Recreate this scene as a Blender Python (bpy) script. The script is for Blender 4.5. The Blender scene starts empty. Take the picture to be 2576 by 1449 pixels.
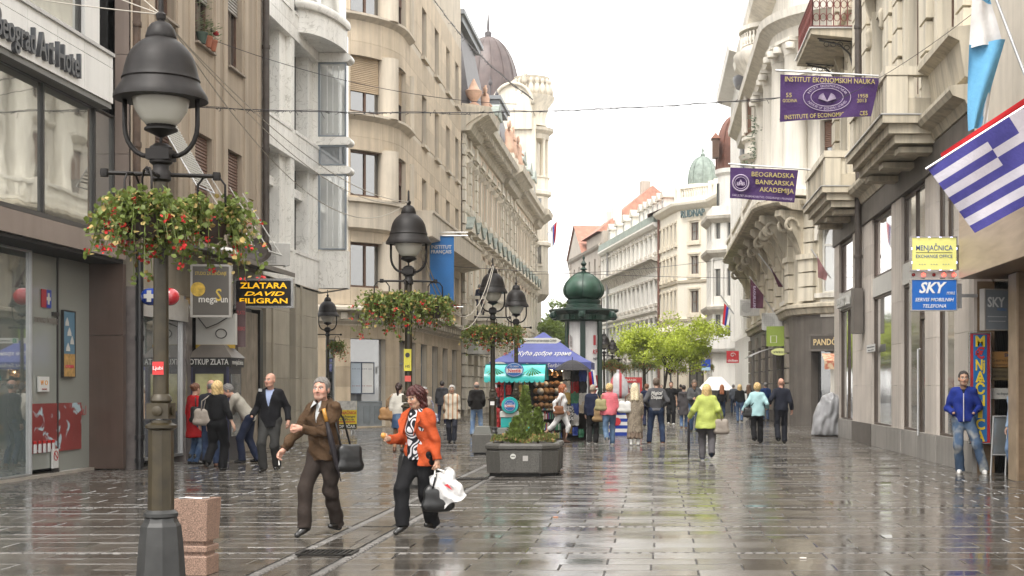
import bpy, bmesh, math, random
import numpy as np
from mathutils import Vector, Matrix
random.seed(7)
S = bpy.context.scene
COL = S.collection
R = math.radians
PI = math.pi
# ---- camera: level view down the street, shifted lens ----------------------------------
FP, VX, VY, CH = 3600.0, 1643.0, 972.0, 1.58        # focal length / vanishing point in a 2576 px wide frame, eye height
cam = bpy.data.cameras.new('camera'); camo = bpy.data.objects.new('camera', cam); COL.objects.link(camo)
camo.location = (0, 0, CH); camo.rotation_euler = (R(90), 0, 0)
cam.sensor_width = 36.0; cam.lens = 36.0 * FP / 2576.0
cam.shift_x = (1288.0 - VX) / 2576.0; cam.shift_y = (VY - 724.5) / 2576.0
cam.clip_start = 0.1; cam.clip_end = 3000
S.camera = camo
# ---- overcast sky and soft sun -----------------------------------------------------------
world = bpy.data.worlds.new('World'); S.world = world; world.use_nodes = True
wn = world.node_tree; wn.nodes.clear()
wo = wn.nodes.new('ShaderNodeOutputWorld'); wb = wn.nodes.new('ShaderNodeBackground')
sky = wn.nodes.new('ShaderNodeTexSky'); sky.sky_type = 'NISHITA'; sky.sun_disc = False
SUN_EL, SUN_ROT = 58.0, 200.0
sky.sun_elevation = R(SUN_EL); sky.sun_rotation = R(SUN_ROT)
sky.air_density = 1.0; sky.dust_density = 4.0; sky.ozone_density = 1.0
hs = wn.nodes.new('ShaderNodeHueSaturation'); hs.inputs['Saturation'].default_value = 0.22
mxw = wn.nodes.new('ShaderNodeMix'); mxw.data_type = 'RGBA'; mxw.inputs[0].default_value = 0.6
mxw.inputs[7].default_value = (9.4, 9.15, 8.75, 1)
wn.links.new(sky.outputs[0], hs.inputs['Color']); wn.links.new(hs.outputs[0], mxw.inputs[6])
wn.links.new(mxw.outputs[2], wb.inputs[0]); wb.inputs[1].default_value = 0.13
wn.links.new(wb.outputs[0], wo.inputs[0])
sl = bpy.data.lights.new('sun', 'SUN'); sl.energy = 0.9; sl.angle = R(25); sl.color = (1, 0.95, 0.88)
so = bpy.data.objects.new('sun', sl); COL.objects.link(so)
_el, _az = R(SUN_EL), R(SUN_ROT)
_sd = Vector((math.sin(_az) * math.cos(_el), math.cos(_az) * math.cos(_el), math.sin(_el)))
so.rotation_euler = _sd.to_track_quat('Z', 'Y').to_euler(); so.location = (0, 0, 60)
S.view_settings.view_transform = 'Standard'; S.view_settings.look = 'None'
S.view_settings.exposure = 1.42; S.view_settings.gamma = 1.0
S.render.engine = 'CYCLES'
S.cycles.use_denoising = True
S.cycles.max_bounces = 6; S.cycles.diffuse_bounces = 3; S.cycles.glossy_bounces = 3
S.cycles.transmission_bounces = 4; S.cycles.transparent_max_bounces = 6
S.cycles.caustics_reflective = False; S.cycles.caustics_refractive = False

def XA(px, Y): return (px - VX) / FP * Y
def ZA(py, Y): return CH - (py - VY) / FP * Y
def YG(py): return FP * CH / (py - VY)
def YX(px, X): return FP * X / (px - VX)
def PT(px, py, Y): return (XA(px, Y), Y, ZA(py, Y))

# ---- mesh collector ----------------------------------------------------------------------
class MB:
    def __init__(s): s.v = []; s.f = []; s.m = []; s.cur = 0; s.fn = None
    def add(s, vs, fs):
        b = len(s.v)
        if s.fn: vs = [s.fn(*p) for p in vs]
        s.v.extend([tuple(p) for p in vs]); s.f.extend([tuple(i + b for i in f) for f in fs]); s.m.extend([s.cur] * len(fs))
        return s
    def box(s, x0, x1, y0, y1, z0, z1):
        return s.add([(x0,y0,z0),(x1,y0,z0),(x1,y1,z0),(x0,y1,z0),(x0,y0,z1),(x1,y0,z1),(x1,y1,z1),(x0,y1,z1)],
                     [(0,3,2,1),(4,5,6,7),(0,1,5,4),(1,2,6,5),(2,3,7,6),(3,0,4,7)])
    def bbox(s, x0, x1, y0, y1, z0, z1, c=0.01):
        # box with chamfered vertical and top edges
        return s.add([(x0,y0,z0),(x1,y0,z0),(x1,y1,z0),(x0,y1,z0),(x0,y0,z1-c),(x1,y0,z1-c),(x1,y1,z1-c),(x0,y1,z1-c),
                      (x0+c,y0+c,z1),(x1-c,y0+c,z1),(x1-c,y1-c,z1),(x0+c,y1-c,z1)],
                     [(0,3,2,1),(0,1,5,4),(1,2,6,5),(2,3,7,6),(3,0,4,7),(4,5,9,8),(5,6,10,9),(6,7,11,10),(7,4,8,11),(8,9,10,11)])
    def lathe(s, prof, n=16, c=(0,0,0), a0=0.0, a1=2*PI, cap=True, sx=1.0, sy=1.0):
        full = abs(a1 - a0 - 2*PI) < 1e-6; k = n if full else n + 1
        vs = []; fs = []
        for (r, z) in prof:
            for i in range(k):
                a = a0 + (a1 - a0) * i / n
                vs.append((c[0] + sx*r*math.cos(a), c[1] + sy*r*math.sin(a), c[2] + z))
        for j in range(len(prof) - 1):
            for i in range(n):
                i2 = (i + 1) % k
                fs.append((j*k+i, j*k+i2, (j+1)*k+i2, (j+1)*k+i))
        if cap and full:
            fs.append(tuple(range(k-1, -1, -1))); b = (len(prof)-1)*k; fs.append(tuple(range(b, b+k)))
        return s.add(vs, fs)
    def tube(s, pts, r, n=6, cap=True, r1=None):
        P = [Vector(p) for p in pts]; vs = []; fs = []; L = len(P)
        up = None
        for i, p in enumerate(P):
            d = (P[min(i+1, L-1)] - P[max(i-1, 0)])
            d = d.normalized() if d.length > 1e-9 else Vector((0,0,1))
            if up is None:
                up = Vector((0,0,1)) if abs(d.z) < .9 else Vector((1,0,0))
            a = d.cross(up)
            a = a.normalized() if a.length > 1e-6 else d.orthogonal().normalized()
            b = a.cross(d).normalized(); up = b
            rr = (r[i] if isinstance(r, (list, tuple)) else (r if r1 is None else r + (r1 - r) * i / max(1, L-1)))
            for k in range(n):
                t = 2*PI*k/n
                vs.append(tuple(p + a*(rr*math.cos(t)) + b*(rr*math.sin(t))))
        for i in range(L-1):
            for k in range(n):
                k2 = (k+1) % n
                fs.append((i*n+k, i*n+k2, (i+1)*n+k2, (i+1)*n+k))
        if cap:
            fs.append(tuple(range(n-1, -1, -1))); fs.append(tuple(range((L-1)*n, L*n)))
        return s.add(vs, fs)
    def prism(s, poly, a, b, axis='y'):
        # polygon in the two other axes, extruded from a to b along axis
        n = len(poly)
        def P(q, t):
            return (t, q[0], q[1]) if axis == 'x' else ((q[0], t, q[1]) if axis == 'y' else (q[0], q[1], t))
        vs = [P(q, a) for q in poly] + [P(q, b) for q in poly]
        fs = [tuple(range(n)), tuple(range(2*n-1, n-1, -1))]
        for i in range(n):
            j = (i+1) % n
            fs.append((i, i+n, j+n, j))
        return s.add(vs, fs)
    def grid(s, fn, nu, nv):
        vs = [fn(i/nu, j/nv) for j in range(nv+1) for i in range(nu+1)]
        fs = [(j*(nu+1)+i, j*(nu+1)+i+1, (j+1)*(nu+1)+i+1, (j+1)*(nu+1)+i) for j in range(nv) for i in range(nu)]
        return s.add(vs, fs)
    def mesh(s, name, mats, smooth=False, fix=True):
        me = bpy.data.meshes.new(name); me.from_pydata(s.v, [], s.f)
        for m in (mats if isinstance(mats, (list, tuple)) else [mats]): me.materials.append(m)
        if any(s.m): me.polygons.foreach_set('material_index', s.m)
        if fix:
            bm = bmesh.new(); bm.from_mesh(me); bmesh.ops.recalc_face_normals(bm, faces=bm.faces); bm.to_mesh(me); bm.free()
        if smooth is True: me.polygons.foreach_set('use_smooth', [True]*len(me.polygons))
        elif smooth: me.shade_flat(); set_auto(me, smooth)
        me.update(); return me
    def obj(s, name, mats, parent=None, smooth=False, loc=None, rot=None, fix=True):
        return link(name, s.mesh(name, mats, smooth, fix), parent, loc, rot)
def set_auto(me, deg):
    me.polygons.foreach_set('use_smooth', [True]*len(me.polygons))
    bm = bmesh.new(); bm.from_mesh(me); c = math.cos(R(deg))
    for e in bm.edges:
        if len(e.link_faces) == 2 and e.link_faces[0].normal.dot(e.link_faces[1].normal) < c: e.smooth = False
    bm.to_mesh(me); bm.free()
def link(name, me, parent=None, loc=None, rot=None):
    o = bpy.data.objects.new(name, me); COL.objects.link(o)
    if parent is not None: o.parent = parent
    if loc is not None: o.location = loc
    if rot is not None: o.rotation_euler = rot if isinstance(rot, (tuple, list)) else (0, 0, rot)
    return o
def tag(o, label=None, cat=None, group=None, kind=None):
    if label: o['label'] = label
    if cat: o['category'] = cat
    if group: o['group'] = group
    if kind: o['kind'] = kind
    return o
def thing(name, label, cat, loc=(0,0,0), rot=None, group=None):
    o = link(name, None, None, loc, rot); o.empty_display_size = .1
    return tag(o, label, cat, group)
def copy_tree(o, parent=None, loc=None, rot=None, label=None):
    kids = KIDS(o)
    c = o.copy(); COL.objects.link(c); c.parent = parent
    if loc is not None: c.location = loc
    if rot is not None: c.rotation_euler = (0, 0, rot)
    if label: c['label'] = label
    for k in kids: copy_tree(k, c)
    return c
def KIDS(o): return [k for k in list(bpy.data.objects) if k.parent == o] if len(bpy.data.objects) < 1 else list(o.children)

# ---- materials ---------------------------------------------------------------------------
_MC = {}
def nd(nt, t, **kw):
    n = nt.nodes.new(t)
    for k, v in kw.items(): setattr(n, k, v)
    return n
def M(name, col, rough=.6, var=.12, scale=3.0, bump=0.0, bscale=40.0, metal=0.0, spec=.5, streak=0.0, coat=0.0, emit=0.0, alpha=1.0, rvar=0.0, sscale=1.0, rnd=0.0, sheen=0.0, trans=0.0):
    if name in _MC: return _MC[name]
    m = bpy.data.materials.new(name); m.use_nodes = True; nt = m.node_tree; L = nt.links.new
    b = nt.nodes['Principled BSDF']
    b.inputs['Roughness'].default_value = rough; b.inputs['Metallic'].default_value = metal
    b.inputs['Specular IOR Level'].default_value = spec; b.inputs['Coat Weight'].default_value = coat
    b.inputs['Coat Roughness'].default_value = .08
    if sheen: b.inputs['Sheen Weight'].default_value = sheen
    if trans: b.inputs['Transmission Weight'].default_value = trans
    c4 = (col[0], col[1], col[2], 1)
    b.inputs['Base Color'].default_value = c4
    if emit:
        b.inputs['Emission Color'].default_value = c4; b.inputs['Emission Strength'].default_value = emit
    geo = nd(nt, 'ShaderNodeNewGeometry'); src = c4; sock = None
    if var or rnd:
        nz = nd(nt, 'ShaderNodeTexNoise'); nz.inputs['Scale'].default_value = scale; nz.inputs['Detail'].default_value = 4
        L(geo.outputs['Position'], nz.inputs['Vector'])
        mr = nd(nt, 'ShaderNodeMapRange'); mr.inputs[1].default_value = .25; mr.inputs[2].default_value = .75
        mr.inputs[3].default_value = 1 - var; mr.inputs[4].default_value = 1 + var
        L(nz.outputs[0], mr.inputs[0]); v = mr.outputs[0]
        if rnd:
            oi = nd(nt, 'ShaderNodeObjectInfo'); m2 = nd(nt, 'ShaderNodeMapRange'); m2.inputs[3].default_value = 1-rnd; m2.inputs[4].default_value = 1+rnd
            L(oi.outputs['Random'], m2.inputs[0]); mm = nd(nt, 'ShaderNodeMath', operation='MULTIPLY'); L(v, mm.inputs[0]); L(m2.outputs[0], mm.inputs[1]); v = mm.outputs[0]
        if streak:
            mp = nd(nt, 'ShaderNodeMapping'); mp.inputs['Scale'].default_value = (2.2*sscale, 2.2*sscale, .12*sscale)
            L(geo.outputs['Position'], mp.inputs[0]); n2 = nd(nt, 'ShaderNodeTexNoise'); n2.inputs['Scale'].default_value = 1.6; n2.inputs['Detail'].default_value = 5; n2.inputs['Roughness'].default_value = .65
            L(mp.outputs[0], n2.inputs['Vector']); m3 = nd(nt, 'ShaderNodeMapRange'); m3.inputs[1].default_value = .42; m3.inputs[2].default_value = .72
            m3.inputs[3].default_value = 1.0; m3.inputs[4].default_value = 1 - streak
            L(n2.outputs[0], m3.inputs[0]); mm = nd(nt, 'ShaderNodeMath', operation='MULTIPLY'); L(v, mm.inputs[0]); L(m3.outputs[0], mm.inputs[1]); v = mm.outputs[0]
        vm = nd(nt, 'ShaderNodeVectorMath', operation='SCALE'); vm.inputs[0].default_value = col[:3]; L(v, vm.inputs['Scale'])
        L(vm.outputs[0], b.inputs['Base Color'])
    if rvar:
        nz = nd(nt, 'ShaderNodeTexNoise'); nz.inputs['Scale'].default_value = scale*1.7; nz.inputs['Detail'].default_value = 3
        L(geo.outputs['Position'], nz.inputs['Vector']); mr = nd(nt, 'ShaderNodeMapRange'); mr.inputs[1].default_value = .3; mr.inputs[2].default_value = .7
        mr.inputs[3].default_value = max(.02, rough - rvar); mr.inputs[4].default_value = rough + rvar
        L(nz.outputs[0], mr.inputs[0]); L(mr.outputs[0], b.inputs['Roughness'])
    if bump:
        nz = nd(nt, 'ShaderNodeTexNoise'); nz.inputs['Scale'].default_value = bscale; nz.inputs['Detail'].default_value = 3
        L(geo.outputs['Position'], nz.inputs['Vector']); bp = nd(nt, 'ShaderNodeBump'); bp.inputs['Strength'].default_value = bump; bp.inputs['Distance'].default_value = .02
        L(nz.outputs[0], bp.inputs['Height']); L(bp.outputs[0], b.inputs['Normal'])
    _MC[name] = m; return m
def hexc(h, k=1.0):
    r = [int(h[i:i+2], 16)/255 for i in (0,2,4)]
    return tuple(min(1, k*((c/12.92) if c <= .04045 else ((c+.055)/1.055)**2.4)) for c in r)
def glass(name, tint=(.03,.035,.035), rough=.03, wav=.0, var=.35, scale=.6):
    # window pane: dark room behind, mirror-like front with a little waviness
    if name in _MC: return _MC[name]
    m = M(name, tint, rough=rough, var=var, scale=scale, spec=1.0, coat=1.0)
    b = m.node_tree.nodes['Principled BSDF']; b.inputs['IOR'].default_value = 1.9; b.inputs['Coat Roughness'].default_value = .015; b.inputs['Coat IOR'].default_value = 1.7
    if wav:
        nt = m.node_tree; geo = nd(nt, 'ShaderNodeNewGeometry'); nz = nd(nt, 'ShaderNodeTexNoise'); nz.inputs['Scale'].default_value = .8
        nt.links.new(geo.outputs['Position'], nz.inputs['Vector']); bp = nd(nt, 'ShaderNodeBump'); bp.inputs['Strength'].default_value = wav; bp.inputs['Distance'].default_value = .05
        nt.links.new(nz.outputs[0], bp.inputs['Height']); nt.links.new(bp.outputs[0], b.inputs['Normal']); nt.links.new(bp.outputs[0], b.inputs['Coat Normal'])
    return m

# ---- lettering ---------------------------------------------------------------------------
_TC = {}
def text(txt, size, mat, parent=None, loc=(0,0,0), rot=(PI/2,0,0), width=None, bold=0.0, shear=0.0, align='CENTER', depth=0.004, name='lettering', res=2, spacing=1.0):
    cu = bpy.data.curves.new('t', 'FONT'); cu.body = txt; cu.size = size; cu.align_x = align; cu.align_y = 'CENTER'
    cu.extrude = depth; cu.offset = bold * size; cu.shear = shear; cu.resolution_u = res; cu.space_character = spacing
    o = bpy.data.objects.new('t', cu)
    me = bpy.data.meshes.new_from_object(o)
    bpy.data.objects.remove(o); bpy.data.curves.remove(cu)
    n = len(me.vertices); co = np.empty(n*3, 'f'); me.vertices.foreach_get('co', co); co = co.reshape(-1, 3)
    if n and width:
        a, b = co[:,0].min(), co[:,0].max()
        if b > a: co[:,0] *= width/(b-a)
        me.vertices.foreach_set('co', co.ravel())
    me.materials.clear(); me.materials.append(mat); me.name = name
    return link(name, me, parent, loc, rot)
def catenary(a, b, sag, n=18):
    A, B = Vector(a), Vector(b)
    return [tuple(A.lerp(B, i/n) - Vector((0,0,sag*4*(i/n)*(1-i/n)))) for i in range(n+1)]

# ---- facade frame: u along the wall (left to right from the street), y outwards negative, z up ----
class Fac:
    def __init__(s, name, pts, label, cat='building', group=None):
        s.p = [Vector((p[0], p[1])) for p in pts]; s.o = s.p[0].copy(); s.L = [0.0]
        for i in range(1, len(s.p)): s.L.append(s.L[-1] + (s.p[i]-s.p[i-1]).length)
        s.n = []; seg = []
        for i in range(len(s.p)-1):
            d = (s.p[i+1]-s.p[i]).normalized(); seg.append(Vector((-d.y, d.x)))       # +y local: into the building
        s.seg = seg
        for i in range(len(s.p)):
            if i == 0: s.n.append(seg[0])
            elif i == len(s.p)-1: s.n.append(seg[-1])
            else:
                m = seg[i-1] + seg[i]; m = m / max(.2, (m.length_squared/2)); s.n.append(m)
        s.root = thing(name, label, cat, (s.o.x, s.o.y, 0), None, group); s.W = s.L[-1]; s.cache = {}
    def si(s, u):
        for i in range(len(s.L)-2):
            if u < s.L[i+1]: return i
        return len(s.L)-2
    def xy(s, u, y=0.0):
        i = s.si(u); t = (u - s.L[i])/(s.L[i+1]-s.L[i])
        a = s.p[i] + s.n[i]*y; b = s.p[i+1] + s.n[i+1]*y; q = a + (b-a)*t - s.o
        return q.x, q.y
    def fn(s, u, y, z): q = s.xy(u, y); return (q[0], q[1], z)
    def ang(s, u): i = s.si(u); d = s.p[i+1]-s.p[i]; return math.atan2(d.y, d.x)
    def u(s, px):
        k = (px-VX)/FP; best = None
        for i in range(len(s.p)-1):
            a = s.p[i]; d = (s.p[i+1]-a); ln = d.length; d = d/ln; den = d.x - k*d.y
            if abs(den) < 1e-9: continue
            t = (k*a.y - a.x)/den
            e = 0 if 0 <= t <= ln else min(abs(t), abs(t-ln))
            if best is None or e < best[0]: best = (e, s.L[i]+t, a.y + t*d.y)
        return best[1]
    def Yw(s, u): return s.xy(u)[1] + s.o.y
    def uz(s, px, py): u = s.u(px); return u, ZA(py, s.Yw(u))
    def kn(s, u0, u1, step=None):
        k = [u0] + [l for l in s.L if u0+1e-4 < l < u1-1e-4] + [u1]
        return k
    def mb(s): m = MB(); m.fn = s.fn; return m
    def bar(s, m, u0, u1, y0, y1, z0, z1):
        k = s.kn(u0, u1)
        for a, b in zip(k[:-1], k[1:]): m.box(a, b, y0, y1, z0, z1)
    def prof(s, m, u0, u1, pr):
        # closed profile [(y,z)...] swept along u
        k = s.kn(u0, u1); n = len(pr)
        vs = [(u, y, z) for u in k for (y, z) in pr]; fs = [tuple(range(n)), tuple(reversed(range((len(k)-1)*n, len(k)*n)))]
        for i in range(len(k)-1):
            for j in range(n):
                j2 = (j+1) % n; fs.append((i*n+j, (i+1)*n+j, (i+1)*n+j2, i*n+j2))
        m.add(vs, fs)
    def wall(s, m, u0, u1, z0, z1, holes=(), y=0.0, dep=.25):
        us = sorted(set([round(q, 4) for q in s.kn(u0, u1)] + [round(q, 4) for h in holes for q in h[:2] if u0 < q < u1]))
        zs = sorted(set([round(q, 4) for q in (z0, z1)] + [round(q, 4) for h in holes for q in h[2:4] if z0 < q < z1]))
        for i in range(len(us)-1):
            for j in range(len(zs)-1):
                uc, zc = (us[i]+us[i+1])/2, (zs[j]+zs[j+1])/2
                if any(h[0] < uc < h[1] and h[2] < zc < h[3] for h in holes): continue
                m.add([(us[i],y,zs[j]),(us[i+1],y,zs[j]),(us[i+1],y,zs[j+1]),(us[i],y,zs[j+1])], [(0,1,2,3)])
        for h in holes:
            a, b, c, d = max(h[0],u0), min(h[1],u1), max(h[2],z0), min(h[3],z1)
            m.add([(a,y,c),(b,y,c),(b,y,d),(a,y,d),(a,y+dep,c),(b,y+dep,c),(b,y+dep,d),(a,y+dep,d)], [(0,4,5,1),(1,5,6,2),(2,6,7,3),(3,7,4,0)])
    def body(s, z1, mat, depth=9.0, y=.32, u0=None, u1=None, z0=0.0, name='rear_wall'):
        m = s.mb(); u0 = s.L[0] if u0 is None else u0; u1 = s.L[-1] if u1 is None else u1
        k = s.kn(u0, u1); A = [(u, y, z) for u in k for z in (z0, z1)]
        B = [(k[0], depth, z0), (k[0], depth, z1), (k[-1], depth, z0), (k[-1], depth, z1)]
        n = len(k); vs = A + B; fs = []
        for i in range(n-1): fs.append((2*i, 2*i+2, 2*i+3, 2*i+1))
        fs += [(2*n, 0, 1, 2*n+1), (2*n-2, 2*n+2, 2*n+3, 2*n-1), (2*n+2, 2*n, 2*n+1, 2*n+3)]
        fs.append(tuple([2*i+1 for i in range(n)] + [2*n+3, 2*n+1]))
        m.add(vs, fs); return m.obj(name, mat, s.root, fix=False)
    def place(s, me, name, u, y, z, parent=None, da=0.0, scale=None):
        q = s.xy(u, y); o = link(name, me, parent or s.root, (q[0], q[1], z), s.ang(u)+da)
        if scale: o.scale = scale
        return o
    def win(s, u0, u1, z0, z1, fm, gm, y=.15, nx=2, nz=1, fw=.06, name='window', tb=None, pane=True, fd=.05):
        w, h = round(u1-u0, 3), round(z1-z0, 3); key = (w, h, nx, nz, fm.name, gm.name, fw, tb)
        if key not in s.cache:
            m = MB(); m.box(0, fw, -fd, .02, 0, h); m.box(w-fw, w, -fd, .02, 0, h); m.box(fw, w-fw, -fd, .02, 0, fw); m.box(fw, w-fw, -fd, .02, h-fw, h)
            for i in range(1, nx): c = w*i/nx; m.box(c-fw*.5, c+fw*.5, -fd*.9, .02, fw, h-fw)
            for i in range(1, nz): c = h*i/nz; m.box(fw, w-fw, -fd*.8, .02, c-fw*.4, c+fw*.4)
            if tb: m.box(fw, w-fw, -fd*.85, .02, h*tb-fw*.5, h*tb+fw*.5)
            g = MB(); g.box(fw*.5, w-fw*.5, .0, .015, fw*.5, h-fw*.5)
            s.cache[key] = (m.mesh(name, fm), g.mesh('pane', gm))
        a, b = s.cache[key]; q0 = s.xy(u0, y); q1 = s.xy(u1, y)
        o = link(name, a, s.root, (q0[0], q0[1], z0), math.atan2(q1[1]-q0[1], q1[0]-q0[0]))
        if pane: link('pane', b, o)
        return o
# ---- ground, paving ----------------------------------------------------------------------
def wet(name, col, use_attr, r0=.06, r1=.22):
    m = bpy.data.materials.new(name); m.use_nodes = True; nt = m.node_tree; L = nt.links.new; b = nt.nodes['Principled BSDF']
    geo = nd(nt, 'ShaderNodeNewGeometry')
    if use_attr: at = nd(nt, 'ShaderNodeAttribute', attribute_name='rnd'); rv = at.outputs['Fac']
    else: at = nd(nt, 'ShaderNodeObjectInfo'); rv = at.outputs['Random']
    n1 = nd(nt, 'ShaderNodeTexNoise'); n1.inputs['Scale'].default_value = 1.1; n1.inputs['Detail'].default_value = 6; n1.inputs['Roughness'].default_value = .62
    n2 = nd(nt, 'ShaderNodeTexNoise'); n2.inputs['Scale'].default_value = 22; n2.inputs['Detail'].default_value = 4
    n3 = nd(nt, 'ShaderNodeTexNoise'); n3.inputs['Scale'].default_value = 4.5; n3.inputs['Detail'].default_value = 3
    for n in (n1, n2, n3): L(geo.outputs['Position'], n.inputs['Vector'])
    a = nd(nt, 'ShaderNodeMapRange'); a.inputs[3].default_value = .78; a.inputs[4].default_value = 1.25; L(rv, a.inputs[0])
    c = nd(nt, 'ShaderNodeMapRange'); c.inputs[1].default_value = .3; c.inputs[2].default_value = .7; c.inputs[3].default_value = .72; c.inputs[4].default_value = 1.25; L(n2.outputs[0], c.inputs[0])
    mm = nd(nt, 'ShaderNodeMath', operation='MULTIPLY'); L(a.outputs[0], mm.inputs[0]); L(c.outputs[0], mm.inputs[1])
    vm = nd(nt, 'ShaderNodeVectorMath', operation='SCALE'); vm.inputs[0].default_value = col; L(mm.outputs[0], vm.inputs['Scale']); L(vm.outputs[0], b.inputs['Base Color'])
    r = nd(nt, 'ShaderNodeMapRange'); r.inputs[1].default_value = .34; r.inputs[2].default_value = .68; r.inputs[3].default_value = r0; r.inputs[4].default_value = r1; L(n1.outputs[0], r.inputs[0])
    r2 = nd(nt, 'ShaderNodeMapRange'); r2.inputs[3].default_value = -.03; r2.inputs[4].default_value = .06; L(rv, r2.inputs[0])
    ad = nd(nt, 'ShaderNodeMath', operation='ADD', use_clamp=True); L(r.outputs[0], ad.inputs[0]); L(r2.outputs[0], ad.inputs[1]); L(ad.outputs[0], b.inputs['Roughness'])
    b.inputs['IOR'].default_value = 1.55; b.inputs['Specular IOR Level'].default_value = .75
    bp = nd(nt, 'ShaderNodeBump'); bp.inputs['Strength'].default_value = .12; bp.inputs['Distance'].default_value = .012; L(n3.outputs[0], bp.inputs['Height'])
    b2 = nd(nt, 'ShaderNodeBump'); b2.inputs['Strength'].default_value = .10; b2.inputs['Distance'].default_value = .004; L(n2.outputs[0], b2.inputs['Height']); L(bp.outputs[0], b2.inputs['Normal'])
    L(b2.outputs[0], b.inputs['Normal'])
    return m
WETC = (.078, .069, .058)
m_wet_o = wet('wet_stone_slab', WETC, False); m_wet_a = wet('wet_stone_field', WETC, True); m_sett = wet('wet_granite_sett', (.095, .086, .076), True, .30, .55)
m_joint = M('wet_joint', (.016, .014, .012), rough=.6, var=.3, scale=9, rvar=.12)
m_ground = M('wet_far_ground', (.085, .075, .065), rough=.3, var=.25, scale=.8, rvar=.1)
g = MB(); g.add([(-900,-200,-.14),(900,-200,-.14),(900,1500,-.14),(-900,1500,-.14)], [(0,1,2,3)]); tag(g.obj('ground', m_ground), 'wide wet ground under the town', None, kind='structure')
pv = MB(); pv.add([(-30,4,-.012),(30,4,-.012),(30,260,-.012),(-60,260,-.012)], [(0,1,2,3)])
PAVE = tag(pv.obj('pavement', m_joint), 'wet grey stone slab paving of the pedestrian street', None, kind='structure')
rg = random.Random(3)
SX0, SX1, SX2, SX3 = -3.41, -3.29, -2.88, -2.76
stones = []; setts = []
def xrow(x0, x1, Y, d, off, w=.80):
    x = math.floor(x0/w)*w - off
    while x < x1:
        ww = w
        a, b = max(x, x0), min(x+ww, x1)
        if b - a > .08: stones.append((a, b, Y, Y+d))
        x += ww
Y = 8.6; row = 0
while Y < 132:
    far = Y > 60
    for c in range(6):
        d = .405 if rg.random() < .8 else .37; row += 1; so_ = (row % 2)*.40 + rg.uniform(-.02,.02)
        if Y < 100:
            xr = 9.0 if Y > 46 else 6.6; xl = -17 if Y > 42 and Y < 56 else -10.9
            xrow(SX3, xr, Y, d, so_); xrow(xl, SX0, Y, d, so_); xrow(SX1, SX2, Y, d, rg.random()*.3, .7)
        else:
            sh = -(Y-95)*.208
            xrow(-12+sh, 6+sh, Y, d, rg.random()*.8)
        Y += d + .006
    if Y < 90:
        x = -10.9 if not 42 < Y < 56 else -17
        while x < 6.6:
            if x > SX3 or x < SX0-.05: setts.append((x, x+.095, Y, Y+.095))
            x += .104 + rg.random()*.01
        Y += .105
y = 8.6
while y < 90:
    for x0 in (SX0, SX2): setts.append((x0+.01, x0+.105, y, y+.09+rg.random()*.02))
    y += .118
# old setts beside the hotel shop front
for i in range(17):
    y = 20.0
    while y < 30:
        setts.append((-10.75+i*.105, -10.66+i*.105, y, y+.09)); y += .1+rg.random()*.012
unit = []
m = MB(); m.bbox(-.5, .5, -.5, .5, -.03, 0, .007); UNIT = m.mesh('paver', m_wet_o)
stones.sort(key=lambda s: s[2])
def inview(s):
    px = VX + FP*((s[0]+s[1])/2)/((s[2]+s[3])/2)
    return -40 < px < 2616 and s[3] > 11.95
near = [s for s in stones if inview(s)][:300]; nset = set(near)
for (a, b, c, d) in near:
    o = link('paver', UNIT, PAVE, ((a+b)/2, (c+d)/2, rg.gauss(0, .0016)), (rg.gauss(0, .0072), rg.gauss(0, .0036), 0)); o.scale = (b-a-.011, d-c-.009, 1)
def field(lst, mat, name, tx, ty, zz, cc, gap, kind='stuff'):
    V = []; Fc = []; rn = []
    for (a, b, c, d) in lst:
        a += gap; b -= gap; c += gap*.7; d -= gap*.7; t1, t2 = rg.gauss(0, tx), rg.gauss(0, ty); z0 = rg.gauss(0, zz); cx, cy = (a+b)/2, (c+d)/2
        if b-a < .03: continue
        base = len(V)
        def zf(x, y): return z0 + (x-cx)*t2 + (y-cy)*t1
        q = cc
        for (x, y, dz) in ((a,c,-.03),(b,c,-.03),(b,d,-.03),(a,d,-.03),(a,c,-q),(b,c,-q),(b,d,-q),(a,d,-q),(a+q,c+q,0),(b-q,c+q,0),(b-q,d-q,0),(a+q,d-q,0)):
            V.append((x, y, zf(x, y)+dz))
        for f in ((0,1,5,4),(1,2,6,5),(2,3,7,6),(3,0,4,7),(4,5,9,8),(5,6,10,9),(6,7,11,10),(7,4,8,11),(8,9,10,11)): Fc.append(tuple(base+i for i in f))
        rn += [rg.random()]*9
    me = bpy.data.meshes.new(name); me.from_pydata(V, [], Fc); me.materials.append(mat)
    at = me.attributes.new('rnd', 'FLOAT', 'FACE'); at.data.foreach_set('value', rn)
    return tag(link(name, me, PAVE), kind=kind)
field([s for s in stones if s not in nset], m_wet_a, 'farther_pavers', .0072, .0036, .0020, .006, .0055)
field(setts, m_sett, 'granite_setts', .03, .03, .002, .014, .004)
# drain grates between the two sett channels
m_iron = M('wet_iron', (.03, .028, .026), rough=.35, metal=.6, var=.3, scale=20)
for gy in (13.55, 20.9, 24.4):
    gr = thing('drain_grate', 'cast iron drain grate in the sett channel, %s' % ('nearest of three' if gy < 15 else ('middle one' if gy < 22 else 'beside the concrete planter')), 'grate', (-3.08, gy, .004))
    mb = MB(); mb.box(-.26,.26,-.2,-.17,0,.012); mb.box(-.26,.26,.17,.2,0,.012); mb.box(-.26,-.23,-.17,.17,0,.012); mb.box(.23,.26,-.17,.17,0,.012); mb.obj('frame', m_iron, gr)
    for i in range(9):
        mb = MB(); mb.box(-.2+i*.047,-.18+i*.047,-.17,.17,0,.01); mb.obj('bar', m_iron, gr)
    mb = MB(); mb.box(-.23,.23,-.17,.17,-.002,.0012); mb.obj('pit', M('pit_black', (.004,.004,.004), rough=.2, var=0), gr)
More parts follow.
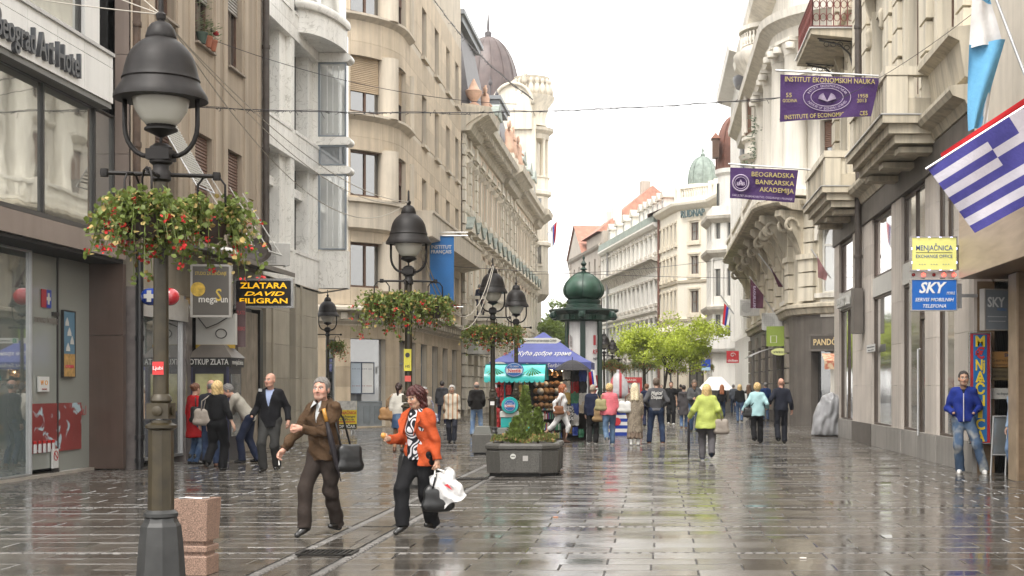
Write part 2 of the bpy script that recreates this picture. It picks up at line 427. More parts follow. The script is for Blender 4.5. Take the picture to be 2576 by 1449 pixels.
# ---- shared building materials -----------------------------------------------------------
m_white=M('white_panel',(.86,.85,.82),rough=.45,var=.05,scale=.7,streak=.12)
m_trim=M('aluminium',(.55,.55,.55),rough=.35,metal=.7,var=.1)
m_brown=M('brown_cladding',(.105,.07,.055),rough=.3,var=.14,scale=2,streak=.2)
m_brown2=M('taupe_cladding',(.26,.205,.175),rough=.4,var=.08,scale=1.2,streak=.15)
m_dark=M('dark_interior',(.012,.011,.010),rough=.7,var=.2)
m_soff=M('grey_soffit',(.22,.22,.21),rough=.6,var=.08)
m_frame=M('dark_frame',(.035,.032,.03),rough=.4,var=.15)
m_wfr=M('wood_frame',(.11,.06,.038),rough=.55,var=.2,scale=9)
m_wht=M('white_frame',(.62,.61,.57),rough=.5,var=.06)
m_gl=glass('pane_dark',(.030,.033,.032));m_gl2=glass('pane_grey',(.16,.17,.17));m_glw=glass('pane_wavy',(.022,.024,.022),wav=.10)
m_mirr=M('coated_glass',(.60,.61,.58),rough=.03,var=.06,metal=.86,spec=.6)
def wavy(m,st=.06,sc=.9):
    nt=m.node_tree;b=nt.nodes['Principled BSDF'];geo=nd(nt,'ShaderNodeNewGeometry');nz=nd(nt,'ShaderNodeTexNoise');nz.inputs['Scale'].default_value=sc
    nt.links.new(geo.outputs['Position'],nz.inputs['Vector']);bp=nd(nt,'ShaderNodeBump');bp.inputs['Strength'].default_value=st;bp.inputs['Distance'].default_value=.05;nt.links.new(nz.outputs[0],bp.inputs['Height']);nt.links.new(bp.outputs[0],b.inputs['Normal'])
wavy(m_mirr)
m_glg=glass('pane_green',(.16,.19,.18),var=.15);m_glp=glass('pane_pale',(.30,.30,.28),var=.3)
m_beige=M('beige_render',(.40,.325,.245),rough=.85,var=.10,scale=.8,streak=.34,bump=.12,bscale=60)
m_beige2=M('beige_render_strip',(.47,.385,.295),rough=.85,var=.10,scale=.8,streak=.30,bump=.12,bscale=60)
m_shut=M('roller_shutter',(.43,.33,.22),rough=.6,var=.1);m_shutb=M('brown_shutter',(.16,.085,.055),rough=.6,var=.1);m_shutg=M('grey_shutter',(.34,.32,.29),rough=.6,var=.1)
m_pipe=M('drain_pipe',(.075,.06,.05),rough=.5,var=.25,scale=6,streak=.3);m_pipeb=M('black_pipe',(.012,.012,.013),rough=.3,var=.2)
m_sand=M('sandstone',(.57,.475,.355),rough=.85,var=.12,scale=1.3,streak=.22,rnd=.13,bump=.1,bscale=50)
m_sandl=M('sandstone_band',(.60,.53,.43),rough=.85,var=.1,scale=1.0,streak=.28,bump=.1,bscale=50)
m_sandg=M('sandstone_base',(.46,.37,.26),rough=.8,var=.14,scale=1.6,streak=.25,rnd=.16,bump=.1,bscale=50)
m_cream=M('cream_stucco',(.74,.68,.57),rough=.85,var=.08,scale=.9,streak=.32,bump=.08,bscale=40)
m_creamd=M('cream_stone',(.62,.56,.46),rough=.85,var=.12,scale=1.2,streak=.42,bump=.1,bscale=40)
m_peach=M('peach_stucco',(.76,.63,.50),rough=.85,var=.08,scale=.8,streak=.12)
m_copper=M('weathered_copper',(.34,.38,.34),rough=.7,var=.25,scale=2.0,streak=.3)
m_slate=M('slate_mansard',(.085,.075,.078),rough=.5,var=.2,scale=3,streak=.2)
m_leadroof=M('brown_dome_sheet',(.11,.08,.075),rough=.45,var=.25,scale=1.2,streak=.3)
def marble():
    m=M('white_marble',(.87,.85,.80),rough=.35,var=.05,scale=1,streak=.16,rnd=.06)
    nt=m.node_tree;b=nt.nodes['Principled BSDF'];lk=b.inputs['Base Color'].links[0].from_socket
    geo=nd(nt,'ShaderNodeNewGeometry');w=nd(nt,'ShaderNodeTexNoise');w.inputs['Scale'].default_value=1.3;w.inputs['Detail'].default_value=7;w.inputs['Distortion'].default_value=2.4
    nt.links.new(geo.outputs['Position'],w.inputs['Vector']);cr=nd(nt,'ShaderNodeValToRGB');e=cr.color_ramp.elements
    e[0].position=.485;e[0].color=(1,1,1,1);e[1].position=.515;e[1].color=(1,1,1,1);q=cr.color_ramp.elements.new(.5);q.color=(.66,.65,.63,1)
    nt.links.new(w.outputs[0],cr.inputs[0]);mx=nd(nt,'ShaderNodeMix',data_type='RGBA',blend_type='MULTIPLY');mx.inputs[0].default_value=1
    nt.links.new(lk,mx.inputs[6]);nt.links.new(cr.outputs[0],mx.inputs[7]);nt.links.new(mx.outputs[2],b.inputs['Base Color'])
    return m
m_marb=marble()
m_trav=M('grey_travertine',(.36,.32,.25),rough=.55,var=.14,scale=1.5,streak=.22,rnd=.1)
rb=random.Random(11)
def panels(F,u0,u1,z0,z1,holes,du,dz,mat,name='stone_slab',y0=-.03,y1=.0,gap=.004,stag=False,zs=None,maxn=400):
    def cuts(a,b,step,extra):
        n=max(1,round((b-a)/step));q=[a+(b-a)*i/n for i in range(n+1)]
        for e in extra:
            if a<e<b:
                j=min(range(len(q)),key=lambda i:abs(q[i]-e))
                if abs(q[j]-e)<step*.35 and 0<j<len(q)-1:q[j]=e
                else:q.append(e)
        return sorted(set(round(v,4) for v in q))
    us=cuts(u0,u1,du,[v for h in holes for v in h[:2]]+[l for l in F.L if u0<l<u1 and len(F.L)<6])
    zz=zs or cuts(z0,z1,dz,[v for h in holes for v in h[2:4]])
    for j in range(len(zz)-1):
        for i in range(len(us)-1):
            a,b,c,d=us[i],us[i+1],zz[j],zz[j+1];uc,zc=(a+b)/2,(c+d)/2
            if any(h[0]-.01<uc<h[1]+.01 and h[2]-.01<zc<h[3]+.01 for h in holes):continue
            if b-a<.03 or d-c<.03:continue
            m=F.mb();F.bar(m,a+gap,b-gap,y0-rb.random()*.004,y1,c+gap,d-gap);m.obj(name,mat,F.root,fix=False)
def pipe(name,x,y,z0,z1,r,mat,label,brk=()):
    t=thing(name,label,'pipe',(x,y,z0))
    m=MB();m.lathe([(r,0),(r,z1-z0)],12);m.obj('tube',mat,t,smooth=40)
    for b in brk:
        m=MB();m.lathe([(r*1.18,-.05),(r*1.25,0),(r*1.18,.05)],12);m.obj('collar',mat,t,smooth=40,loc=(0,0,b-z0))
    return t
def shutter(F,u0,u1,z0,z1,mat,y=.10,n=None):
    n=n or max(3,int((z1-z0)/.07));h=(z1-z0)/n;m=F.mb()
    for i in range(n):m.add([(u0,y,z0+i*h),(u1,y,z0+i*h),(u1,y-.022,z0+i*h+h*.25),(u0,y-.022,z0+i*h+h*.25),(u1,y,z0+(i+1)*h),(u0,y,z0+(i+1)*h)],[(0,1,2,3),(3,2,4,5)])
    return m.obj('roller_shutter',mat,F.root,fix=False)
# ==== hotel with the glazed first floor (left edge) =======================================
H=Fac('hotel_building',[(-9.98,13.0),(-9.98,27.25)],'white panelled hotel with big first floor windows above a pharmacy')
hu=lambda Yw:Yw-13.0
y=16.0
while y<26.3:
    m=MB();m.fn=H.fn;m.box(hu(y)+.006,hu(min(y+1.14,26.45))-.006,0,.7,6.80,7.44);m.obj('fascia_panel',m_white,H.root,fix=False)
    m=MB();m.fn=H.fn;m.box(hu(y)+.006,hu(min(y+1.14,26.45))-.006,0.002,.7,7.452,7.66);m.obj('fascia_panel',m_white,H.root,fix=False);y+=1.14
m=H.mb();H.bar(m,hu(16),hu(26.45),-.04,.7,7.66,7.72);m.obj('roof_edge',m_trim,H.root)
m=H.mb();H.bar(m,hu(16),hu(26.44),.03,.7,6.70,6.795);m.obj('soffit',m_soff,H.root)
m=H.mb();H.bar(m,hu(16),hu(27.1),0,.74,3.97,4.34);m.obj('brown_band',m_brown2,H.root)
m=H.mb();H.bar(m,hu(16),hu(27.1),.0,.76,4.345,4.42);m.obj('window_sill',m_frame,H.root)
m=H.mb();H.bar(m,hu(16),hu(27.08),.05,1.2,3.90,3.965);m.obj('soffit',m_dark,H.root)
for a,b in ((15.2,17.42),(17.42,19.64),(19.64,21.86),(21.86,24.08),(24.08,26.3),(26.3,27.24)):H.win(hu(a),hu(b),4.42,6.72,m_frame,m_mirr,y=.32,nx=1,fw=.03)
for a,b in ((16,18.5),(18.5,21.0),(21.0,23.5),(23.5,25.75)):H.win(hu(a),hu(b),7.72,10.4,m_frame,m_mirr,y=.36,nx=1,fw=.03)
m=H.mb();m.box(hu(25.76),hu(26.45),.25,.7,7.72,14);m.obj('jamb',m_white,H.root)
for z0,z1 in ((4.42,6.0),(6.01,7.9),(7.91,9.9),(9.91,14)):
    m=H.mb();m.box(hu(27.25),hu(27.30),0.0,.40,z0,z1);m.obj('cladding_panel',m_brown2,H.root)
H.body(14,m_dark,8,y=1.3)
for z0,z1 in ((0.02,2.54),(2.55,3.9)):
    m=H.mb();m.box(hu(27.1),hu(27.26),.06,.74,z0,z1);m.obj('brown_pier',m_brown,H.root)
# pharmacy front
m_pan=M('frosted_panel',(.30,.315,.285),rough=.25,var=.06,scale=.8,coat=.5)
for a,b,gm in ((19.5,21.4,m_glg),(21.4,23.2,m_glg),(23.2,24.5,m_glg)):H.win(hu(a),hu(b),.06,3.9,m_trim,gm,y=.7,nx=1,fw=.025)
m=H.mb();m.box(hu(24.5),hu(25.58),.68,.70,.14,3.88);m.obj('glass_door',m_pan,H.root)
m=H.mb();m.box(hu(25.6),hu(27.1),.70,.72,.06,3.9);m.obj('frosted_panel',m_pan,H.root)
m=H.mb();m.box(hu(19.5),hu(27.1),.6,.95,-.01,.05);m.obj('step',M('pale_kerb',(.42,.38,.33),rough=.4,var=.15),H.root)
m=H.mb();m.box(hu(25.57),hu(25.605),.655,.70,.1,3.9);m.box(hu(24.48),hu(24.5),.66,.70,.1,3.9);m.box(hu(25.35),hu(25.6),.64,.68,2.83,2.9);m.box(hu(25.35),hu(25.6),.64,.68,.02,.12);m.obj('door_fittings',m_frame,H.root)
def redposter():
    m=M('red_water_poster',(.27,.045,.04),rough=.3,var=.15,scale=1.5);nt=m.node_tree;b=nt.nodes['Principled BSDF'];lk=b.inputs['Base Color'].links[0].from_socket
    geo=nd(nt,'ShaderNodeNewGeometry');n=nd(nt,'ShaderNodeTexNoise');n.inputs['Scale'].default_value=2.6;n.inputs['Detail'].default_value=7;n.inputs['Distortion'].default_value=1.2
    nt.links.new(geo.outputs['Position'],n.inputs['Vector']);cr=nd(nt,'ShaderNodeValToRGB');cr.color_ramp.elements[0].position=.56;cr.color_ramp.elements[1].position=.63
    nt.links.new(n.outputs[0],cr.inputs[0]);mx=nd(nt,'ShaderNodeMix',data_type='RGBA');mx.inputs[7].default_value=(.45,.60,.66,1);nt.links.new(cr.outputs[0],mx.inputs[0]);nt.links.new(lk,mx.inputs[6]);nt.links.new(mx.outputs[2],b.inputs['Base Color'])
    return m
t=thing('window_poster','red poster with splashing water in the pharmacy window','poster',(-10.66,24.5,0))
m=MB();m.box(.002,.012,0,2.15,.42,1.28);m.obj('print',redposter(),t)
m=MB()
for i in range(5):m.lathe([(.06,0),(.06,.13),(.045,.15),(.045,.16)],10,(.03,.12+i*.19,.43),sx=.25)
m.obj('bottle_print',M('bottle_white',(.62,.62,.62),rough=.3),t)
m=MB()
for i in range(5):m.lathe([(.062,0),(.062,.05)],10,(.03,.12+i*.19,.585),sx=.26)
m.obj('cap_print',M('cap_red',(.5,.03,.03),rough=.3),t)
def flat_sign(name,label,loc,rot,w,h,col,lines=(),frame=None,fw=.03,d=.03,cat='sign',emit=0.0,rough=.35):
    t=thing(name,label,cat,loc,rot);m=MB();m.box(-w/2,w/2,-d,0,-h/2,h/2);m.obj('board',M(name+'_'+label[:14],col,rough=rough,var=.06,emit=emit),t)
    if frame:
        m=MB();a=fw;q=d+.012
        m.box(-w/2-a,-w/2,-q,.01,-h/2-a,h/2+a);m.box(w/2,w/2+a,-q,.01,-h/2-a,h/2+a);m.box(-w/2,w/2,-q,.01,h/2,h/2+a);m.box(-w/2,w/2,-q,.01,-h/2-a,-h/2);m.obj('frame',frame,t)
    for ln in lines:
        (tx,sz,cl,x,z,wd)=ln[:6];kw=ln[6] if len(ln)>6 else {}
        text(tx,sz,M('ink_%.2f_%.2f_%.2f'%cl,cl,rough=.5,var=.03,emit=kw.pop('em',0.0)),t,(x,-d-.004,z),width=wd,depth=.003,**kw)
    return t
LROT=PI/2  # signs on left walls face +X
flat_sign('no_smoking_sign','white no smoking notice low on the pharmacy door',(-10.64,25.42,.30),LROT,.24,.34,(.7,.7,.68))
nsg=bpy.data.objects['no_smoking_sign']
m=MB();m.lathe([(.075,-.003),(.09,-.003),(.09,.003),(.075,.003),(.075,-.003)],20,cap=False);m.obj('ring',M('sign_red',(.45,.03,.03),rough=.4),nsg,loc=(0,-.036,.05),rot=(PI/2,0,0))
m=MB();m.box(-.08,.08,-.003,.003,-.008,.008);m.obj('slash',M('sign_red',(1,0,0)),nsg,loc=(0,-.036,.05),rot=(0,R(40),0))
flat_sign('shop_notice','small white notice with orange print on the pharmacy door',(-10.645,24.95,1.62),LROT,.42,.26,(.72,.72,.70),[('W',.12,(.75,.30,.05),-.09,.02,.12),('O',.12,(.75,.36,.05),.08,.02,.11),('000',.04,(.4,.1,.08),0,-.09,.2)])
flat_sign('framed_poster','tall framed ice cream poster inside the pharmacy window',(-10.66,26.05,2.35),LROT,.50,1.18,(.12,.24,.34),frame=m_frame,fw=.02)
fp=bpy.data.objects['framed_poster']
for i,(x,z,rr) in enumerate(((-.1,.38,.09),(.0,.2,.1),(.12,.05,.09),(-.06,-.08,.1))):
    m=MB();m.lathe([(rr,0),(rr*.85,.03),(rr*.9,.05),(rr*.5,.1),(.01,.15)],12,sy=.06);m.obj('cream_swirl',m_wht,fp,loc=(x,-.036,z-.05))
m=MB();m.box(-.25,.25,-.036,-.03,-.59,-.18);m.obj('print_band',M('poster_amber',(.50,.30,.10),rough=.4,var=.4,scale=9),fp)
text('cream',.12,M('ink_rose',(.6,.08,.12)),fp,(0,-.041,-.4),width=.36)
text('No.1',.26,M('ink_r2',(.42,.05,.05)),None,(-10.655,26.75,1.12),(PI/2,0,PI/2),width=.30,depth=.002).name='window_lettering'
tag(bpy.data.objects['window_lettering'],'red No.1 lettering on the pharmacy window','lettering')
t=thing('pharmacy_emblem','small red and blue capsule emblem with white cross on the glass','emblem',(-10.65,25.1,3.12),LROT)
for nm,a,b,c in (('red_half',-.2,0,(.42,.03,.04)),('blue_half',0,.2,(.03,.07,.40))):
    m=MB();m.bbox(a,b,-.012,0,-.16,.16,.004);m.obj(nm,M('cap_'+nm,c,rough=.3),t)
m=MB();m.box(-.035+.08,.035+.08,-.018,-.012,-.10,.10);m.box(0.0,.045,-.018,-.012,-.03,.03);m.box(.115,.16,-.018,-.012,-.03,.03);m.obj('cross',m_wht,t)
text('апотека београд',.17,M('ink_grey',(.2,.17,.15)),t,(0,-.012,-.38),width=1.0,depth=.002)
HL=text('Beograd Art Hotel',.60,M('letter_steel',(.10,.105,.115),rough=.35,metal=.5),None,(-9.945,23.2,7.10),(PI/2,0,PI/2),width=3.22,bold=.012,depth=.035,name='hotel_lettering',res=4)
tag(HL,'dark metal Beograd Art Hotel lettering on the white fascia','lettering')
# capsule sign on a bracket
t=thing('pharmacy_capsule_sign','blue and red capsule sign with white cross on a bracket','sign',(-9.5,27.45,3.30))
def capsule(x0,x1,flip,mat,nm):
    pr=[(.001,0)]+[(.17*math.sin(a),.17*(1-math.cos(a))) for a in [PI/2*i/8 for i in range(1,9)]]+[(.17,.37)]
    m=MB();m.lathe(pr,24);return m.obj(nm,mat,t,smooth=60,loc=(x0,0,0),rot=(0,PI/2 if not flip else-PI/2,0))
capsule(-.33,0,False,M('capsule_blue',(.015,.06,.36),rough=.15,coat=1),'blue_half');capsule(.41,0,True,M('capsule_red',(.50,.015,.025),rough=.15,coat=1),'red_half')
m=MB();m.box(-.15,-.07,-.178,-.165,-.11,.11);m.box(-.21,-.15,-.178,-.165,-.04,.04);m.box(-.07,-.01,-.178,-.165,-.04,.04);m.obj('cross',m_wht,t)
m=MB();m.box(-.45,-.12,.16,.20,.06,.10);m.box(-.45,-.12,.16,.20,-.14,-.10);m.box(-.45,-.41,.16,.20,-.1,.06);m.box(-.2,-.16,.1,.2,-.14,.1);m.obj('bracket',m_wht,t)
pipe('black_drain_pipe',-9.84,27.42,.0,4.2,.075,m_pipeb,'glossy black drain pipe beside the pharmacy pier',(.16,.6,2.5))
pipe('rusty_drain_pipe',-9.88,27.35,4.2,14,.085,M('rusty_pipe',(.10,.065,.045),rough=.7,var=.5,scale=4,streak=.5),'rusty drain pipe between the hotel and the beige building',(6.2,8.5,10.8))
# ==== beige rendered building =============================================================
B=Fac('beige_building',[(-9.95,27.25),(-9.95,36.42)],'stained beige rendered building with roller shutters above small shops')
wc=[(1.35,2.5),(3.85,5.05),(6.25,7.4)];wr=[(4.95,7.15),(9.1,11.4),(13.3,15.6)]
holes=[(a,b,c,d) for a,b in wc for c,d in wr]
m=B.mb();B.wall(m,0,B.W,4.42,19,holes,dep=.28);m.obj('wall',m_beige,B.root,fix=False)
for a,b in ((.0,.32),(.9,1.2),(2.62,2.9),(3.42,3.72),(5.2,5.5),(5.85,6.12),(7.52,7.8),(8.6,8.9)):
    m=B.mb();B.bar(m,a,b,-.035,0,4.44,19);m.obj('pilaster_strip',m_beige2,B.root)
for k,(a,b,c,d) in enumerate(holes):
    m=B.mb();m.box(a-.06,b+.06,-.09,.26,c-.05,c-.004);m.obj('window_sill',M('sill_stone',(.30,.25,.2),rough=.7),B.root)
    B.win(a,b,c,d,m_wfr,m_gl,y=.2,nx=2,fw=.06)
    fr=[.42,.0,.62,.6,.55,.8,.5,.4,.5][k]
    if fr:shutter(B,a+.04,b-.04,d-(d-c)*fr,d-.02,[m_shutb,m_shutg,m_shutb][k%3] if k!=4 else m_shutg,y=.12)
B.body(19,m_dark,8,y=.30,z0=4.4)
B2=B.mb();B.bar(B2,.3,B.W,.02,.3,3.5,4.42);B2.obj('shop_lintel',m_trav,B.root)
# white slatted awning and its arms
t=thing('slatted_awning','white slatted sun awning tilted out from a beige wall window','awning',(-9.95,28.55,5.5))
for i in range(22):
    m=MB();f=i/22;m.box(.05+f*.75,.05+f*.75+.03,0,1.15,1.45-f*1.35,1.45-f*1.35+.03);m.obj('slat',m_wht,t)
m=MB();m.tube([(.02,0,1.5),(.85,0,.08)],.012);m.tube([(.02,1.15,1.5),(.85,1.15,.08)],.012);m.tube([(.85,0,.08),(.85,1.15,.08)],.014);m.obj('arm',m_trim,t)
for k,(a,nm) in enumerate(((3.85,'left'),(6.25,'right'))):
    t=thing('folded_awning','folded white awning arms at the %s lower window of the beige wall'%nm,'awning',(-9.95,27.25+a,5.1))
    m=MB();m.tube([(.02,.05,1.15),(.95,.10,-.35)],.014);m.obj('arm',m_wht,t);m=MB();m.tube([(.02,1.1,1.15),(.95,1.12,-.35)],.014);m.obj('arm',m_wht,t)
    m=MB();m.tube([(.95,.05,-.35),(.95,1.16,-.35)],.02);m.obj('front_bar',m_wht,t)
# canopy over the shops
t=thing('shop_canopy','flat dark metal canopy over the jewellery shops','canopy',(-9.95,29.4,4.35))
m=MB();m.add([(0,0,.16),(.92,0,0),(.92,6.6,0),(0,6.6,.16),(0,0,.24),(.92,0,.06),(.92,6.6,.06),(0,6.6,.24)],[(0,1,2,3),(4,5,6,7),(0,1,5,4),(1,2,6,5),(2,3,7,6)]);m.obj('slab',M('canopy_dark',(.07,.062,.055),rough=.6,var=.2),t)
m=MB();m.box(.92,.945,0,6.6,-.03,.075);m.obj('edge',M('canopy_edge',(.16,.14,.12),rough=.5),t)
def ac_unit(x,y,z,rot,label,sc=1.0):
    t=thing('air_conditioner',label,'air conditioner',(x,y,z),rot);w,h,d=.80*sc,.56*sc,.30*sc
    m=MB();m.bbox(-w/2,w/2,-d,0,0,h,.012);m.obj('casing',M('ac_white',(.52,.51,.48),rough=.45,var=.1,streak=.2),t)
    m=MB()
    for i in range(7):m.box(-w*.46+i*w*.085,-w*.46+i*w*.085+.008,-d-.012,-d-.002,h*.08,h*.92)
    for i in range(7):m.box(-w*.46,w*.06,-d-.016,-d-.010,h*.1+i*h*.13,h*.1+i*h*.13+.008)
    m.obj('fan_grille',M('ac_grille',(.3,.3,.28),rough=.5),t)
    m=MB();m.lathe([(h*.34,0),(h*.34,.006)],20);m.obj('fan',M('ac_fan',(.38,.37,.35),rough=.6),t,loc=(-w*.2,-d-.002,h*.5),rot=(PI/2,0,0))
    m=MB();m.box(-w*.4,-w*.36,-d,.04,-.03,0);m.box(w*.36,w*.4,-d,.04,-.03,0);m.obj('bracket',m_trim,t);return t
ac_unit(-9.62,36.1,4.62,R(90),'white air conditioner unit on the beige wall above the canopy').rotation_euler=(0,0,R(25))
t=thing('rooftop_dish','small dark satellite dish lying on the shop canopy','dish',(-9.35,33.9,4.45));m=MB();m.lathe([(.02,0),(.2,.04),(.33,.12)],16,cap=False);m.obj('dish',m_pipe,t,rot=(R(70),R(20),0),loc=(0,0,.3));m=MB();m.tube([(0,0,-.1),(0,.03,.3)],.02);m.obj('mast',m_pipe,t)
t=thing('white_cover_panel','rounded white plastic cover on top of the shop canopy','cover',(-9.4,31.3,4.47));m=MB();m.lathe([(.3,0),(.3,.06),(.22,.13),(.05,.16)],16,sx=.9,sy=1.9);m.obj('cover',m_wht,t,smooth=50)
# flower pots on an upper sill
for i in range(3):
    t=thing('flower_pot',['dark','terracotta','terracotta'][i]+' flower pot on the beige wall window sill, %s of three'%['first','second','third'][i],'flower pot',(-9.93+.06,31.3+i*.36,9.08))
    m=MB();m.lathe([(.08,0),(.12,.2),(.13,.2),(.13,.24)],14);m.obj('pot',M('terracotta' if i else 'green_pot',(.38,.13,.07) if i else (.05,.08,.06),rough=.7),t,smooth=40)
    m=MB()
    for k in range(60):
        a=rb.random()*6.28;r0=rb.random()*.22;z=.22+rb.random()*(.4 if i else .8);s=.03+rb.random()*.03;x,yy=r0*math.cos(a),r0*math.sin(a)
        m.add([(x-s,yy,z),(x,yy-s,z-.02),(x+s,yy,z+.02),(x,yy+s,z+.03)],[(0,1,2,3)])
    tag(m.obj('leaves',M('pot_leaf',(.09,.12,.035),rough=.6,var=.4,scale=8),t,fix=False),kind='stuff')
    if i==2:
        m=MB();m.lathe([(.01,-.05),(.06,-.03),(.07,0),(.05,.05),(.01,.06)],10,(.05,.12,.42));m.obj('blossom',M('geranium',(.55,.02,.03),rough=.6),t)
# shop windows below
for a,b in ((.45,1.75),(1.75,3.1)):B.win(a,b,.12,3.42,m_trim,m_gl2,y=.06,nx=1,fw=.05)
m=B.mb();B.bar(m,.3,3.2,-.0,.3,3.42,3.5);m.obj('shop_header',m_trim,B.root)
m=B.mb();B.bar(m,.28,3.2,-.06,.0,2.95,3.42);m.obj('shop_sign_panel',M('pale_sign',(.55,.53,.50),rough=.4),B.root)
for a,b in ((.2,.44),(3.12,3.55)):
    m=B.mb();B.bar(m,a,b,-.03,.3,0,3.5);m.obj('polished_pier',M('polished_grey_stone',(.20,.175,.165),rough=.12,var=.3,scale=4,coat=.4),B.root)
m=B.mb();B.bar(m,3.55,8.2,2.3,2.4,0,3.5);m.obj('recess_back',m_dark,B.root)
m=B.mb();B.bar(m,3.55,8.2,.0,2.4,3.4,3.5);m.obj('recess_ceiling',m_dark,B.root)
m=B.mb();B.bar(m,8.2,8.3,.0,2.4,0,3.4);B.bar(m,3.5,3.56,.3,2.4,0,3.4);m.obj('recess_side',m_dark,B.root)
m=B.mb();B.bar(m,7.0,8.7,-.02,.25,0,3.4);m.obj('notice_pier',M('dirty_plaster',(.30,.25,.19),rough=.7,var=.3,scale=3,streak=.4),B.root)
m=B.mb();B.bar(m,8.7,8.95,-.08,.25,0,3.5);m.obj('dark_post',M('black_paint',(.013,.013,.014),rough=.35),B.root)
flat_sign('beograd_sign','dark BEOGRAD shop sign on the pier beside the gold buying booth',(-9.99,35.1,2.72),LROT,1.25,.34,(.10,.09,.08),[('BEOGRAD',.26,(.55,.53,.48),0,0,1.12,{'bold':.02})])
flat_sign('directory_sign','beige company name board under the BEOGRAD sign',(-9.99,35.05,2.18),LROT,1.2,.52,(.52,.43,.30),[('industrija obuće',.12,(.2,.08,.05),0,.08,.8),('Beograd',.12,(.2,.08,.05),.1,-.1,.55)])
flat_sign('window_strip_poster','narrow green poster with red letters on the notice pier',(-9.99,35.0,1.25),LROT,.95,1.2,(.30,.38,.30),[('NOVE',.26,(.45,.05,.06),0,.3,.7,{'bold':.02}),('IZO',.26,(.45,.05,.06),0,-.05,.5,{'bold':.02})])
flat_sign('megasun_sign','grey megaSun tanning studio sign box with yellow sun',(-9.27,30.1,3.58),R(6),.74,1.02,(.085,.075,.062),[('STUDIO ZA SUNČANJE',.10,(.50,.36,.06),0,.36,.64,{'bold':.01}),('mega',.20,(.62,.60,.55),-.06,-.18,.38,{'bold':.01}),('S',.36,(.60,.42,.06),.16,-.10,.12,{'bold':.01}),('un',.20,(.62,.60,.55),.275,-.18,.14,{'bold':.01})],frame=M('sign_steel',(.36,.34,.31),rough=.4,metal=.3),fw=.045,d=.16)
o=bpy.data.objects['megasun_sign'];m=MB();m.lathe([(.001,0),(.15,.004)],20);m.obj('sun_disc',M('sun_yellow',(.55,.36,.04),rough=.4,var=.4,scale=14),o,loc=(-.26,-.17,.03),rot=(PI/2,0,0))
flat_sign('jewellery_sign','black ZLATARA DAVID FILIGRAN sign with yellow letters and silver frame',(-8.95,33.0,3.72),0,1.26,.58,(.008,.008,.009),[('ZLATARA',.185,(.80,.42,.01),0,.17,1.08,{'bold':.02,'em':.35}),('DAVID',.135,(.80,.42,.01),0,-.015,.92,{'bold':.02,'shear':.3,'em':.35}),('FILIGRAN',.165,(.80,.42,.01),0,-.18,1.10,{'bold':.02,'em':.35})],frame=M('sign_silver',(.62,.62,.62),rough=.25,metal=.8),fw=.05,d=.12)
# gold buying booth
t=thing('gold_booth','dark OTKUP ZLATA gold buying booth with small pitched roof','booth',(-9.53,30.75,0))
m=MB();m.box(-.42,.42,.0,.9,0,2.0);m.obj('body',M('booth_black',(.015,.013,.02),rough=.35),t)
m=MB();m.box(-.30,.30,-.02,-.004,1.05,1.85);m.obj('service_window',M('booth_glow',(.40,.38,.16),rough=.2,var=.4,scale=4,coat=1),t)
m=MB();m.box(.424,.436,.12,.8,.5,1.85);m.obj('side_window',m_gl2,t)
m=MB();m.box(-.47,.47,-.05,.95,2.0,2.20);m.obj('sign_band',M('booth_band',(.012,.011,.011),rough=.4),t)
m=MB();m.add([(-.5,-.08,2.2),(.5,-.08,2.2),(.5,.98,2.2),(-.5,.98,2.2),(-.25,.2,2.48),(.25,.2,2.48),(.25,.7,2.48),(-.25,.7,2.48)],[(0,1,5,4),(1,2,6,5),(2,3,7,6),(3,0,4,7),(4,5,6,7)]);m.obj('roof',M('booth_roof',(.16,.14,.12),rough=.5),t)
text('OTKUP ZLATA',.17,m_wht,t,(0,-.056,2.10),width=.84,bold=.012);text('menjačnica',.15,m_wht,t,(.476,.45,2.10),(PI/2,0,PI/2),width=.8)
m=MB();m.box(-.42,-.36,-.012,0,0,2.0);m.box(.36,.42,-.012,0,0,2.0);m.box(-.36,.36,-.012,0,.95,1.02);m.obj('trim',M('booth_navy',(.03,.03,.07),rough=.4),t)
t=thing('blank_sign_box','white blank sign box with loose cables above the gold booth','sign',(-9.53,31.2,2.75));m=MB();m.box(-.44,.42,0,.15,-.26,.42);m.obj('panel',m_wht,t);m=MB();m.box(-.44,.42,-.01,0,-.34,-.26);m.obj('yellow_strip',M('strip_yellow',(.55,.36,.05),rough=.5),t)
m=MB();m.tube([(-.4,-.02,.35),(-.2,-.03,.1),(.05,-.03,.2),(.4,-.02,.42)],.012);m.tube([(.12+.12*math.cos(a),-.03,-.02+.10*math.sin(a)) for a in [i*.5 for i in range(27)]],.010);m.obj('cable',m_frame,t)
flat_sign('vertical_gold_sign','narrow dark sign with red letters beside the gold booth',(-9.10,31.6,2.95),R(10),.2,1.0,(.10,.05,.05),[('ZLATO',.12,(.45,.06,.06),0,.25,.18),('SREBRO',.12,(.45,.06,.06),0,-.1,.18)])
pipe('brown_drain_pipe',-9.83,36.35,4.9,19,.085,m_pipe,'brown drain pipe between the beige and the marble building',(5.0,7.6,10.2))
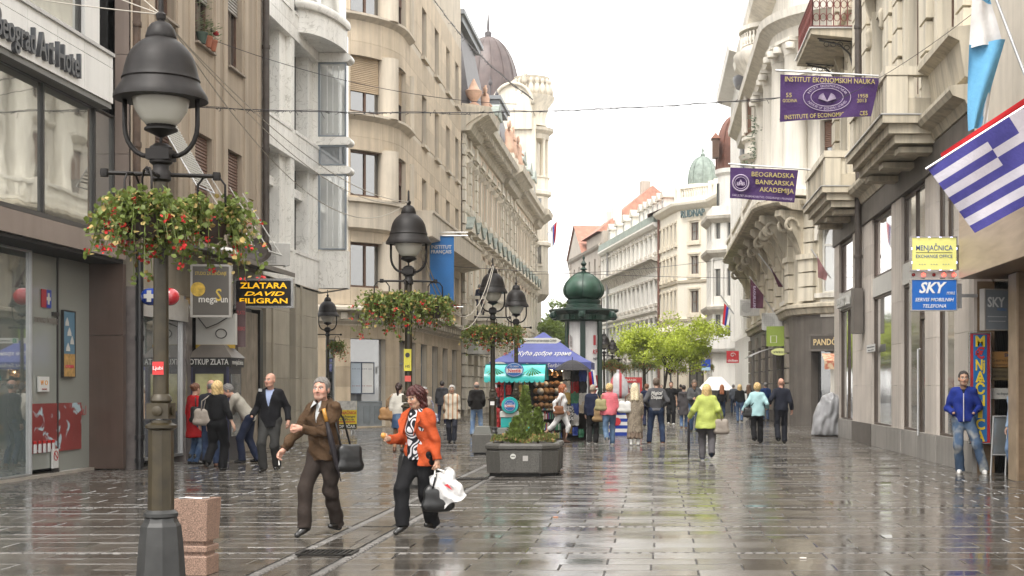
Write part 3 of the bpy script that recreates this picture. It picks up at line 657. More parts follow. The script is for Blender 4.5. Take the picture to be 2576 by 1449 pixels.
# ==== white marble building with the glass bay ============================================
W=Fac('marble_building',[(-9.95,36.45),(-9.95,42.98)],'white marble office building with a rounded glass corner bay')
oA=(.40,2.85);oB=(3.25,6.02);rows=[(5.37,7.87),(8.69,11.2),(12.0,14.5)]
holes=[(a,b,c,d) for (a,b) in (oA,oB) for (c,d) in rows]
m=W.mb();W.wall(m,0,6.06,4.43,19,holes,dep=.62,y=0);m.obj('wall',m_marb,W.root,fix=False)
panels(W,0,6.06,4.43,16,holes,1.35,.9,m_marb,'marble_slab',y0=-.022,y1=-.002)
for (a,b) in (oA,oB):
    for (c,d) in rows:
        W.win(a+.05,b-.6,c,d,m_frame,m_gl2,y=.55,nx=2,fw=.05);m=W.mb();W.bar(m,b-.62,b,.15,.62,c,d);m.obj('inner_pier',m_marb,W.root)
        m=W.mb();W.bar(m,a-.0,b+.05,-.05,.02,c-.09,c-.004);m.obj('window_sill',m_marb,W.root)
        if c<8:m=W.mb();W.bar(m,a,b-.62,.3,.42,c+1.62,c+1.86);m.obj('transom_beam',m_marb,W.root)
W.body(19,m_dark,8,y=.64,z0=4.4)
for a,b in ((.35,2.7),(3.4,6.0)):
    zz=[0,.9,1.8,2.7,3.6,4.42]
    for z0,z1 in zip(zz[:-1],zz[1:]):
        m=W.mb();W.bar(m,a,b,.0,.9,z0+.004,z1-.004);m.obj('stone_block',m_trav,W.root)
    m=W.mb();W.bar(m,a+.5,a+.62,-.05,0,0,4.42);m.obj('pier_rib',m_trav,W.root)
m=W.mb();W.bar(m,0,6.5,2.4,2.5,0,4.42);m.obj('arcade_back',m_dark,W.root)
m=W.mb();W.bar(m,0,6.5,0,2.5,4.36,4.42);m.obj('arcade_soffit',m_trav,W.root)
# projecting bay, its near end faces down the street
def baybox(z0,z1,mat,nm,out=.85,y1=0.0,a=6.08,b=6.5):
    m=W.mb();m.box(a,b,-out,y1,z0,z1);return m.obj(nm,mat,W.root)
baybox(4.5,5.62,m_marb,'bay_base');m=W.mb();m.add([(6.08,-.85,4.5),(6.5,-.85,4.5),(6.5,0,4.36),(6.08,0,4.36)],[(0,1,2,3)]);m.obj('bay_soffit',m_soff,W.root)
m_bayg=M('bay_glass',(.74,.76,.75),rough=.04,var=.12,scale=1.3,metal=.5,coat=1.0);m_bays=glass('bay_spandrel',(.10,.12,.14),var=.2)
for z0,z1,g in ((5.64,7.88,m_bayg),(8.14,8.74,m_bays),(9.0,11.2,m_bayg),(11.5,12.05,m_bays)):
    baybox(z0,z1,g,'bay_pane',.80)
    m=W.mb();m.box(6.04,6.1,-.84,-.79,z0,z1);m.box(6.04,6.1,-.06,.0,z0,z1);m.box(6.04,6.07,-.80,-.06,z1-.04,z1);m.box(6.04,6.07,-.80,-.06,z0,z0+.04);m.obj('bay_frame',M('bay_blue_frame',(.22,.25,.28),rough=.4),W.root)
    if z1-z0>1.5:
        for i in range(3):m=W.mb();m.box(6.07,6.082,-.25-.17*i-.03,-.25-.17*i,z0+.1,z1-.1);m.obj('blind',M('blind_pale',(.62,.63,.62),rough=.5),W.root)
for z0,z1 in ((7.89,8.13),(8.75,8.99),(11.21,11.49)):
    baybox(z0,z1,m_marb,'bay_ledge',.88,0,6.02,6.55)
    m=MB();m.lathe([(.001,-.28),(.12,-.28),(.12,.28),(.001,.28)],14);q=W.xy(6.28,-.86);m.obj('ledge_nose',m_marb,W.root,smooth=40,loc=(q[0],q[1],(z0+z1)/2),rot=(PI/2,0,0))
def arcw(pr,mat,nm):
    m=MB();m.lathe(pr,14,(0,0,0),PI,1.5*PI,cap=False);o=m.mesh(nm,mat,smooth=50)
    q=W.xy(6.1,0);ob=link(nm,o,W.root,(q[0],q[1],0),R(90));ob.scale=(2.5,.86,1);return ob
arcw([(.0,11.5),(1.0,11.5),(1.0,12.2),(0,12.2)],m_marb,'curved_parapet');arcw([(0,12.15),(1.09,12.15),(1.13,12.25),(1.09,12.38),(0,12.4)],m_marb,'curved_ledge');arcw([(.95,12.4),(.95,15.5)],m_bayg,'curved_pane')
# ==== sandstone corner building ===========================================================
arc=[(-13.5+3.5*math.cos(R(a)),57.2+3.5*math.sin(R(a))) for a in range(-90,1,10)]
C=Fac('sandstone_building',[(-18,53.7)]+arc+[(-10.0,74.4)],'sandstone corner building with rounded facade and cultural institute windows')
u=C.u
def Cz(py):return ZA(py,54.5)
us0=u(1053)
flo=[(5.36,7.08),(8.85,10.6),(12.05,14.2),(15.85,18.0)]
fw_=[(u(881),u(962)),(u(991),u(1020))]
st=[C.L[-2]+d for d in (4.6,8.2,11.8,15.0)]
up=[(a,b,c,d) for (a,b) in fw_ for (c,d) in flo]+[(s,s+1.25,c,d) for s in st for (c,d) in flo]
gr=[(u(819),u(843),.2,3.35),(u(881),u(969),.05,3.45),(u(1003),u(1027),.05,3.45)]+[(C.L[-2]+a,C.L[-2]+a+1.7,.3,3.4) for a in (1.2,4.2,7.4,10.6,13.8)]
m=C.mb();C.wall(m,0,C.W,0,23,up+gr,dep=.3);m.obj('wall',m_sandl,C.root,fix=False)
panels(C,u(800),C.W,4.7,7.5,up,1.15,.72,m_sand,y0=-.02,y1=-.002)
for z0,z1 in ((8.72,11.9),(12.1,15.6),(15.9,19.0)):panels(C,u(860),C.W,z0,z1,up,1.7,.9,m_sand,y0=-.02,y1=-.002)
panels(C,u(800),C.W,0.0,3.9,gr,1.2,.78,m_sandg,y0=-.03,y1=-.002)
for k,(a,b,c,d) in enumerate(up):
    C.win(a,b,c,d,m_wfr,m_glw,y=.22,nx=2,fw=.09)
    if k in (2,6):shutter(C,a+.05,b-.05,c+(d-c)*.38,d,m_shut,y=.16)
    elif k in (1,):pass
    elif k in (5,3,7):shutter(C,a+.05,b-.05,c+(d-c)*.45,d,m_shutb,y=.16)
    elif rb.random()<.5:shutter(C,a+.05,b-.05,c+(d-c)*rb.uniform(.3,.7),d,m_shut,y=.16)
    if k>=8:m=C.mb();m.box(a-.1,b+.1,-.16,.2,c-.14,c-.005);m.obj('window_sill',m_sandl,C.root)
for a,b in ((u(963),u(989)),(u(1022),u(1040))):
    for c,d in flo:
        q=C.xy((a+b)/2,.02);m=MB();m.lathe([(.42 if a<u(1000) else .2,c-.1),(.42 if a<u(1000) else .2,d+.1)],20);m.obj('round_mullion',m_sandl,C.root,smooth=40,loc=(q[0],q[1],0))
for z in (12.0,15.8):
    m=C.mb();C.prof(m,u(850),C.L[-2]+1.5,[(.0,z-.28),(-.2,z-.14),(-.26,z-.1),(-.26,z-.01),(0,z-.01)]);m.obj('sill_course',m_sandl,C.root,fix=False)
m=C.mb();C.prof(m,u(830),C.L[-2]+1.2,[(0,7.5),(-.22,7.62),(-.22,8.55),(-.34,8.6),(-.34,8.74),(0,8.74)]);m.obj('balcony_band',m_sandl,C.root,fix=False)
m=C.mb();C.prof(m,C.L[-2]+1.2,C.W+.6,[(0,7.5),(-1.0,7.72),(-1.0,8.62),(-1.06,8.66),(-1.06,8.76),(0,8.76)]);m.obj('balcony',m_sandl,C.root,fix=False)
m=C.mb();C.prof(m,u(800),C.W,[(0,3.95),(-.12,4.05),(-.12,4.3),(-.55,4.42),(-.62,4.46),(-.62,4.56),(0,4.66)]);m.obj('ground_floor_cornice',m_creamd,C.root,fix=False)
for i in range(26):
    uu=u(850)+i*.75
    if uu<C.W-.3:m=MB();m.fn=C.fn;m.box(uu,uu+.22,-.46,-.1,4.12,4.36);m.obj('dentil',m_creamd,C.root)
for k,(a,b,c,d) in enumerate(gr):
    if k==1:
        C.win(a,b,.95,d,M('grey_steel',(.20,.22,.23),rough=.4),m_gl2,y=.2,nx=1,fw=.06)
        m=C.mb();C.bar(m,a,b,.16,.3,.05,.94);m.obj('steel_dado',M('grey_steel',(.2,.22,.23)),C.root)
        for i in range(3):m=C.mb();w=(b-a)/3;C.bar(m,a+i*w+.12,a+(i+1)*w-.12,.14,.16,.18,.82);m.obj('dado_panel',M('grey_steel2',(.16,.18,.19),rough=.4),C.root)
    else:C.win(a,b,c,d,M('grey_steel',(.2,.22,.23)),m_gl if k!=2 else m_gl2,y=.24,nx=2 if k==2 else 1,tb=.72,fw=.07)
C.body(23,m_sandl,12,y=.33)
for px0,w_,cc in ((900,.42,(.40,.46,.52)),(928,.62,(.62,.62,.60))):
    ua=u(px0);q=C.xy(ua,.17);a=C.o
    flat_sign('notice_board','framed %s poster in the sandstone building window'%('blue programme' if px0<910 else 'white portrait'),(a.x+q[0],a.y+q[1],1.9),C.ang(ua),w_,1.15,cc,[('▪▪▪ ▪▪',.1,(.12,.14,.2),0,.35,w_*.7),('▪▪ ▪▪▪',.1,(.3,.08,.08),0,-.3,w_*.7)],frame=M('board_navy',(.03,.04,.07),rough=.4),fw=.04)
# blue institute banner hanging from the balcony side
t=thing('institute_banner','tall blue INSTITUT FRANÇAIS banner hanging from a pole','banner',(XA(1112,60.5),60.5,0))
zt,zb=ZA(594,60.5),ZA(772,60.5)
m=MB();m.grid(lambda a,b:(-.52+1.02*a,.02*math.sin(a*5+b*4)+.03*b,zb+(zt-zb)*b),10,16);m.obj('cloth',M('banner_blue',(.02,.15,.42),rough=.7,var=.12,scale=1.2),t,smooth=True,fix=False)
text('INSTITUT',.21,m_wht,t,(-.03,-.05,ZA(622,60.5)),width=.86,bold=.015);text('FRANÇAIS',.21,m_wht,t,(-.03,-.05,ZA(634,60.5)),width=.86,bold=.015)
m=MB();m.tube([(-.6,0,zt+.02),(1.1,0,zt+.02)],.025);m.tube([(-.6,0,zt+.16),(1.1,0,zt+.16)],.02);m.tube([(-.5,0,zb),(.9,0,zb)],.02);m.obj('pole',m_trim,t)
# ==== ornate academy building =============================================================
A=Fac('academy_building',[(-10.0,75.0),(-10.0,122.0)],'ornate peach and cream academy building with pediments and heavy cornice')
nb=17;sp=A.W/nb;wins=[]
pav=(0,1,7,8,9,15,16)
for i in range(nb):
    c=sp*(i+.5)
    wins+=[(c-.62,c+.62,5.9,9.2),(c-.55,c+.55,11.3,13.6),(c-.5,c+.5,.6,3.9)]
m=A.mb();A.wall(m,0,A.W,0,4.6,[w for w in wins if w[2]<4],dep=.4);m.obj('ground_wall',m_creamd,A.root,fix=False)
m=A.mb();A.wall(m,0,A.W,4.6,15.0,[w for w in wins if w[2]>4],dep=.3);m.obj('wall',m_peach,A.root,fix=False)
for (a,b,c,d) in wins:A.win(a,b,c,d,m_wht if c>4 else M('brown_door',(.07,.04,.03),rough=.5),m_gl,y=.22,nx=2,tb=.7,fw=.07)
A.body(15,m_cream,12,y=.42)
mp=MB();mp.prism([(-.95,0),(.95,0),(.95,.12),(0,.75),(-.95,.12)],-.42,0);PED=mp.mesh('pediment',m_cream)
mp=MB();mp.add([(-1.05,-.5,.12),(0,-.5,.82),(1.05,-.5,.12),(-1.05,.02,.12),(0,.02,.82),(1.05,.02,.12),(-1.05,-.5,.18),(0,-.5,.88),(1.05,-.5,.18),(-1.05,.02,.18),(0,.02,.88),(1.05,.02,.18)],[(0,1,4,3),(1,2,5,4),(6,7,10,9),(7,8,11,10),(0,6,7,1),(1,7,8,2)]);PEDR=mp.mesh('pediment_roof',m_copper)
mp=MB();mp.box(-.85,.85,-.32,0,0,.14);mp.box(-.75,.75,-.2,0,-.12,0);HOOD=mp.mesh('hood',m_cream)
mp=MB();mp.lathe([(.13,0),(.13,.12),(.10,.16),(.095,2.6),(.12,2.7),(.15,2.85)],10);COLM=mp.mesh('half_column',m_cream,smooth=40)
mp=MB();mp.prism([(-.06,0),(-.28,.05),(-.34,.22),(-.2,.34),(-.12,.5),(0,.5),(0,0)],-.08,.08,'x');BRK=mp.mesh('bracket',m_cream)
for i in range(nb):
    c=sp*(i+.5)
    A.place(PED,'pediment',c,-.02,9.75);A.place(PEDR,'pediment_roof',c,-.02,9.76);A.place(HOOD,'hood',c,-.02,13.95)
    for s_ in (-.85,.85):
        A.place(COLM,'half_column',c+s_,-.06,6.0);A.place(BRK,'bracket',c+s_,-.0,9.2);A.place(BRK,'bracket',c+s_*.85,0,13.35)
        m=A.mb();m.box(c+s_*.85-.1,c+s_*.85+.1,-.07,0,11.2,13.4);m.obj('jamb',m_cream,A.root)
    m=A.mb();m.box(c-.9,c+.9,-.16,0,5.55,5.85);m.obj('window_sill',m_cream,A.root);m=A.mb();m.box(c-.75,c+.75,-.12,0,11.0,11.25);m.obj('window_sill',m_cream,A.root)
    m=A.mb();m.box(c-.8,c+.8,-.05,-.001,14.2,14.75);m.obj('frieze_panel',m_creamd,A.root)
for i in range(nb+1):
    c=min(max(sp*i,.35),A.W-.35);quo=i in (0,1,2,7,8,9,10,15,16,17)
    if quo:
        for k in range(17):w=.42 if k%2 else .30;m=A.mb();m.box(c-w,c+w,-.14,0,4.75+k*.6,4.75+k*.6+.54);m.obj('quoin',m_cream,A.root)
    for k in range(7):
        m=A.mb();w=.58 if k%2 else .48;m.box(c-w,c+w,-.2,0,.35+k*.6,.35+k*.6+.52);m.obj('rusticated_block',m_cream,A.root)
m=A.mb();A.prof(m,0,A.W,[(0,4.6),(-.2,4.7),(-.3,4.95),(-.3,5.1),(0,5.15)]);m.obj('string_course',m_cream,A.root,fix=False)
m=A.mb();A.prof(m,0,A.W,[(0,10.75),(-.12,10.8),(-.16,10.95),(0,11.0)]);m.obj('string_course',m_cream,A.root,fix=False)
m=A.mb();A.prof(m,-.3,A.W+.3,[(.3,14.9),(-.15,14.95),(-.25,15.25),(-.9,15.7),(-1.05,15.75),(-1.12,16.1),(.3,16.3)]);m.obj('main_cornice',m_creamd,A.root,fix=False)
for (a,b) in ((-.2,4.6),(19.5,27.5),(43,47.2)):
    m=A.mb();A.prof(m,a,b,[(0,14.95),(-.45,15.0),(-.6,15.3),(-1.25,15.75),(-1.4,15.8),(-1.48,16.2),(0,16.4)]);m.obj('pavilion_cornice',m_creamd,A.root,fix=False)
mp=MB();mp.box(-.12,.12,-.75,0,0,.3);MOD=mp.mesh('modillion',m_creamd)
for i in range(58):A.place(MOD,'modillion',.5+i*.8,-.12,15.32)
# mansard, dormers and the statues on the parapet
m=A.mb();m.add([(0,.2,16.3),(A.W,.2,16.3),(A.W,1.9,20.2),(0,1.9,20.2),(0,11,16.3),(A.W,11,16.3),(A.W,11,20.2),(0,11,20.2)],[(0,1,2,3),(3,2,6,7),(0,3,7,4),(1,5,6,2)]);m.obj('mansard_roof',m_slate,A.root,fix=False)
def dormer(c,w=1.1,z=16.3):
    m=A.mb();m.box(c-w,c+w,-.35,2.0,z,z+1.9);m.obj('dormer',m_cream,A.root)
    m=A.mb();m.prism([(c-w-.2,z+1.9),(c+w+.2,z+1.9),(c+w+.2,z+2.05),(c+w*.6,z+2.6),(c,z+2.8),(c-w*.6,z+2.6),(c-w-.2,z+2.05)],-.5,2.2);m.obj('dormer_roof',m_copper,A.root,fix=False)
    A.win(c-.4,c+.4,z+.4,z+1.6,m_wht,m_gl,y=-.37,nx=2,fw=.06)
for c in (14.0,31.5,37.0,41.0):dormer(c)
def pavilion_roof(c,w,z0,z1,top):
    m=A.mb();m.add([(c-w,-.3,z0),(c+w,-.3,z0),(c+w,6,z0),(c-w,6,z0),(c-w*.7,.6,z1),(c+w*.7,.6,z1),(c+w*.7,5,z1),(c-w*.7,5,z1)],[(0,1,5,4),(1,2,6,5),(2,3,7,6),(3,0,4,7),(4,5,6,7)]);m.obj('pavilion_mansard',m_slate,A.root,fix=False)
    m=A.mb();m.box(c-w*.8,c+w*.8,.3,5.4,z1,z1+.35);m.box(c-w*.86,c+w*.86,.15,5.5,z1+.35,z1+.6);m.obj('mansard_crown',M('lead_grey',(.20,.21,.22),rough=.5,var=.2),A.root)
    m=MB();m.lathe([(.05,0),(.05,.9),(.14,1.0),(.14,1.15),(.03,1.35),(.015,top)],8);A.place(m.mesh('finial',m_slate),'finial',c-w*.5,1.0,z1+.6);A.place(m.mesh('finial',m_slate),'finial',c+w*.6,1.0,z1+.6)
pavilion_roof(6.3,5.0,16.3,21.3,2.0);pavilion_roof(23.5,3.6,16.3,20.4,1.6)
def statue(c,z,s=1.0):
    m=A.mb();m.box(c-.4*s,c+.4*s,-.75,-.05,z,z+.5);m.obj('plinth',m_cream,A.root)
    mm=MB();mm.lathe([(.34,0),(.36,.3),(.26,.7),(.30,1.05),(.22,1.25),(.09,1.32),(.14,1.42),(.14,1.58),(.02,1.68)],10,sy=.8);mm.tube([(.2,0,1.15),(.5,-.1,.9),(.42,-.3,.7)],.08,r1=.05);mm.tube([(-.2,0,1.15),(-.5,-.05,1.3),(-.6,-.1,1.6)],.08,r1=.05)
    A.place(mm.mesh('statue',M('terracotta_statue',(.62,.40,.29),rough=.8,var=.2),smooth=True),'statue',c,-.4,z+.5,scale=(s,s,s))
statue(6.8,16.4,1.1);statue(20.5,16.6,1.3);statue(22.8,16.6,1.3);statue(26.5,16.6,1.3)
for c in (1.2,8.6,27.6,30.0):
    mm=MB();mm.lathe([(.3,0),(.3,.25),(.12,.35),(.4,.7),(.46,.95),(.3,1.05),(.2,1.25),(.04,1.6)],12);A.place(mm.mesh('urn',M('terracotta_statue',(0,0,0)),smooth=40),'urn',c,-.45,16.35)
# balcony over the entrance with balusters and scroll brackets
m=A.mb();m.box(.6,6.2,-1.5,0,5.05,5.35);m.obj('balcony_floor',m_cream,A.root);m=A.mb();m.box(.6,6.2,-1.5,-1.28,6.2,6.36);m.box(.6,.82,-1.28,0,6.2,6.36);m.obj('balcony_rail',m_cream,A.root)
mb_=MB();mb_.lathe([(.09,0),(.09,.1),(.06,.15),(.11,.35),(.1,.45),(.05,.62),(.09,.75),(.09,.85)],8);BAL=mb_.mesh('baluster',m_cream,smooth=40)
for i in range(14):A.place(BAL,'baluster',1.05+i*.38,-1.39,5.35)
for i in range(4):A.place(BAL,'baluster',.71,-1.15+i*.32,5.35)
for c in (.75,6.0):m=A.mb();m.box(c-.2,c+.2,-1.5,-1.2,5.35,6.5);m.obj('balcony_pier',m_cream,A.root)
for c in (1.0,3.4,5.8):
    m=MB();pts=[(-.2-.9*t*math.cos(t*7),-.25-.5*t*math.sin(t*7)) for t in [1-i/16*.9 for i in range(17)]]
    m.prism([(0,0),(-1.35,0),(-1.4,-.2),(-1.0,-.3),(-.6,-.55),(-.3,-1.0),(0,-1.1)],-.2,.2,'x');m.lathe([(.26,-.22),(.26,.22)],14,(0,0,0));A.place(m.mesh('scroll_bracket',m_cream),'scroll_bracket',c,0,5.05)
for i,z in enumerate((3.3,)):
    ac_unit(-9.75,76.3,ZA(890,76),R(90),'left white air conditioner unit low on the academy building',1.5).rotation_euler=(0,0,R(40))
    ac_unit(-9.65,79.0,ZA(890,78),R(90),'right white air conditioner unit low on the academy building',1.5).rotation_euler=(0,0,R(40))
# ==== round corner turret and the domed house behind =====================================
TX,TY=-10.75,127.0
t=thing('corner_turret','cream round corner turret with open loggia and sculpted crown','turret',(TX,TY,0))
def tl(pr,nm,mat,n=24,**k):m=MB();m.lathe(pr,n);return m.obj(nm,mat,t,smooth=35,**k)
tl([(.3,8.9),(1.1,9.2),(1.5,9.7),(1.5,11.6)],'bay_foot',m_creamd);tl([(1.45,11.6),(1.45,13.9),(1.7,14.0),(1.7,14.3),(1.45,14.4),(1.45,18.3)],'bay_wall',m_cream)
tl([(1.45,18.3),(1.75,18.5),(1.75,18.8),(1.5,18.9),(1.5,19.9),(1.6,20.0),(1.6,20.1),(.2,20.1)],'loggia_parapet',m_cream)
for i in range(8):
    a=i*PI/4+.2;m=MB();m.lathe([(.18,20.1),(.15,20.3),(.14,23.2),(.2,23.4)],10,(1.32*math.cos(a),1.32*math.sin(a),0));m.obj('column',m_cream,t,smooth=40)
tl([(.2,23.3),(1.5,23.4),(1.55,23.8),(1.9,24.1),(1.95,24.35),(.3,24.6)],'loggia_cornice',m_creamd);tl([(1.3,24.6),(1.2,25.2),(1.5,26.3),(1.95,26.9),(2.05,27.2),(.3,27.2)],'flared_crown',m_cream)
for i in range(10):
    a=-PI+i*.32;m=MB();m.lathe([(.3,0),(.34,.4),(.2,.9),(.12,1.0),(.2,1.15),(.18,1.35),(.02,1.5)],8,(1.65*math.cos(a),1.65*math.sin(a),27.2));m.obj('figure',m_creamd,t,smooth=True)
tl([(1.4,27.2),(1.4,28.6),(1.6,28.9),(.2,29.2)],'drum',m_cream)
for i,(px,zz) in enumerate(((1316,12.4),(1352,12.4),(1316,16.2),(1352,16.2))):
    a=-PI/2+(-.45 if i%2==0 else .45);m=MB();m.box(-.3,.3,-.06,.05,0,1.9);m.obj('window',m_gl,t,loc=(1.44*math.cos(a),1.44*math.sin(a),zz),rot=a+PI/2)
    m=MB();m.box(-.4,-.3,-.1,.05,-.1,2.0);m.box(.3,.4,-.1,.05,-.1,2.0);m.box(-.4,.4,-.14,.05,-.25,-.1);m.box(-.4,.4,-.14,.05,1.9,2.1);m.obj('window_frame',m_cream,t,loc=(1.44*math.cos(a),1.44*math.sin(a),zz),rot=a+PI/2)
m=MB();m.box(-5,.2,.2,8,0,20);m.obj('wall',m_cream,t)
t=thing('arched_gable','cream arched attic gable with a small statue beside the brown dome','gable',(XA(1295,126),125,0))
z0=ZA(268,125);m=MB();m.prism([(-1.6,z0-2),(1.6,z0-2)]+[(1.6*math.cos(a),z0+1.75*math.sin(a)+.1) for a in [PI*i/14 for i in range(15)]],-.3,.6);m.obj('gable',m_cream,t,fix=False)
m=MB();m.tube([(1.7*math.cos(a),-.4,z0+1.85*math.sin(a)+.1) for a in [PI*i/14 for i in range(15)]],.16,8);m.obj('arch_moulding',m_creamd,t,smooth=True)
mm=MB();mm.lathe([(.2,0),(.22,.3),(.14,.6),(.17,.8),(.06,.95),(.09,1.05),(.01,1.2)],8,(.9,0,z0+2.0));mm.tube([(.95,0,z0+2.75),(1.3,0,z0+2.9),(1.55,0,z0+3.4)],.06,r1=.04);mm.obj('statue',m_creamd,t,smooth=True)
m=MB();m.box(-2.2,1.9,.0,5,10,z0-1);m.obj('wall',m_cream,t)
t=thing('brown_dome','big brown sheet metal dome rising behind the academy roof','dome',(XA(1222,136),138,0))
zb=ZA(235,136);zt=ZA(80,136);rr=2.95
m=MB();m.lathe([(rr,zb-4),(rr,zb)]+[(rr*math.cos(a),zb+(zt-zb)*math.sin(a)) for a in [PI/2*i/14 for i in range(1,14)]]+[(.05,zt)],28);m.obj('shell',m_leadroof,t,smooth=30)
for i in range(14):
    a=i*2*PI/14;m=MB();m.tube([(1.01*rr*math.cos(b)*math.cos(a),1.01*rr*math.cos(b)*math.sin(a),zb+(zt-zb)*math.sin(b)) for b in [PI/2*k/9 for k in range(10)]],.05,4);m.obj('rib',m_leadroof,t)
m=MB();m.lathe([(rr+.5,zb-16),(rr+.5,zb-4.2),(rr+.8,zb-4),(rr+.1,zb-3.9)],16);m.obj('drum',m_cream,t,smooth=30)
m=MB();m.lathe([(.3,0),(.35,.5),(.1,.7),(.15,1.0),(.02,2.6)],10,(0,0,zt-.1));m.obj('finial',m_slate,t,smooth=40)
# ==== right side ==========================================================================
m_buff=M('buff_stucco',(.68,.62,.50),rough=.85,var=.09,scale=.9,streak=.36,bump=.08,bscale=40)
m_buffd=M('weathered_buff',(.56,.50,.39),rough=.85,var=.16,scale=1.4,streak=.52,bump=.1,bscale=40)
m_ivory=M('ivory_stucco',(.76,.72,.64),rough=.85,var=.07,scale=.9,streak=.30,bump=.06,bscale=40)
m_pinkst=M('pinkish_stone',(.62,.56,.50),rough=.5,var=.10,scale=1.4,streak=.3,rnd=.07)
m_plin=M('grey_plinth',(.33,.31,.285),rough=.45,var=.14,scale=2,streak=.35)
m_greyst=M('dark_grey_stone',(.13,.115,.10),rough=.55,var=.2,scale=1.5,streak=.3)
m_brz=M('bronze_frame',(.085,.06,.045),rough=.35,var=.15,metal=.3)
def shop_glass():
    m=M('shop_pane',(.42,.43,.41),rough=.03,var=.25,scale=.9,metal=.55,spec=1.0,coat=1.0);wavy(m,.03,.7);return m
m_shop=shop_glass()
D=Fac('balcony_building',[(5.9,46.3),(5.9,26.15)],'cream old building with stone balconies over a tall glass shop front')
du=lambda Yw:46.3-Yw
# tall shop front
piers=[(46.3,45.1),(42.05,38.4),(35.2,33.8),(30.85,29.6),(27.85,26.15)]
opn=[(45.1,42.05),(38.4,35.2),(33.8,30.85),(29.6,27.85)]
for k,(a,b) in enumerate(piers):
    zz=[0,.57,1.6,2.6,3.6,4.6,5.4,6.05]
    for z0,z1 in zip(zz[:-1],zz[1:]):
        m=D.mb();D.bar(m,du(a)+.003,du(b)-.003,-.04 if z0>.1 else-.07,.3,z0+.003,z1-.003);m.obj('stone_block',(m_plin if z0==0 and k!=1 else (m_greyst if z0==0 else m_pinkst)),D.root)
for k,(a,b) in enumerate(opn):
    ua,ub=du(a),du(b)
    m=D.mb();D.bar(m,ua,ub,-.05,.3,0,.57);m.obj('plinth',m_plin,D.root)
    if k==2:
        mid=du(31.75);D.win(ua,mid,.57,3.95,m_brz,m_shop,y=.08,nx=1,fw=.05);D.win(mid,ub,.08,3.95,m_brz,m_shop,y=.06,nx=1,fw=.07,name='door',tb=.78)
        q=D.xy((mid+ub)/2-.2,-.02);m=MB();m.tube([(0,0,.5),(-.05,0,.5),(-.05,0,2.4),(0,0,2.4)],.022,8);m.obj('door_handle',m_trim,D.root,loc=(q[0],q[1],0))
    else:D.win(ua,ub,.57,3.95,m_brz,m_shop,y=.08,nx=1 if k!=0 else 2,fw=.05)
    m=D.mb();D.bar(m,ua,ub,-.01,.2,3.96,4.45);m.obj('transom_panel',m_wht,D.root)
    D.win(ua,ub,4.46,6.04,m_brz,m_shop if k>1 else glass('poster_pane',(.36,.30,.28),var=.5,scale=1.6),y=.08,nx=2 if k>1 else 1,fw=.06)
m=D.mb();D.bar(m,0,D.W,-.10,.3,6.06,6.62);m.obj('dark_fascia',m_greyst,D.root)
m=D.mb();D.prof(m,0,D.W,[(.3,6.63),(-.12,6.65),(-.2,6.82),(-.42,6.9),(-.48,7.0),(-.48,7.08),(.3,7.16)]);m.obj('shop_cornice',m_buffd,D.root,fix=False)
D.body(20.5,m_ivory,9,y=.34,u0=.0)
# upper floors
upc=[(du(37.9),du(36.2)),(du(33.0),du(31.3)),(du(29.2),du(27.6))];uz_=[(8.0,11.3),(13.0,16.0)]
holes=[(a,b,c,d) for a,b in upc for c,d in uz_]+[(du(44.2),du(42.8),8.0,11.2),(du(44.2),du(42.8),13,16)]
m=D.mb();D.wall(m,0,D.W,7.1,20.5,holes,dep=.32);m.obj('wall',m_buff,D.root,fix=False)
mp=MB();mp.prism([(-1.15,0),(1.15,0),(1.15,.14),(.2,.6),(0,.5),(-.2,.6),(-1.15,.14)],-.34,0);DPED=mp.mesh('pediment',m_buffd)
mp=MB();mp.prism([(0,0),(-.1,.02),(-.2,.3),(-.26,.5),(-.22,.62),(0,.62)],-.1,.1,'x');DBR=mp.mesh('bracket',m_buffd)
mp=MB();mp.lathe([(.02,0),(.10,.1),(.06,.22),(.12,.4),(.05,.55)],10);DORN=mp.mesh('stucco_drop',m_buffd,smooth=True)
for (a,b,c,d) in holes:
    D.win(a,b,c,d,m_wfr,m_gl,y=.24,nx=2,tb=.72,fw=.08);cc=(a+b)/2
    for s_ in (-1,1):
        m=D.mb();e=cc+s_*((b-a)/2+.16);D.bar(m,e-.14,e+.14,-.10,0,c-.1,d+.2);m.obj('jamb',m_buff,D.root);D.place(DBR,'bracket',e,-.02,d+.02);D.place(DORN,'stucco_drop',e,-.14,d-.75)
    D.place(DPED,'pediment',cc,-.02,d+.66)
    m=D.mb();D.bar(m,a-.35,b+.35,-.18,.1,c-.24,c-.1);m.obj('window_sill',m_buffd,D.root)
for Yp in (45.6,40.9,39.0,35.3,34.0,30.5,26.9):
    w=.42
    for k in range(19):m=D.mb();ww=w if k%2 else w-.07;D.bar(m,du(Yp)-ww,du(Yp)+ww,-.16,0,7.3+k*.68,7.3+k*.68+.61);m.obj('quoin',m_buff,D.root)
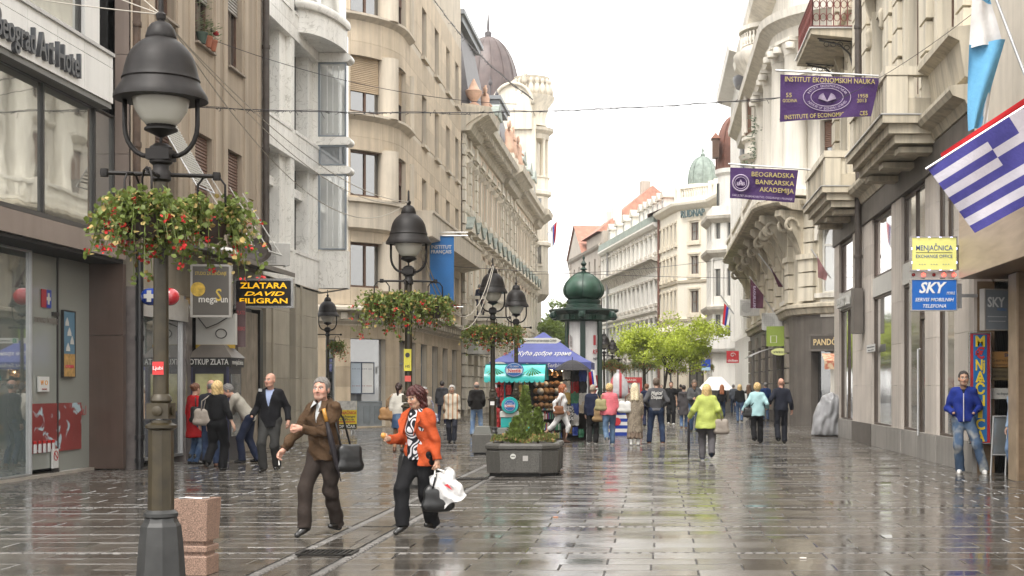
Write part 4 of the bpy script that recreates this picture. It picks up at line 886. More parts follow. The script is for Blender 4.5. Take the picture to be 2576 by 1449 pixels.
def dbalcony(Y0,Y1,nm):
    u0,u1=du(Y1),du(Y0);o=1.08
    m=D.mb();D.bar(m,u0,u1,-o-.12,0,6.98,7.14);D.bar(m,u0+.1,u1-.1,-o+.02,0,6.78,6.98);D.bar(m,u0+.2,u1-.2,-o+.16,0,6.60,6.78);m.obj('balcony_slab',m_buffd,D.root)
    m=D.mb();D.bar(m,u0-.02,u1+.02,-o-.16,-.0,7.145,7.17);m.obj('slab_flashing',m_trim,D.root)
    m=D.mb();D.bar(m,u0+.05,u1-.05,-o,-o+.16,7.17,7.34);D.bar(m,u1-.2,u1-.05,-o+.16,0,7.17,7.5);D.bar(m,u0+.05,u0+.2,-o+.16,0,7.17,7.5);m.obj('balcony_base',m_buffd,D.root)
    m=D.mb();D.bar(m,u0,u1,-o-.06,-o+.2,7.96,8.14);D.bar(m,u1-.26,u1,-o+.2,0,7.96,8.14);D.bar(m,u0,u0+.26,-o+.2,0,7.96,8.14);m.obj('balcony_rail',m_buff,D.root)
    for (a,b) in ((u1-.5,u1-.02),(u0+.02,u0+.5)):m=D.mb();D.bar(m,a,b,-o-.03,-o+.4,7.18,7.95);m.obj('balcony_pier',m_buff,D.root)
    m=D.mb();D.bar(m,u1-.18,u1-.07,-o+.4,-.55,7.5,7.95);m.obj('balcony_panel',m_buff,D.root);m=D.mb();D.bar(m,u1-.18,u1-.07,-.38,-.0,7.5,7.95);m.obj('balcony_panel',m_buff,D.root)
    n=int((u1-u0-1.0)/.24);mm=MB();mm.box(-.065,.065,-.07,.07,0,.62);me=mm.mesh('baluster',m_buffd)
    for i in range(n):D.place(me,'baluster',u0+.6+i*.24,-o+.07,7.34)
    for e in (u0+.7,(u0+u1)/2,u1-.7):m=D.mb();D.bar(m,e-.28,e+.28,-.80,0,6.44,6.56);m.obj('balcony_corbel',m_buffd,D.root)
dbalcony(29.3,34.8,'near');dbalcony(39.8,44.8,'far')
m=D.mb();D.prof(m,du(29.2),D.W,[(0,7.2),(-.2,7.25),(-.3,7.9),(-.5,8.0),(-.5,8.14),(0,8.2)]);m.obj('parapet_moulding',m_buffd,D.root,fix=False)
pipe('facade_drain_pipe',5.72,39.9,4.2,20,.10,m_pipe,'brown drain pipe running down the cream balcony building',(5.2,7.2,9.4,11.6,14));
m=D.mb();D.bar(m,du(40.2),du(39.6),-.34,-.08,3.05,4.3);m.obj('pipe_casing',m_greyst,D.root)
# wrought iron balcony high on the facade
t=thing('iron_balcony','red wrought iron balcony on a stone slab high on the right','balcony',(5.9,41.9,11.9))
m=MB();m.add([(-1.28,0,0),(-1.28,4.2,0),(0,4.2,-.12),(0,0,-.12),(-1.28,0,.16),(-1.28,4.2,.16),(0,4.2,.16),(0,0,.16)],[(0,1,2,3),(4,5,6,7),(0,1,5,4),(0,3,7,4),(1,2,6,5)]);m.obj('slab',m_buffd,t)
m=MB();m.box(-1.33,.0,-.05,4.25,.16,.20);m.obj('flashing',m_trim,t)
m_red=M('oxide_red_iron',(.16,.035,.028),rough=.5,var=.2)
def grille(p,q,n):
    P,Q=Vector(p),Vector(q)
    for i in range(n+1):
        a=P.lerp(Q,i/n);m=MB();m.tube([tuple(a),tuple(a+Vector((0,0,1.0)))],.016,5);m.obj('bar',m_red,t)
        if i<n:
            c=P.lerp(Q,(i+.5)/n);d=(Q-P).normalized();rr=(Q-P).length/n*.42
            for zz in (.3,.68):m=MB();m.tube([tuple(c+d*(rr*math.cos(b))+Vector((0,0,zz+rr*1.3*math.sin(b)))) for b in [k*PI/5 for k in range(11)]],.012,4,cap=False);m.obj('scroll',m_red,t)
    for zz in (.04,.98):m=MB();m.tube([tuple(P+Vector((0,0,zz))),tuple(Q+Vector((0,0,zz)))],.022,5);m.obj('rail',m_red,t)
grille((-1.22,.05,.2),(0,.05,.2),6);grille((-1.22,.05,.2),(-1.22,4.1,.2),14)
for yy in (.35,3.6):
    m=MB();m.tube([(0,yy,-.9),(-.1,yy,-.5),(-.4,yy,-.22),(-1.0,yy,-.1)],.03,6);m.tube([(0,yy,-.15),(-1.05,yy,-.05)],.022,6)
    for k in range(4):m.tube([(-.18-.2*k+.08*math.cos(b),yy,-.22+.07*math.sin(b)-(.1 if k==0 else 0)) for b in [j*PI/4 for j in range(9)]],.012,4)
    m.obj('iron_bracket',m_frame,t)
# ==== ornate ivory building with the rounded corner ======================================
ac_=[(9.1+3.5*math.cos(R(a)),58.5+3.5*math.sin(R(a))) for a in range(180,271,9)]
O=Fac('ornate_building',[(5.6,82.5)]+ac_+[(15,55)],'ornate ivory corner building with columns, scroll brackets and balconies')
ou=lambda Yw:82.5-Yw
C0=ou(58.5);rad=3.5;au=lambda deg:C0+R(deg-180)*rad
# ground floor: dark stone shops
gh=[(ou(80.5),ou(77.5),.3,3.6),(ou(76),ou(73),.3,3.6),(ou(71.5),ou(68.5),.3,3.6),(ou(66.8),ou(63.8),.0,3.5),(ou(62.3),ou(60.2),.0,3.4),(au(215),au(250),.0,3.3)]
m=O.mb();O.wall(m,0,O.W,0,4.5,gh,dep=.5);m.obj('ground_wall',m_greyst,O.root,fix=False)
for k,(a,b,c,d) in enumerate(gh):O.win(a,b,c,d,m_frame,m_gl,y=.4,nx=2,fw=.08)
for Yp in (82,76.8,72.3,67.6,63.0,59.4):
    for k in range(6):m=O.mb();O.bar(m,ou(Yp)-.48,ou(Yp)+.48,-.12,0,.5+k*.62,.5+k*.62+.56);m.obj('rusticated_block',M('grey_brown_stone',(.24,.21,.17),rough=.7,var=.15,scale=1.5,streak=.3),O.root)
    m=O.mb();O.bar(m,ou(Yp)-.55,ou(Yp)+.55,-.16,0,0,.48);m.obj('pier_base',m_greyst,O.root)
m=O.mb();O.prof(m,0,O.W,[(0,4.4),(-.15,4.45),(-.22,4.65),(-.3,4.7),(-.3,4.82),(0,4.9)]);m.obj('string_course',m_buffd,O.root,fix=False)
# mezzanine with arched windows and rusticated pilasters
mh=[(ou(79.6),ou(78.0),5.2,7.7),(ou(74.9),ou(73.3),5.2,7.7),(ou(70.2),ou(68.6),5.2,7.7),(ou(65.8),ou(64.2),5.2,7.7),(ou(61.6),ou(60.2),5.2,7.7),(au(222),au(248),5.25,8.1)]
m=O.mb();O.wall(m,0,O.W,4.8,8.6,mh,dep=.35);m.obj('mezzanine_wall',m_buff,O.root,fix=False)
for (a,b,c,d) in mh:
    O.win(a,b,c,d,m_wht,m_glp,y=.25,nx=2,tb=.66,fw=.08)
    cc,r_=(a+b)/2,(b-a)/2;m=O.mb()
    for i in range(12):
        t0,t1=PI*i/12,PI*(i+1)/12
        m.add([(cc+r_*math.cos(t0),-.02,d-r_+r_*math.sin(t0)),(cc+(r_+.24)*math.cos(t0),-.02,d-r_+(r_+.24)*math.sin(t0)),(cc+(r_+.24)*math.cos(t1),-.02,d-r_+(r_+.24)*math.sin(t1)),(cc+r_*math.cos(t1),-.02,d-r_+r_*math.sin(t1)),
               (cc+r_*math.cos(t0),-.14,d-r_+r_*math.sin(t0)),(cc+(r_+.24)*math.cos(t0),-.14,d-r_+(r_+.24)*math.sin(t0)),(cc+(r_+.24)*math.cos(t1),-.14,d-r_+(r_+.24)*math.sin(t1)),(cc+r_*math.cos(t1),-.14,d-r_+r_*math.sin(t1))],[(4,5,6,7),(0,4,7,3),(1,2,6,5)])
    m.obj('arch_moulding',m_ivory,O.root,fix=False)
    m=O.mb();m.add([(a,-.01,d-r_),(a,-.01,d)]+[(cc-r_*math.cos(PI/2*i/8),-.01,d-r_+r_*math.sin(PI/2*i/8)) for i in range(8,-1,-1)],[tuple(range(11))]);m.add([(b,-.01,d-r_),(b,-.01,d)]+[(cc+r_*math.cos(PI/2*i/8),-.01,d-r_+r_*math.sin(PI/2*i/8)) for i in range(8,-1,-1)],[tuple(range(11))]);m.obj('spandrel',m_buff,O.root,fix=False)
    m=O.mb();O.bar(m,a-.2,b+.2,-.14,0,c-.2,c-.02);m.obj('window_sill',m_ivory,O.root)
    m=O.mb();O.bar(m,a+.1,b-.1,-.04,0,c-.95 if c>5.22 else c-.4,c-.25);m.obj('apron_panel',m_ivory,O.root)
for c in [ou(y_) for y_ in (82,76.6,71.9,67.2,63.0)]+[au(184),au(213),au(256)]:
    for k in range(6):m=O.mb();O.bar(m,c-.42,c+.42,-.22,0,4.95+k*.58,4.95+k*.58+.52);m.obj('rusticated_block',m_buff,O.root)
    m=O.mb();O.bar(m,c-.5,c+.5,-.3,0,6.6,6.8);m.obj('pilaster_band',m_buff,O.root)
# big scroll brackets carrying the balcony
def scroll():
    m=MB();sp_=[(-.52+(.40-.03*i)*math.cos(.55*i),.42+(.40-.03*i)*math.sin(.55*i)) for i in range(11)]
    m.prism([(0,1.25),(-1.25,1.25),(-1.28,1.02),(-1.0,.8),(-.75,.5),(-.5,.15),(-.28,-.35),(-.12,-.75),(0,-.8)],-.2,.2,'x');m.tube([(-.24,y_-.3,z_+.2) for y_,z_ in sp_],.07,6);m.tube([(.24,y_-.3,z_+.2) for y_,z_ in sp_],.07,6)
    m.lathe([(.26,-.27),(.26,.27)],14,(0,0,0));return m
SCR=scroll().mesh('scroll_bracket',m_buffd,smooth=30)
for c in [ou(y_) for y_ in (81.4,76.6,72.2,67.5,63.2,60.0)]+[au(186),au(208)]:O.place(SCR,'scroll_bracket',c,-.05,7.25)
m=O.mb();O.prof(m,0,au(214),[(0,8.5),(-.9,8.52),(-1.25,8.62),(-1.5,8.66),(-1.6,8.76),(-1.6,8.88),(-1.3,8.95),(0,8.98)]);m.obj('balcony_slab',m_buffd,O.root,fix=False)
m=O.mb();O.prof(m,au(214),O.W,[(0,8.5),(-.3,8.55),(-.5,8.75),(-.55,8.9),(0,8.98)]);m.obj('cornice',m_buffd,O.root,fix=False)
m=O.mb();O.prof(m,0,au(212),[(-1.25,8.98),(-1.35,8.98),(-1.35,9.12),(-1.25,9.12)]);m.obj('balcony_base',m_ivory,O.root,fix=False)
m=O.mb();O.prof(m,0,au(212),[(-1.2,9.75),(-1.42,9.75),(-1.42,9.9),(-1.2,9.9)]);m.obj('balcony_rail',m_ivory,O.root,fix=False)
mm=MB();mm.lathe([(.08,0),(.05,.1),(.10,.25),(.09,.34),(.045,.48),(.07,.63)],8);BALO=mm.mesh('baluster',m_ivory,smooth=40)
i=.3
while i<au(211):O.place(BALO,'baluster',i,-1.3,9.12);i+=.34
for c in [ou(y_) for y_ in (76.6,67.5)]+[au(186)]:m=O.mb();O.bar(m,c-.3,c+.3,-1.46,-1.14,8.99,10.0);m.obj('balcony_pier',m_ivory,O.root)
# upper floors: giant columns, arched windows, cornices
uh=[(ou(79.6),ou(78.2),10.0,12.4),(ou(66.0),ou(64.6),10.0,12.4),(ou(61.6),ou(60.3),10.0,12.4),(au(224),au(246),10.1,12.0),(ou(66.0),ou(64.6),13.9,16.2),(ou(61.6),ou(60.3),13.9,16.2),(au(224),au(246),13.9,16.2),(ou(79.6),ou(78.2),13.9,16.2)]
m=O.mb();O.wall(m,0,O.W,8.9,22,uh,dep=.35);m.obj('wall',m_ivory,O.root,fix=False)
for (a,b,c,d) in uh:
    O.win(a,b,c,d,m_wfr,m_gl,y=.25,nx=2,fw=.08);shutter(O,a+.05,b-.05,c+(d-c)*.45,d,m_shutb,y=.2)
    m=O.mb();O.bar(m,a-.28,a,-.09,0,c-.1,d+.3);m.obj('jamb',m_ivory,O.root);m=O.mb();O.bar(m,b,b+.28,-.09,0,c-.1,d+.3);m.obj('jamb',m_ivory,O.root)
    m=O.mb();O.prof(m,a-.4,b+.4,[(0,d+.3),(-.1,d+.3),(-.26,d+.5),(-.26,d+.6),(0,d+.66)]);m.obj('hood',m_ivory,O.root,fix=False)
O.body(22,m_ivory,10,y=.52)
def gcol(c,r_,z0,z1):
    m=MB();m.lathe([(r_*1.25,z0),(r_*1.25,z0+.25),(r_*1.1,z0+.35),(r_,z0+.45),(r_*.98,z0+2),(r_*.86,z1-.7),(r_*.95,z1-.62)],24);O.place(m.mesh('column',m_ivory,smooth=35),'column',c,-r_*.7,0)
    mm=MB();mm.box(-r_*1.2,r_*1.2,-r_*1.2,r_*1.2,z1-.14,z1)
    for sx in (-1,1):
        for sy in (-1,1):mm.lathe([(.2,-.12),(.22,0),(.2,.12)],12,(sx*r_*1.0,sy*r_*1.0,z1-.34))
    mm.lathe([(r_*.9,z1-.6),(r_*1.0,z1-.4),(r_*1.15,z1-.14)],16);O.place(mm.mesh('capital',m_ivory,smooth=30),'capital',c,-r_*.7,0)
for c in (au(183),au(206),ou(62.6),ou(67.3)):gcol(c,.5,9.1 if c>ou(60) else 9.0,15.3)
for z in (12.95,):
    m=O.mb();O.prof(m,au(210),O.W,[(0,z-.15),(-.9,z-.05),(-1.0,z+.1),(0,z+.12)]);m.obj('balcony_slab',m_ivory,O.root,fix=False)
    i=au(210)+.1
    while i<au(262):O.place(BALO,'baluster',i,-.85,z+.12);i+=.3
    m=O.mb();O.prof(m,au(210),au(264),[(-.75,z+.75),(-.98,z+.75),(-.98,z+.9),(-.75,z+.9)]);m.obj('balcony_rail',m_ivory,O.root,fix=False)
m=O.mb();O.prof(m,0,O.W,[(0,15.2),(-.75,15.3),(-.8,15.7),(-1.15,15.95),(-1.25,16.0),(-1.3,16.3),(-.2,16.5),(0,16.5)]);m.obj('entablature',m_ivory,O.root,fix=False)
m=O.mb();O.prof(m,0,O.W,[(0,19.2),(-.3,19.3),(-.9,19.7),(-1.0,20.1),(0,20.3)]);m.obj('top_cornice',m_ivory,O.root,fix=False)
# round bow on the street side
BX,BY=6.35,71.2
bow=link('bow',None,O.root,(BX-O.o.x,BY-O.o.y,0)) if False else None
def bl(pr,nm,mat,n=26):m=MB();m.lathe(pr,n,(BX-O.o.x,BY-O.o.y,0));return m.obj(nm,mat,O.root,smooth=35)
bl([(1.2,8.2),(1.9,8.7),(2.3,8.95),(2.3,9.15),(1.75,9.2)],'bow_foot',m_buffd);bl([(1.75,9.2),(1.75,12.6)],'bow_wall',m_ivory)
bl([(1.75,12.6),(2.0,12.75),(2.1,13.0),(1.8,13.1),(1.8,13.6),(1.95,13.75),(1.95,13.9),(1.7,13.9)],'bow_course',m_ivory);bl([(1.7,13.9),(1.7,16.6)],'bow_wall',m_ivory)
bl([(1.7,16.6),(1.8,17.0),(2.2,17.5),(2.35,17.8),(2.35,18.0),(1.9,18.1)],'bow_cornice',m_ivory);bl([(2.0,18.1),(2.0,18.3),(1.8,18.3)],'bow_rail_base',m_ivory);bl([(1.8,19.1),(2.1,19.1),(2.1,19.3),(1.8,19.3)],'bow_rail',m_ivory)
for i in range(22):
    a=PI*.55+i*.12;link('baluster',BALO,O.root,(BX-O.o.x+1.95*math.cos(a),BY-O.o.y+1.95*math.sin(a),18.35))
for i in range(4):
    a=PI*1.02+i*.42
    for (z,h,mt) in ((14.1,2.3,m_shutb),(9.9,2.2,m_gl)):
        m=MB();m.box(-.32,.32,-.06,.1,0,h);m.obj('window',mt,O.root,loc=(BX-O.o.x+1.7*math.cos(a),BY-O.o.y+1.7*math.sin(a),z),rot=a+PI/2)
        for s_ in (-1,1):m=MB();m.lathe([(.10,0),(.09,h),(.14,h+.2)],8,(s_*.42,-.1,0));m.obj('half_column',m_ivory,O.root,loc=(BX-O.o.x+1.7*math.cos(a),BY-O.o.y+1.7*math.sin(a),z),rot=a+PI/2)
# climbing plant on the bow
pl=thing('balcony_plant','leafy green plant hanging over the ivory bow balcony','plant',(5.0,67.5,12.6));m=MB()
for k in range(420):
    z=rb.uniform(-.9,1.7);x,y_=rb.gauss(0,.22),rb.gauss(0,.3);s_=.05+rb.random()*.05
    m.add([(x-s_,y_,z),(x,y_-s_,z-.03),(x+s_,y_,z+.03),(x,y_+s_,z+.05)],[(0,1,2,3)])
tag(m.obj('leaves',M('ivy_leaf',(.04,.075,.025),rough=.5,var=.5,scale=6),pl,fix=False),kind='stuff');m=MB();m.tube([(0,0,-.9),(.05,.02,.3),(-.04,.05,1.5)],.02);m.obj('stem',m_wfr,pl);m=MB();m.box(-.3,.5,-.5,.5,-1.0,-.85);m.obj('ledge',m_ivory,pl)
# ==== travertine building at the right edge ==============================================
E=Fac('travertine_building',[(5.5,25.6),(5.5,13.0)],'travertine clad building with a recessed passage at the right edge')
m_tr=M('pink_travertine',(.43,.32,.225),rough=.45,var=.12,scale=1.0,streak=.1)
def trav(name,col):
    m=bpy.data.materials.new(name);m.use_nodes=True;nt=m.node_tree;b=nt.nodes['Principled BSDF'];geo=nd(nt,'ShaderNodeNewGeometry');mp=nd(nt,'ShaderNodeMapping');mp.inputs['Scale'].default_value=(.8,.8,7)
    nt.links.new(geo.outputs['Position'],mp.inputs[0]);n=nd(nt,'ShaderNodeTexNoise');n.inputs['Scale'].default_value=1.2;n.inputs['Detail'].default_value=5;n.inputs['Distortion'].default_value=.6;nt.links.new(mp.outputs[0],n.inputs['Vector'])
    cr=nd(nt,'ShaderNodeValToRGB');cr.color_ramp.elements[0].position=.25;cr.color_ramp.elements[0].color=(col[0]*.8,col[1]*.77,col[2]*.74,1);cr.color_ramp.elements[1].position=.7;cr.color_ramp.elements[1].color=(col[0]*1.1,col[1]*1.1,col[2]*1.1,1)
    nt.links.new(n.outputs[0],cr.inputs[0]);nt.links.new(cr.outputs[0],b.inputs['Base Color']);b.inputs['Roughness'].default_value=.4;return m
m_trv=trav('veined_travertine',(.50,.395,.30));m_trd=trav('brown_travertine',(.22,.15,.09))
eu=lambda Yw:25.6-Yw
panels(E,0,E.W,3.5,5.7,(),2.4,1.1,m_trv,'travertine_panel',y0=-.03,y1=.0,gap=.003)
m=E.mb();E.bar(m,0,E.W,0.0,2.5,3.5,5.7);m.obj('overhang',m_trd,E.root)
eh=[(eu(21.9),eu(20.6),6.3,8.6),(eu(18),eu(16.5),6.3,8.6)]
m=E.mb();E.wall(m,0,E.W,5.7,16,eh,dep=.3,y=.25);m.obj('wall',M('pale_render',(.62,.56,.47),rough=.8,var=.06,streak=.15),E.root,fix=False)
for (a,b,c,d) in eh:E.win(a,b,c,d,M('tan_wood',(.36,.22,.12),rough=.5),m_glp,y=.42,nx=2,nz=3,fw=.09)
E.body(16,m_soff,8,y=.6,z0=5.7)
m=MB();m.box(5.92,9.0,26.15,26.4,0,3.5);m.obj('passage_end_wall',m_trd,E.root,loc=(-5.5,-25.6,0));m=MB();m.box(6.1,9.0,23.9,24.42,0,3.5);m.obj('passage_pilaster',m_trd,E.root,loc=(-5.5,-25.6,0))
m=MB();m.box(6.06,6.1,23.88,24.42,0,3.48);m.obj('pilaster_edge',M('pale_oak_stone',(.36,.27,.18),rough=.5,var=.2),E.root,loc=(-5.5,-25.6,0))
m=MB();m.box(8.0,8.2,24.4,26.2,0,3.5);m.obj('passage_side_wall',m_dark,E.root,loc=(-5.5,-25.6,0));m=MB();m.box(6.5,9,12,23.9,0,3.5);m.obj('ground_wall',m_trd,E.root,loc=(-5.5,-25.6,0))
# ==== far right side and the end of the street ===========================================
m_offw=M('off_white_stucco',(.84,.82,.77),rough=.85,var=.06,scale=.6,streak=.14);m_offd=M('off_white_stone',(.62,.58,.51),rough=.85,var=.12,scale=.8,streak=.25)
m_crm=M('pale_cream_stucco',(.85,.80,.69),rough=.85,var=.05,scale=.6,streak=.1);m_crmd=M('cream_trim',(.76,.69,.56),rough=.85,var=.08,scale=.8,streak=.15)
m_tiled=M('dark_dome_tiles',(.19,.085,.06),rough=.75,var=.28,scale=2.2,streak=.25)
m_tile=M('red_roof_tiles',(.38,.18,.125),rough=.75,var=.28,scale=2.2,streak=.25,bump=.3,bscale=9);m_grst=M('grey_beige_stone',(.46,.41,.35),rough=.85,var=.1,scale=.8,streak=.22)
m_verd=M('verdigris',(.25,.30,.265),rough=.7,var=.35,scale=3.0,streak=.3)
# white office strip with the round glass bay
G=Fac('white_office_building',[(5.6,97.5),(5.6,82.55)],'tall white office building with narrow window strips and round glass bay')
gw=[(a,a+.7,z,z+1.9) for a in [1+1.7*i for i in range(8)] for z in (5.5,8.7,11.9,15.1)]
m=G.mb();G.wall(m,0,G.W,0,21,gw,dep=.4);m.obj('wall',m_offw,G.root,fix=False)
for (a,b,c,d) in gw:G.win(a,b,c,d,m_frame,m_gl,y=.3,nx=1,fw=.05)
for i in range(9):m=G.mb();G.bar(m,.3+1.7*i,.7+1.7*i,-.35,0,4.6,21);m.obj('fin',m_offw,G.root)
m=G.mb();G.prof(m,-.6,G.W,[(0,20.6),(-1.2,21.0),(-1.3,21.4),(0,21.6)]);m.obj('eaves',m_offw,G.root,fix=False)
G.body(21,m_offw,9,y=.45)
gx,gy=.75,-15.3
m=MB();m.lathe([(1.25,13.3),(1.25,24)],28,(gx,gy+1.2,0));m.obj('glass_bay',glass('bay_far',(.25,.28,.30),var=.3,scale=1.0),G.root,smooth=40)
for z in (13.1,18.9):m=MB();m.lathe([(.2,z),(1.55,z+.1),(1.7,z+.45),(1.7,z+.65),(1.2,z+.7)],28,(gx,gy+1.2,0));m.obj('bay_canopy',M('canopy_slate',(.12,.12,.13),rough=.4),G.root,smooth=35)
for i in range(8):a=PI*.8+i*.25;m=MB();m.box(-.04,.04,-.04,.04,13.6,18.9);m.obj('bay_mullion',m_trim,G.root,loc=(gx+1.26*math.cos(a),gy+1.2+1.26*math.sin(a),0),rot=a)
m=MB();m.box(-.6,9,-13,0,21.6,30);m.obj('glass_tower',glass('tower_glass',(.62,.66,.68),var=.1),G.root,loc=(.8,0,0))
def shopfronts(F,z1,sp_,mat,w=2.2,trim=None):
    n=int(F.W/sp_);hs=[(sp_*(i+.5)-w/2,sp_*(i+.5)+w/2,.2,z1-1.0) for i in range(n)];m=F.mb();F.wall(m,0,F.W,0,z1,hs,dep=.35);m.obj('ground_wall',mat,F.root,fix=False)
    for h in hs:F.win(*h,m_frame,m_gl,y=.25,nx=2,tb=.8,fw=.08)
def dome(par,x,y,z0,z1,r_,mat,n=20,ribs=8,pw=1.0):
    m=MB();m.lathe([(r_*1.0,z0)]+[(r_*(math.cos(a)**pw)*(1+.06*math.sin(2*a)),z0+(z1-z0)*math.sin(a)) for a in [PI/2*i/12 for i in range(1,12)]]+[(.04,z1)],n,(x,y,0));m.obj('dome',mat,par,smooth=30)
    for i in range(ribs):
        a=2*PI*i/ribs;m=MB();m.tube([(x+1.02*r_*(math.cos(b)**pw)*(1+.06*math.sin(2*b))*math.cos(a),y+1.02*r_*(math.cos(b)**pw)*(1+.06*math.sin(2*b))*math.sin(a),z0+(z1-z0)*math.sin(b)) for b in [PI/2*k/8 for k in range(9)]],.05,4);m.obj('dome_rib',mat,par)
    m=MB();m.lathe([(.16,0),(.2,.2),(.07,.35),(.12,.55),(.04,.7),(.015,1.5)],10,(x,y,z1-.05));m.obj('finial',mat,par,smooth=40)
# domed house with the red tile cupola
K=Fac('red_dome_house',[(3.9,104.5),(4.15,100.2),(5.75,99.4),(6.4,98.2)],'cream house with red tiled cupola and columned balconies')
kf=(K.L[1],K.L[2]);kh=[]
for cc in (kf[0]+.38,kf[0]+1.32):kh+=[(cc-.22,cc+.22,11.9,13.0),(cc-.24,cc+.24,7.9,9.8),(cc-.24,cc+.24,4.6,6.6)]
kh+=[(1.0,1.5,11.9,13.0),(1.0,1.5,7.9,9.8),(2.6,3.1,11.9,13.0),(2.6,3.1,7.9,9.8),(.9,1.6,.3,3.2)]
m=K.mb();K.wall(m,0,K.W,0,14.2,kh,dep=.25);m.obj('wall',m_offw,K.root,fix=False)
for (a,b,c,d) in kh:K.win(a,b,c,d,m_frame,m_gl2,y=.18,nx=1,fw=.05)
for z in (10.9,13.3,6.95):m=K.mb();K.prof(m,0,K.W,[(0,z-.3),(-.15,z-.2),(-.4,z),(-.45,z+.2),(0,z+.3)]);m.obj('cornice',m_offd,K.root,fix=False)
m=K.mb();K.prof(m,0,K.W,[(0,3.9),(-.5,4.0),(-.6,4.2),(-.6,5.0),(-.5,5.05),(0,5.05)]);m.obj('balcony',m_offw,K.root,fix=False)
for cc in (kf[0]+.06,kf[0]+.85,kf[0]+1.7):mm=MB();mm.lathe([(.12,7.2),(.10,7.5),(.09,10.2),(.15,10.5)],10);K.place(mm.mesh('half_column',m_offw,smooth=40),'half_column',cc,-.06,0)
K.body(14.2,m_offw,6,y=.3);m=MB();m.lathe([(1.35,13.6),(1.35,16.4),(1.55,16.6),(1.55,16.9),(.6,16.9)],20,(2.05,-3.0,0));m.obj('drum',m_offw,K.root,smooth=35)
dome(K.root,2.05,-3.0,16.9,20.8,1.45,m_tiled,pw=.8);m=MB();m.box(.25,.7,-4.6,-3.6,17.6,18.9);m.obj('dormer',m_wfr,K.root);m=MB();m.prism([(.15,18.9),(.8,18.9),(.47,19.3)],-4.7,-3.5);m.obj('dormer_roof',m_tile,K.root,fix=False)
m=MB();m.box(.55,.75,-4.25,-4.2,14.2,15.8);m.obj('drum_window',m_gl,K.root)
# cream corner house with green dome
Q=Fac('cream_corner_house',[(.51,119.0),(1.93,112.2),(4.5,109.6),(5.6,104.7)],'cream corner house with green copper dome and balustrade')
c1,c2=Q.L[1],Q.L[2];zz=[(12.9,14.3),(10.3,11.7),(7.3,9.0)];mid=(c1+c2)/2
qh=[]
for (c,d) in zz:
    qh+=[(c1*(i+.5)/5-.3,c1*(i+.5)/5+.3,c,d) for i in range(5)]+[(mid-.5,mid+.5,c,d),(c2+1.0,c2+1.6,c,d),(c2+3,c2+3.6,c,d)]
m=Q.mb();Q.wall(m,0,Q.W,5.6,15.7,qh,dep=.25);m.obj('wall',m_crm,Q.root,fix=False)
m=Q.mb();Q.wall(m,0,Q.W,0,5.6,[(mid-.8,mid+.8,.2,4.0),(1.0,2.2,.3,3.8),(3.4,4.8,.3,3.8)],dep=.25);m.obj('ground_wall',m_crmd,Q.root,fix=False)
for h in [(mid-.8,mid+.8,.2,4.0),(1.0,2.2,.3,3.8),(3.4,4.8,.3,3.8)]:Q.win(*h,m_frame,m_gl,y=.2,nx=2)
mp=MB();mp.prism([(-.6,0),(.6,0),(.6,.1),(0,.5),(-.6,.1)],-.22,0);QP=mp.mesh('pediment',m_crmd)
for (a,b,c,d) in qh:
    Q.win(a,b,c,d,m_wfr if a>c1 else m_brz,m_gl2,y=.18,nx=2,nz=2,fw=.05)
    m=Q.mb();Q.bar(m,a-.2,b+.2,-.14,0,c-.35,c-.05);m.obj('window_sill',m_crmd,Q.root);m=Q.mb();Q.bar(m,a-.18,a,-.06,0,c,d+.12);Q.bar(m,b,b+.18,-.06,0,c,d+.12);Q.bar(m,a-.18,b+.18,-.1,0,d+.13,d+.28);m.obj('surround',m_crmd,Q.root)
for cc in [c1*(i+.5)/5 for i in range(5)]+[mid]:Q.place(QP,'pediment',cc,-.03,5.9)
for z in (6.75,9.75):m=Q.mb();Q.prof(m,0,Q.W,[(0,z-.12),(-.1,z-.1),(-.16,z+.1),(0,z+.14)]);m.obj('string_course',m_crmd,Q.root,fix=False)
m=Q.mb();Q.prof(m,0,Q.W,[(0,15.3),(-.2,15.4),(-.5,15.7),(-.55,15.9),(0,16.1)]);m.obj('cornice',m_crm,Q.root,fix=False)
m=Q.mb();Q.bar(m,c1-.8,c2+1,-.02,.25,16.1,16.3);Q.bar(m,c1-.8,c2+1,-.05,.28,17.0,17.2);m.obj('balustrade_rails',m_crm,Q.root)
i=c1-.6
while i<c2+.9:Q.place(BALO,'baluster',i,.1,16.33);i+=.26
for cc in (c1-.7,c1+.1,c2-.1,c2+.9):m=Q.mb();Q.bar(m,cc-.2,cc+.2,-.08,.32,16.1,17.35);m.obj('balustrade_pier',m_crm,Q.root)
Q.body(16.0,m_crm,7,y=.3);m=MB();m.lathe([(1.3,15.9),(1.3,17.1),(1.45,17.25),(1.45,17.4),(.5,17.4)],8,(3.4,-6.2,0));m.obj('dome_drum',m_crm,Q.root)
dome(Q.root,3.4,-6.2,17.3,19.7,1.12,m_verd,n=16,pw=.85)
m=MB();m.add([(-1,1,16),(1.0,-6,16),(3.0,1,17.6),(-1,10,16)],[(0,1,2),(0,2,3)]);m.obj('roof',m_tile,Q.root,fix=False)
ua,a_=mid,Q.ang(mid);q=Q.xy(mid,-.3);tt=text('RUDNAP',.80,M('letter_teal',(.10,.16,.17),rough=.5),None,(Q.o.x+q[0]+.1,Q.o.y+q[1],14.95),(PI/2,0,a_),width=2.5,bold=.0,depth=.05,name='roof_lettering');tag(tt,'grey green RUDNAP lettering under the cream corner cornice','lettering')
pipe('far_drain_pipe',.45,118.6,0,15.5,.10,M('red_brown_pipe',(.16,.07,.05),rough=.6),'red brown drain pipe between the cream and the white house')
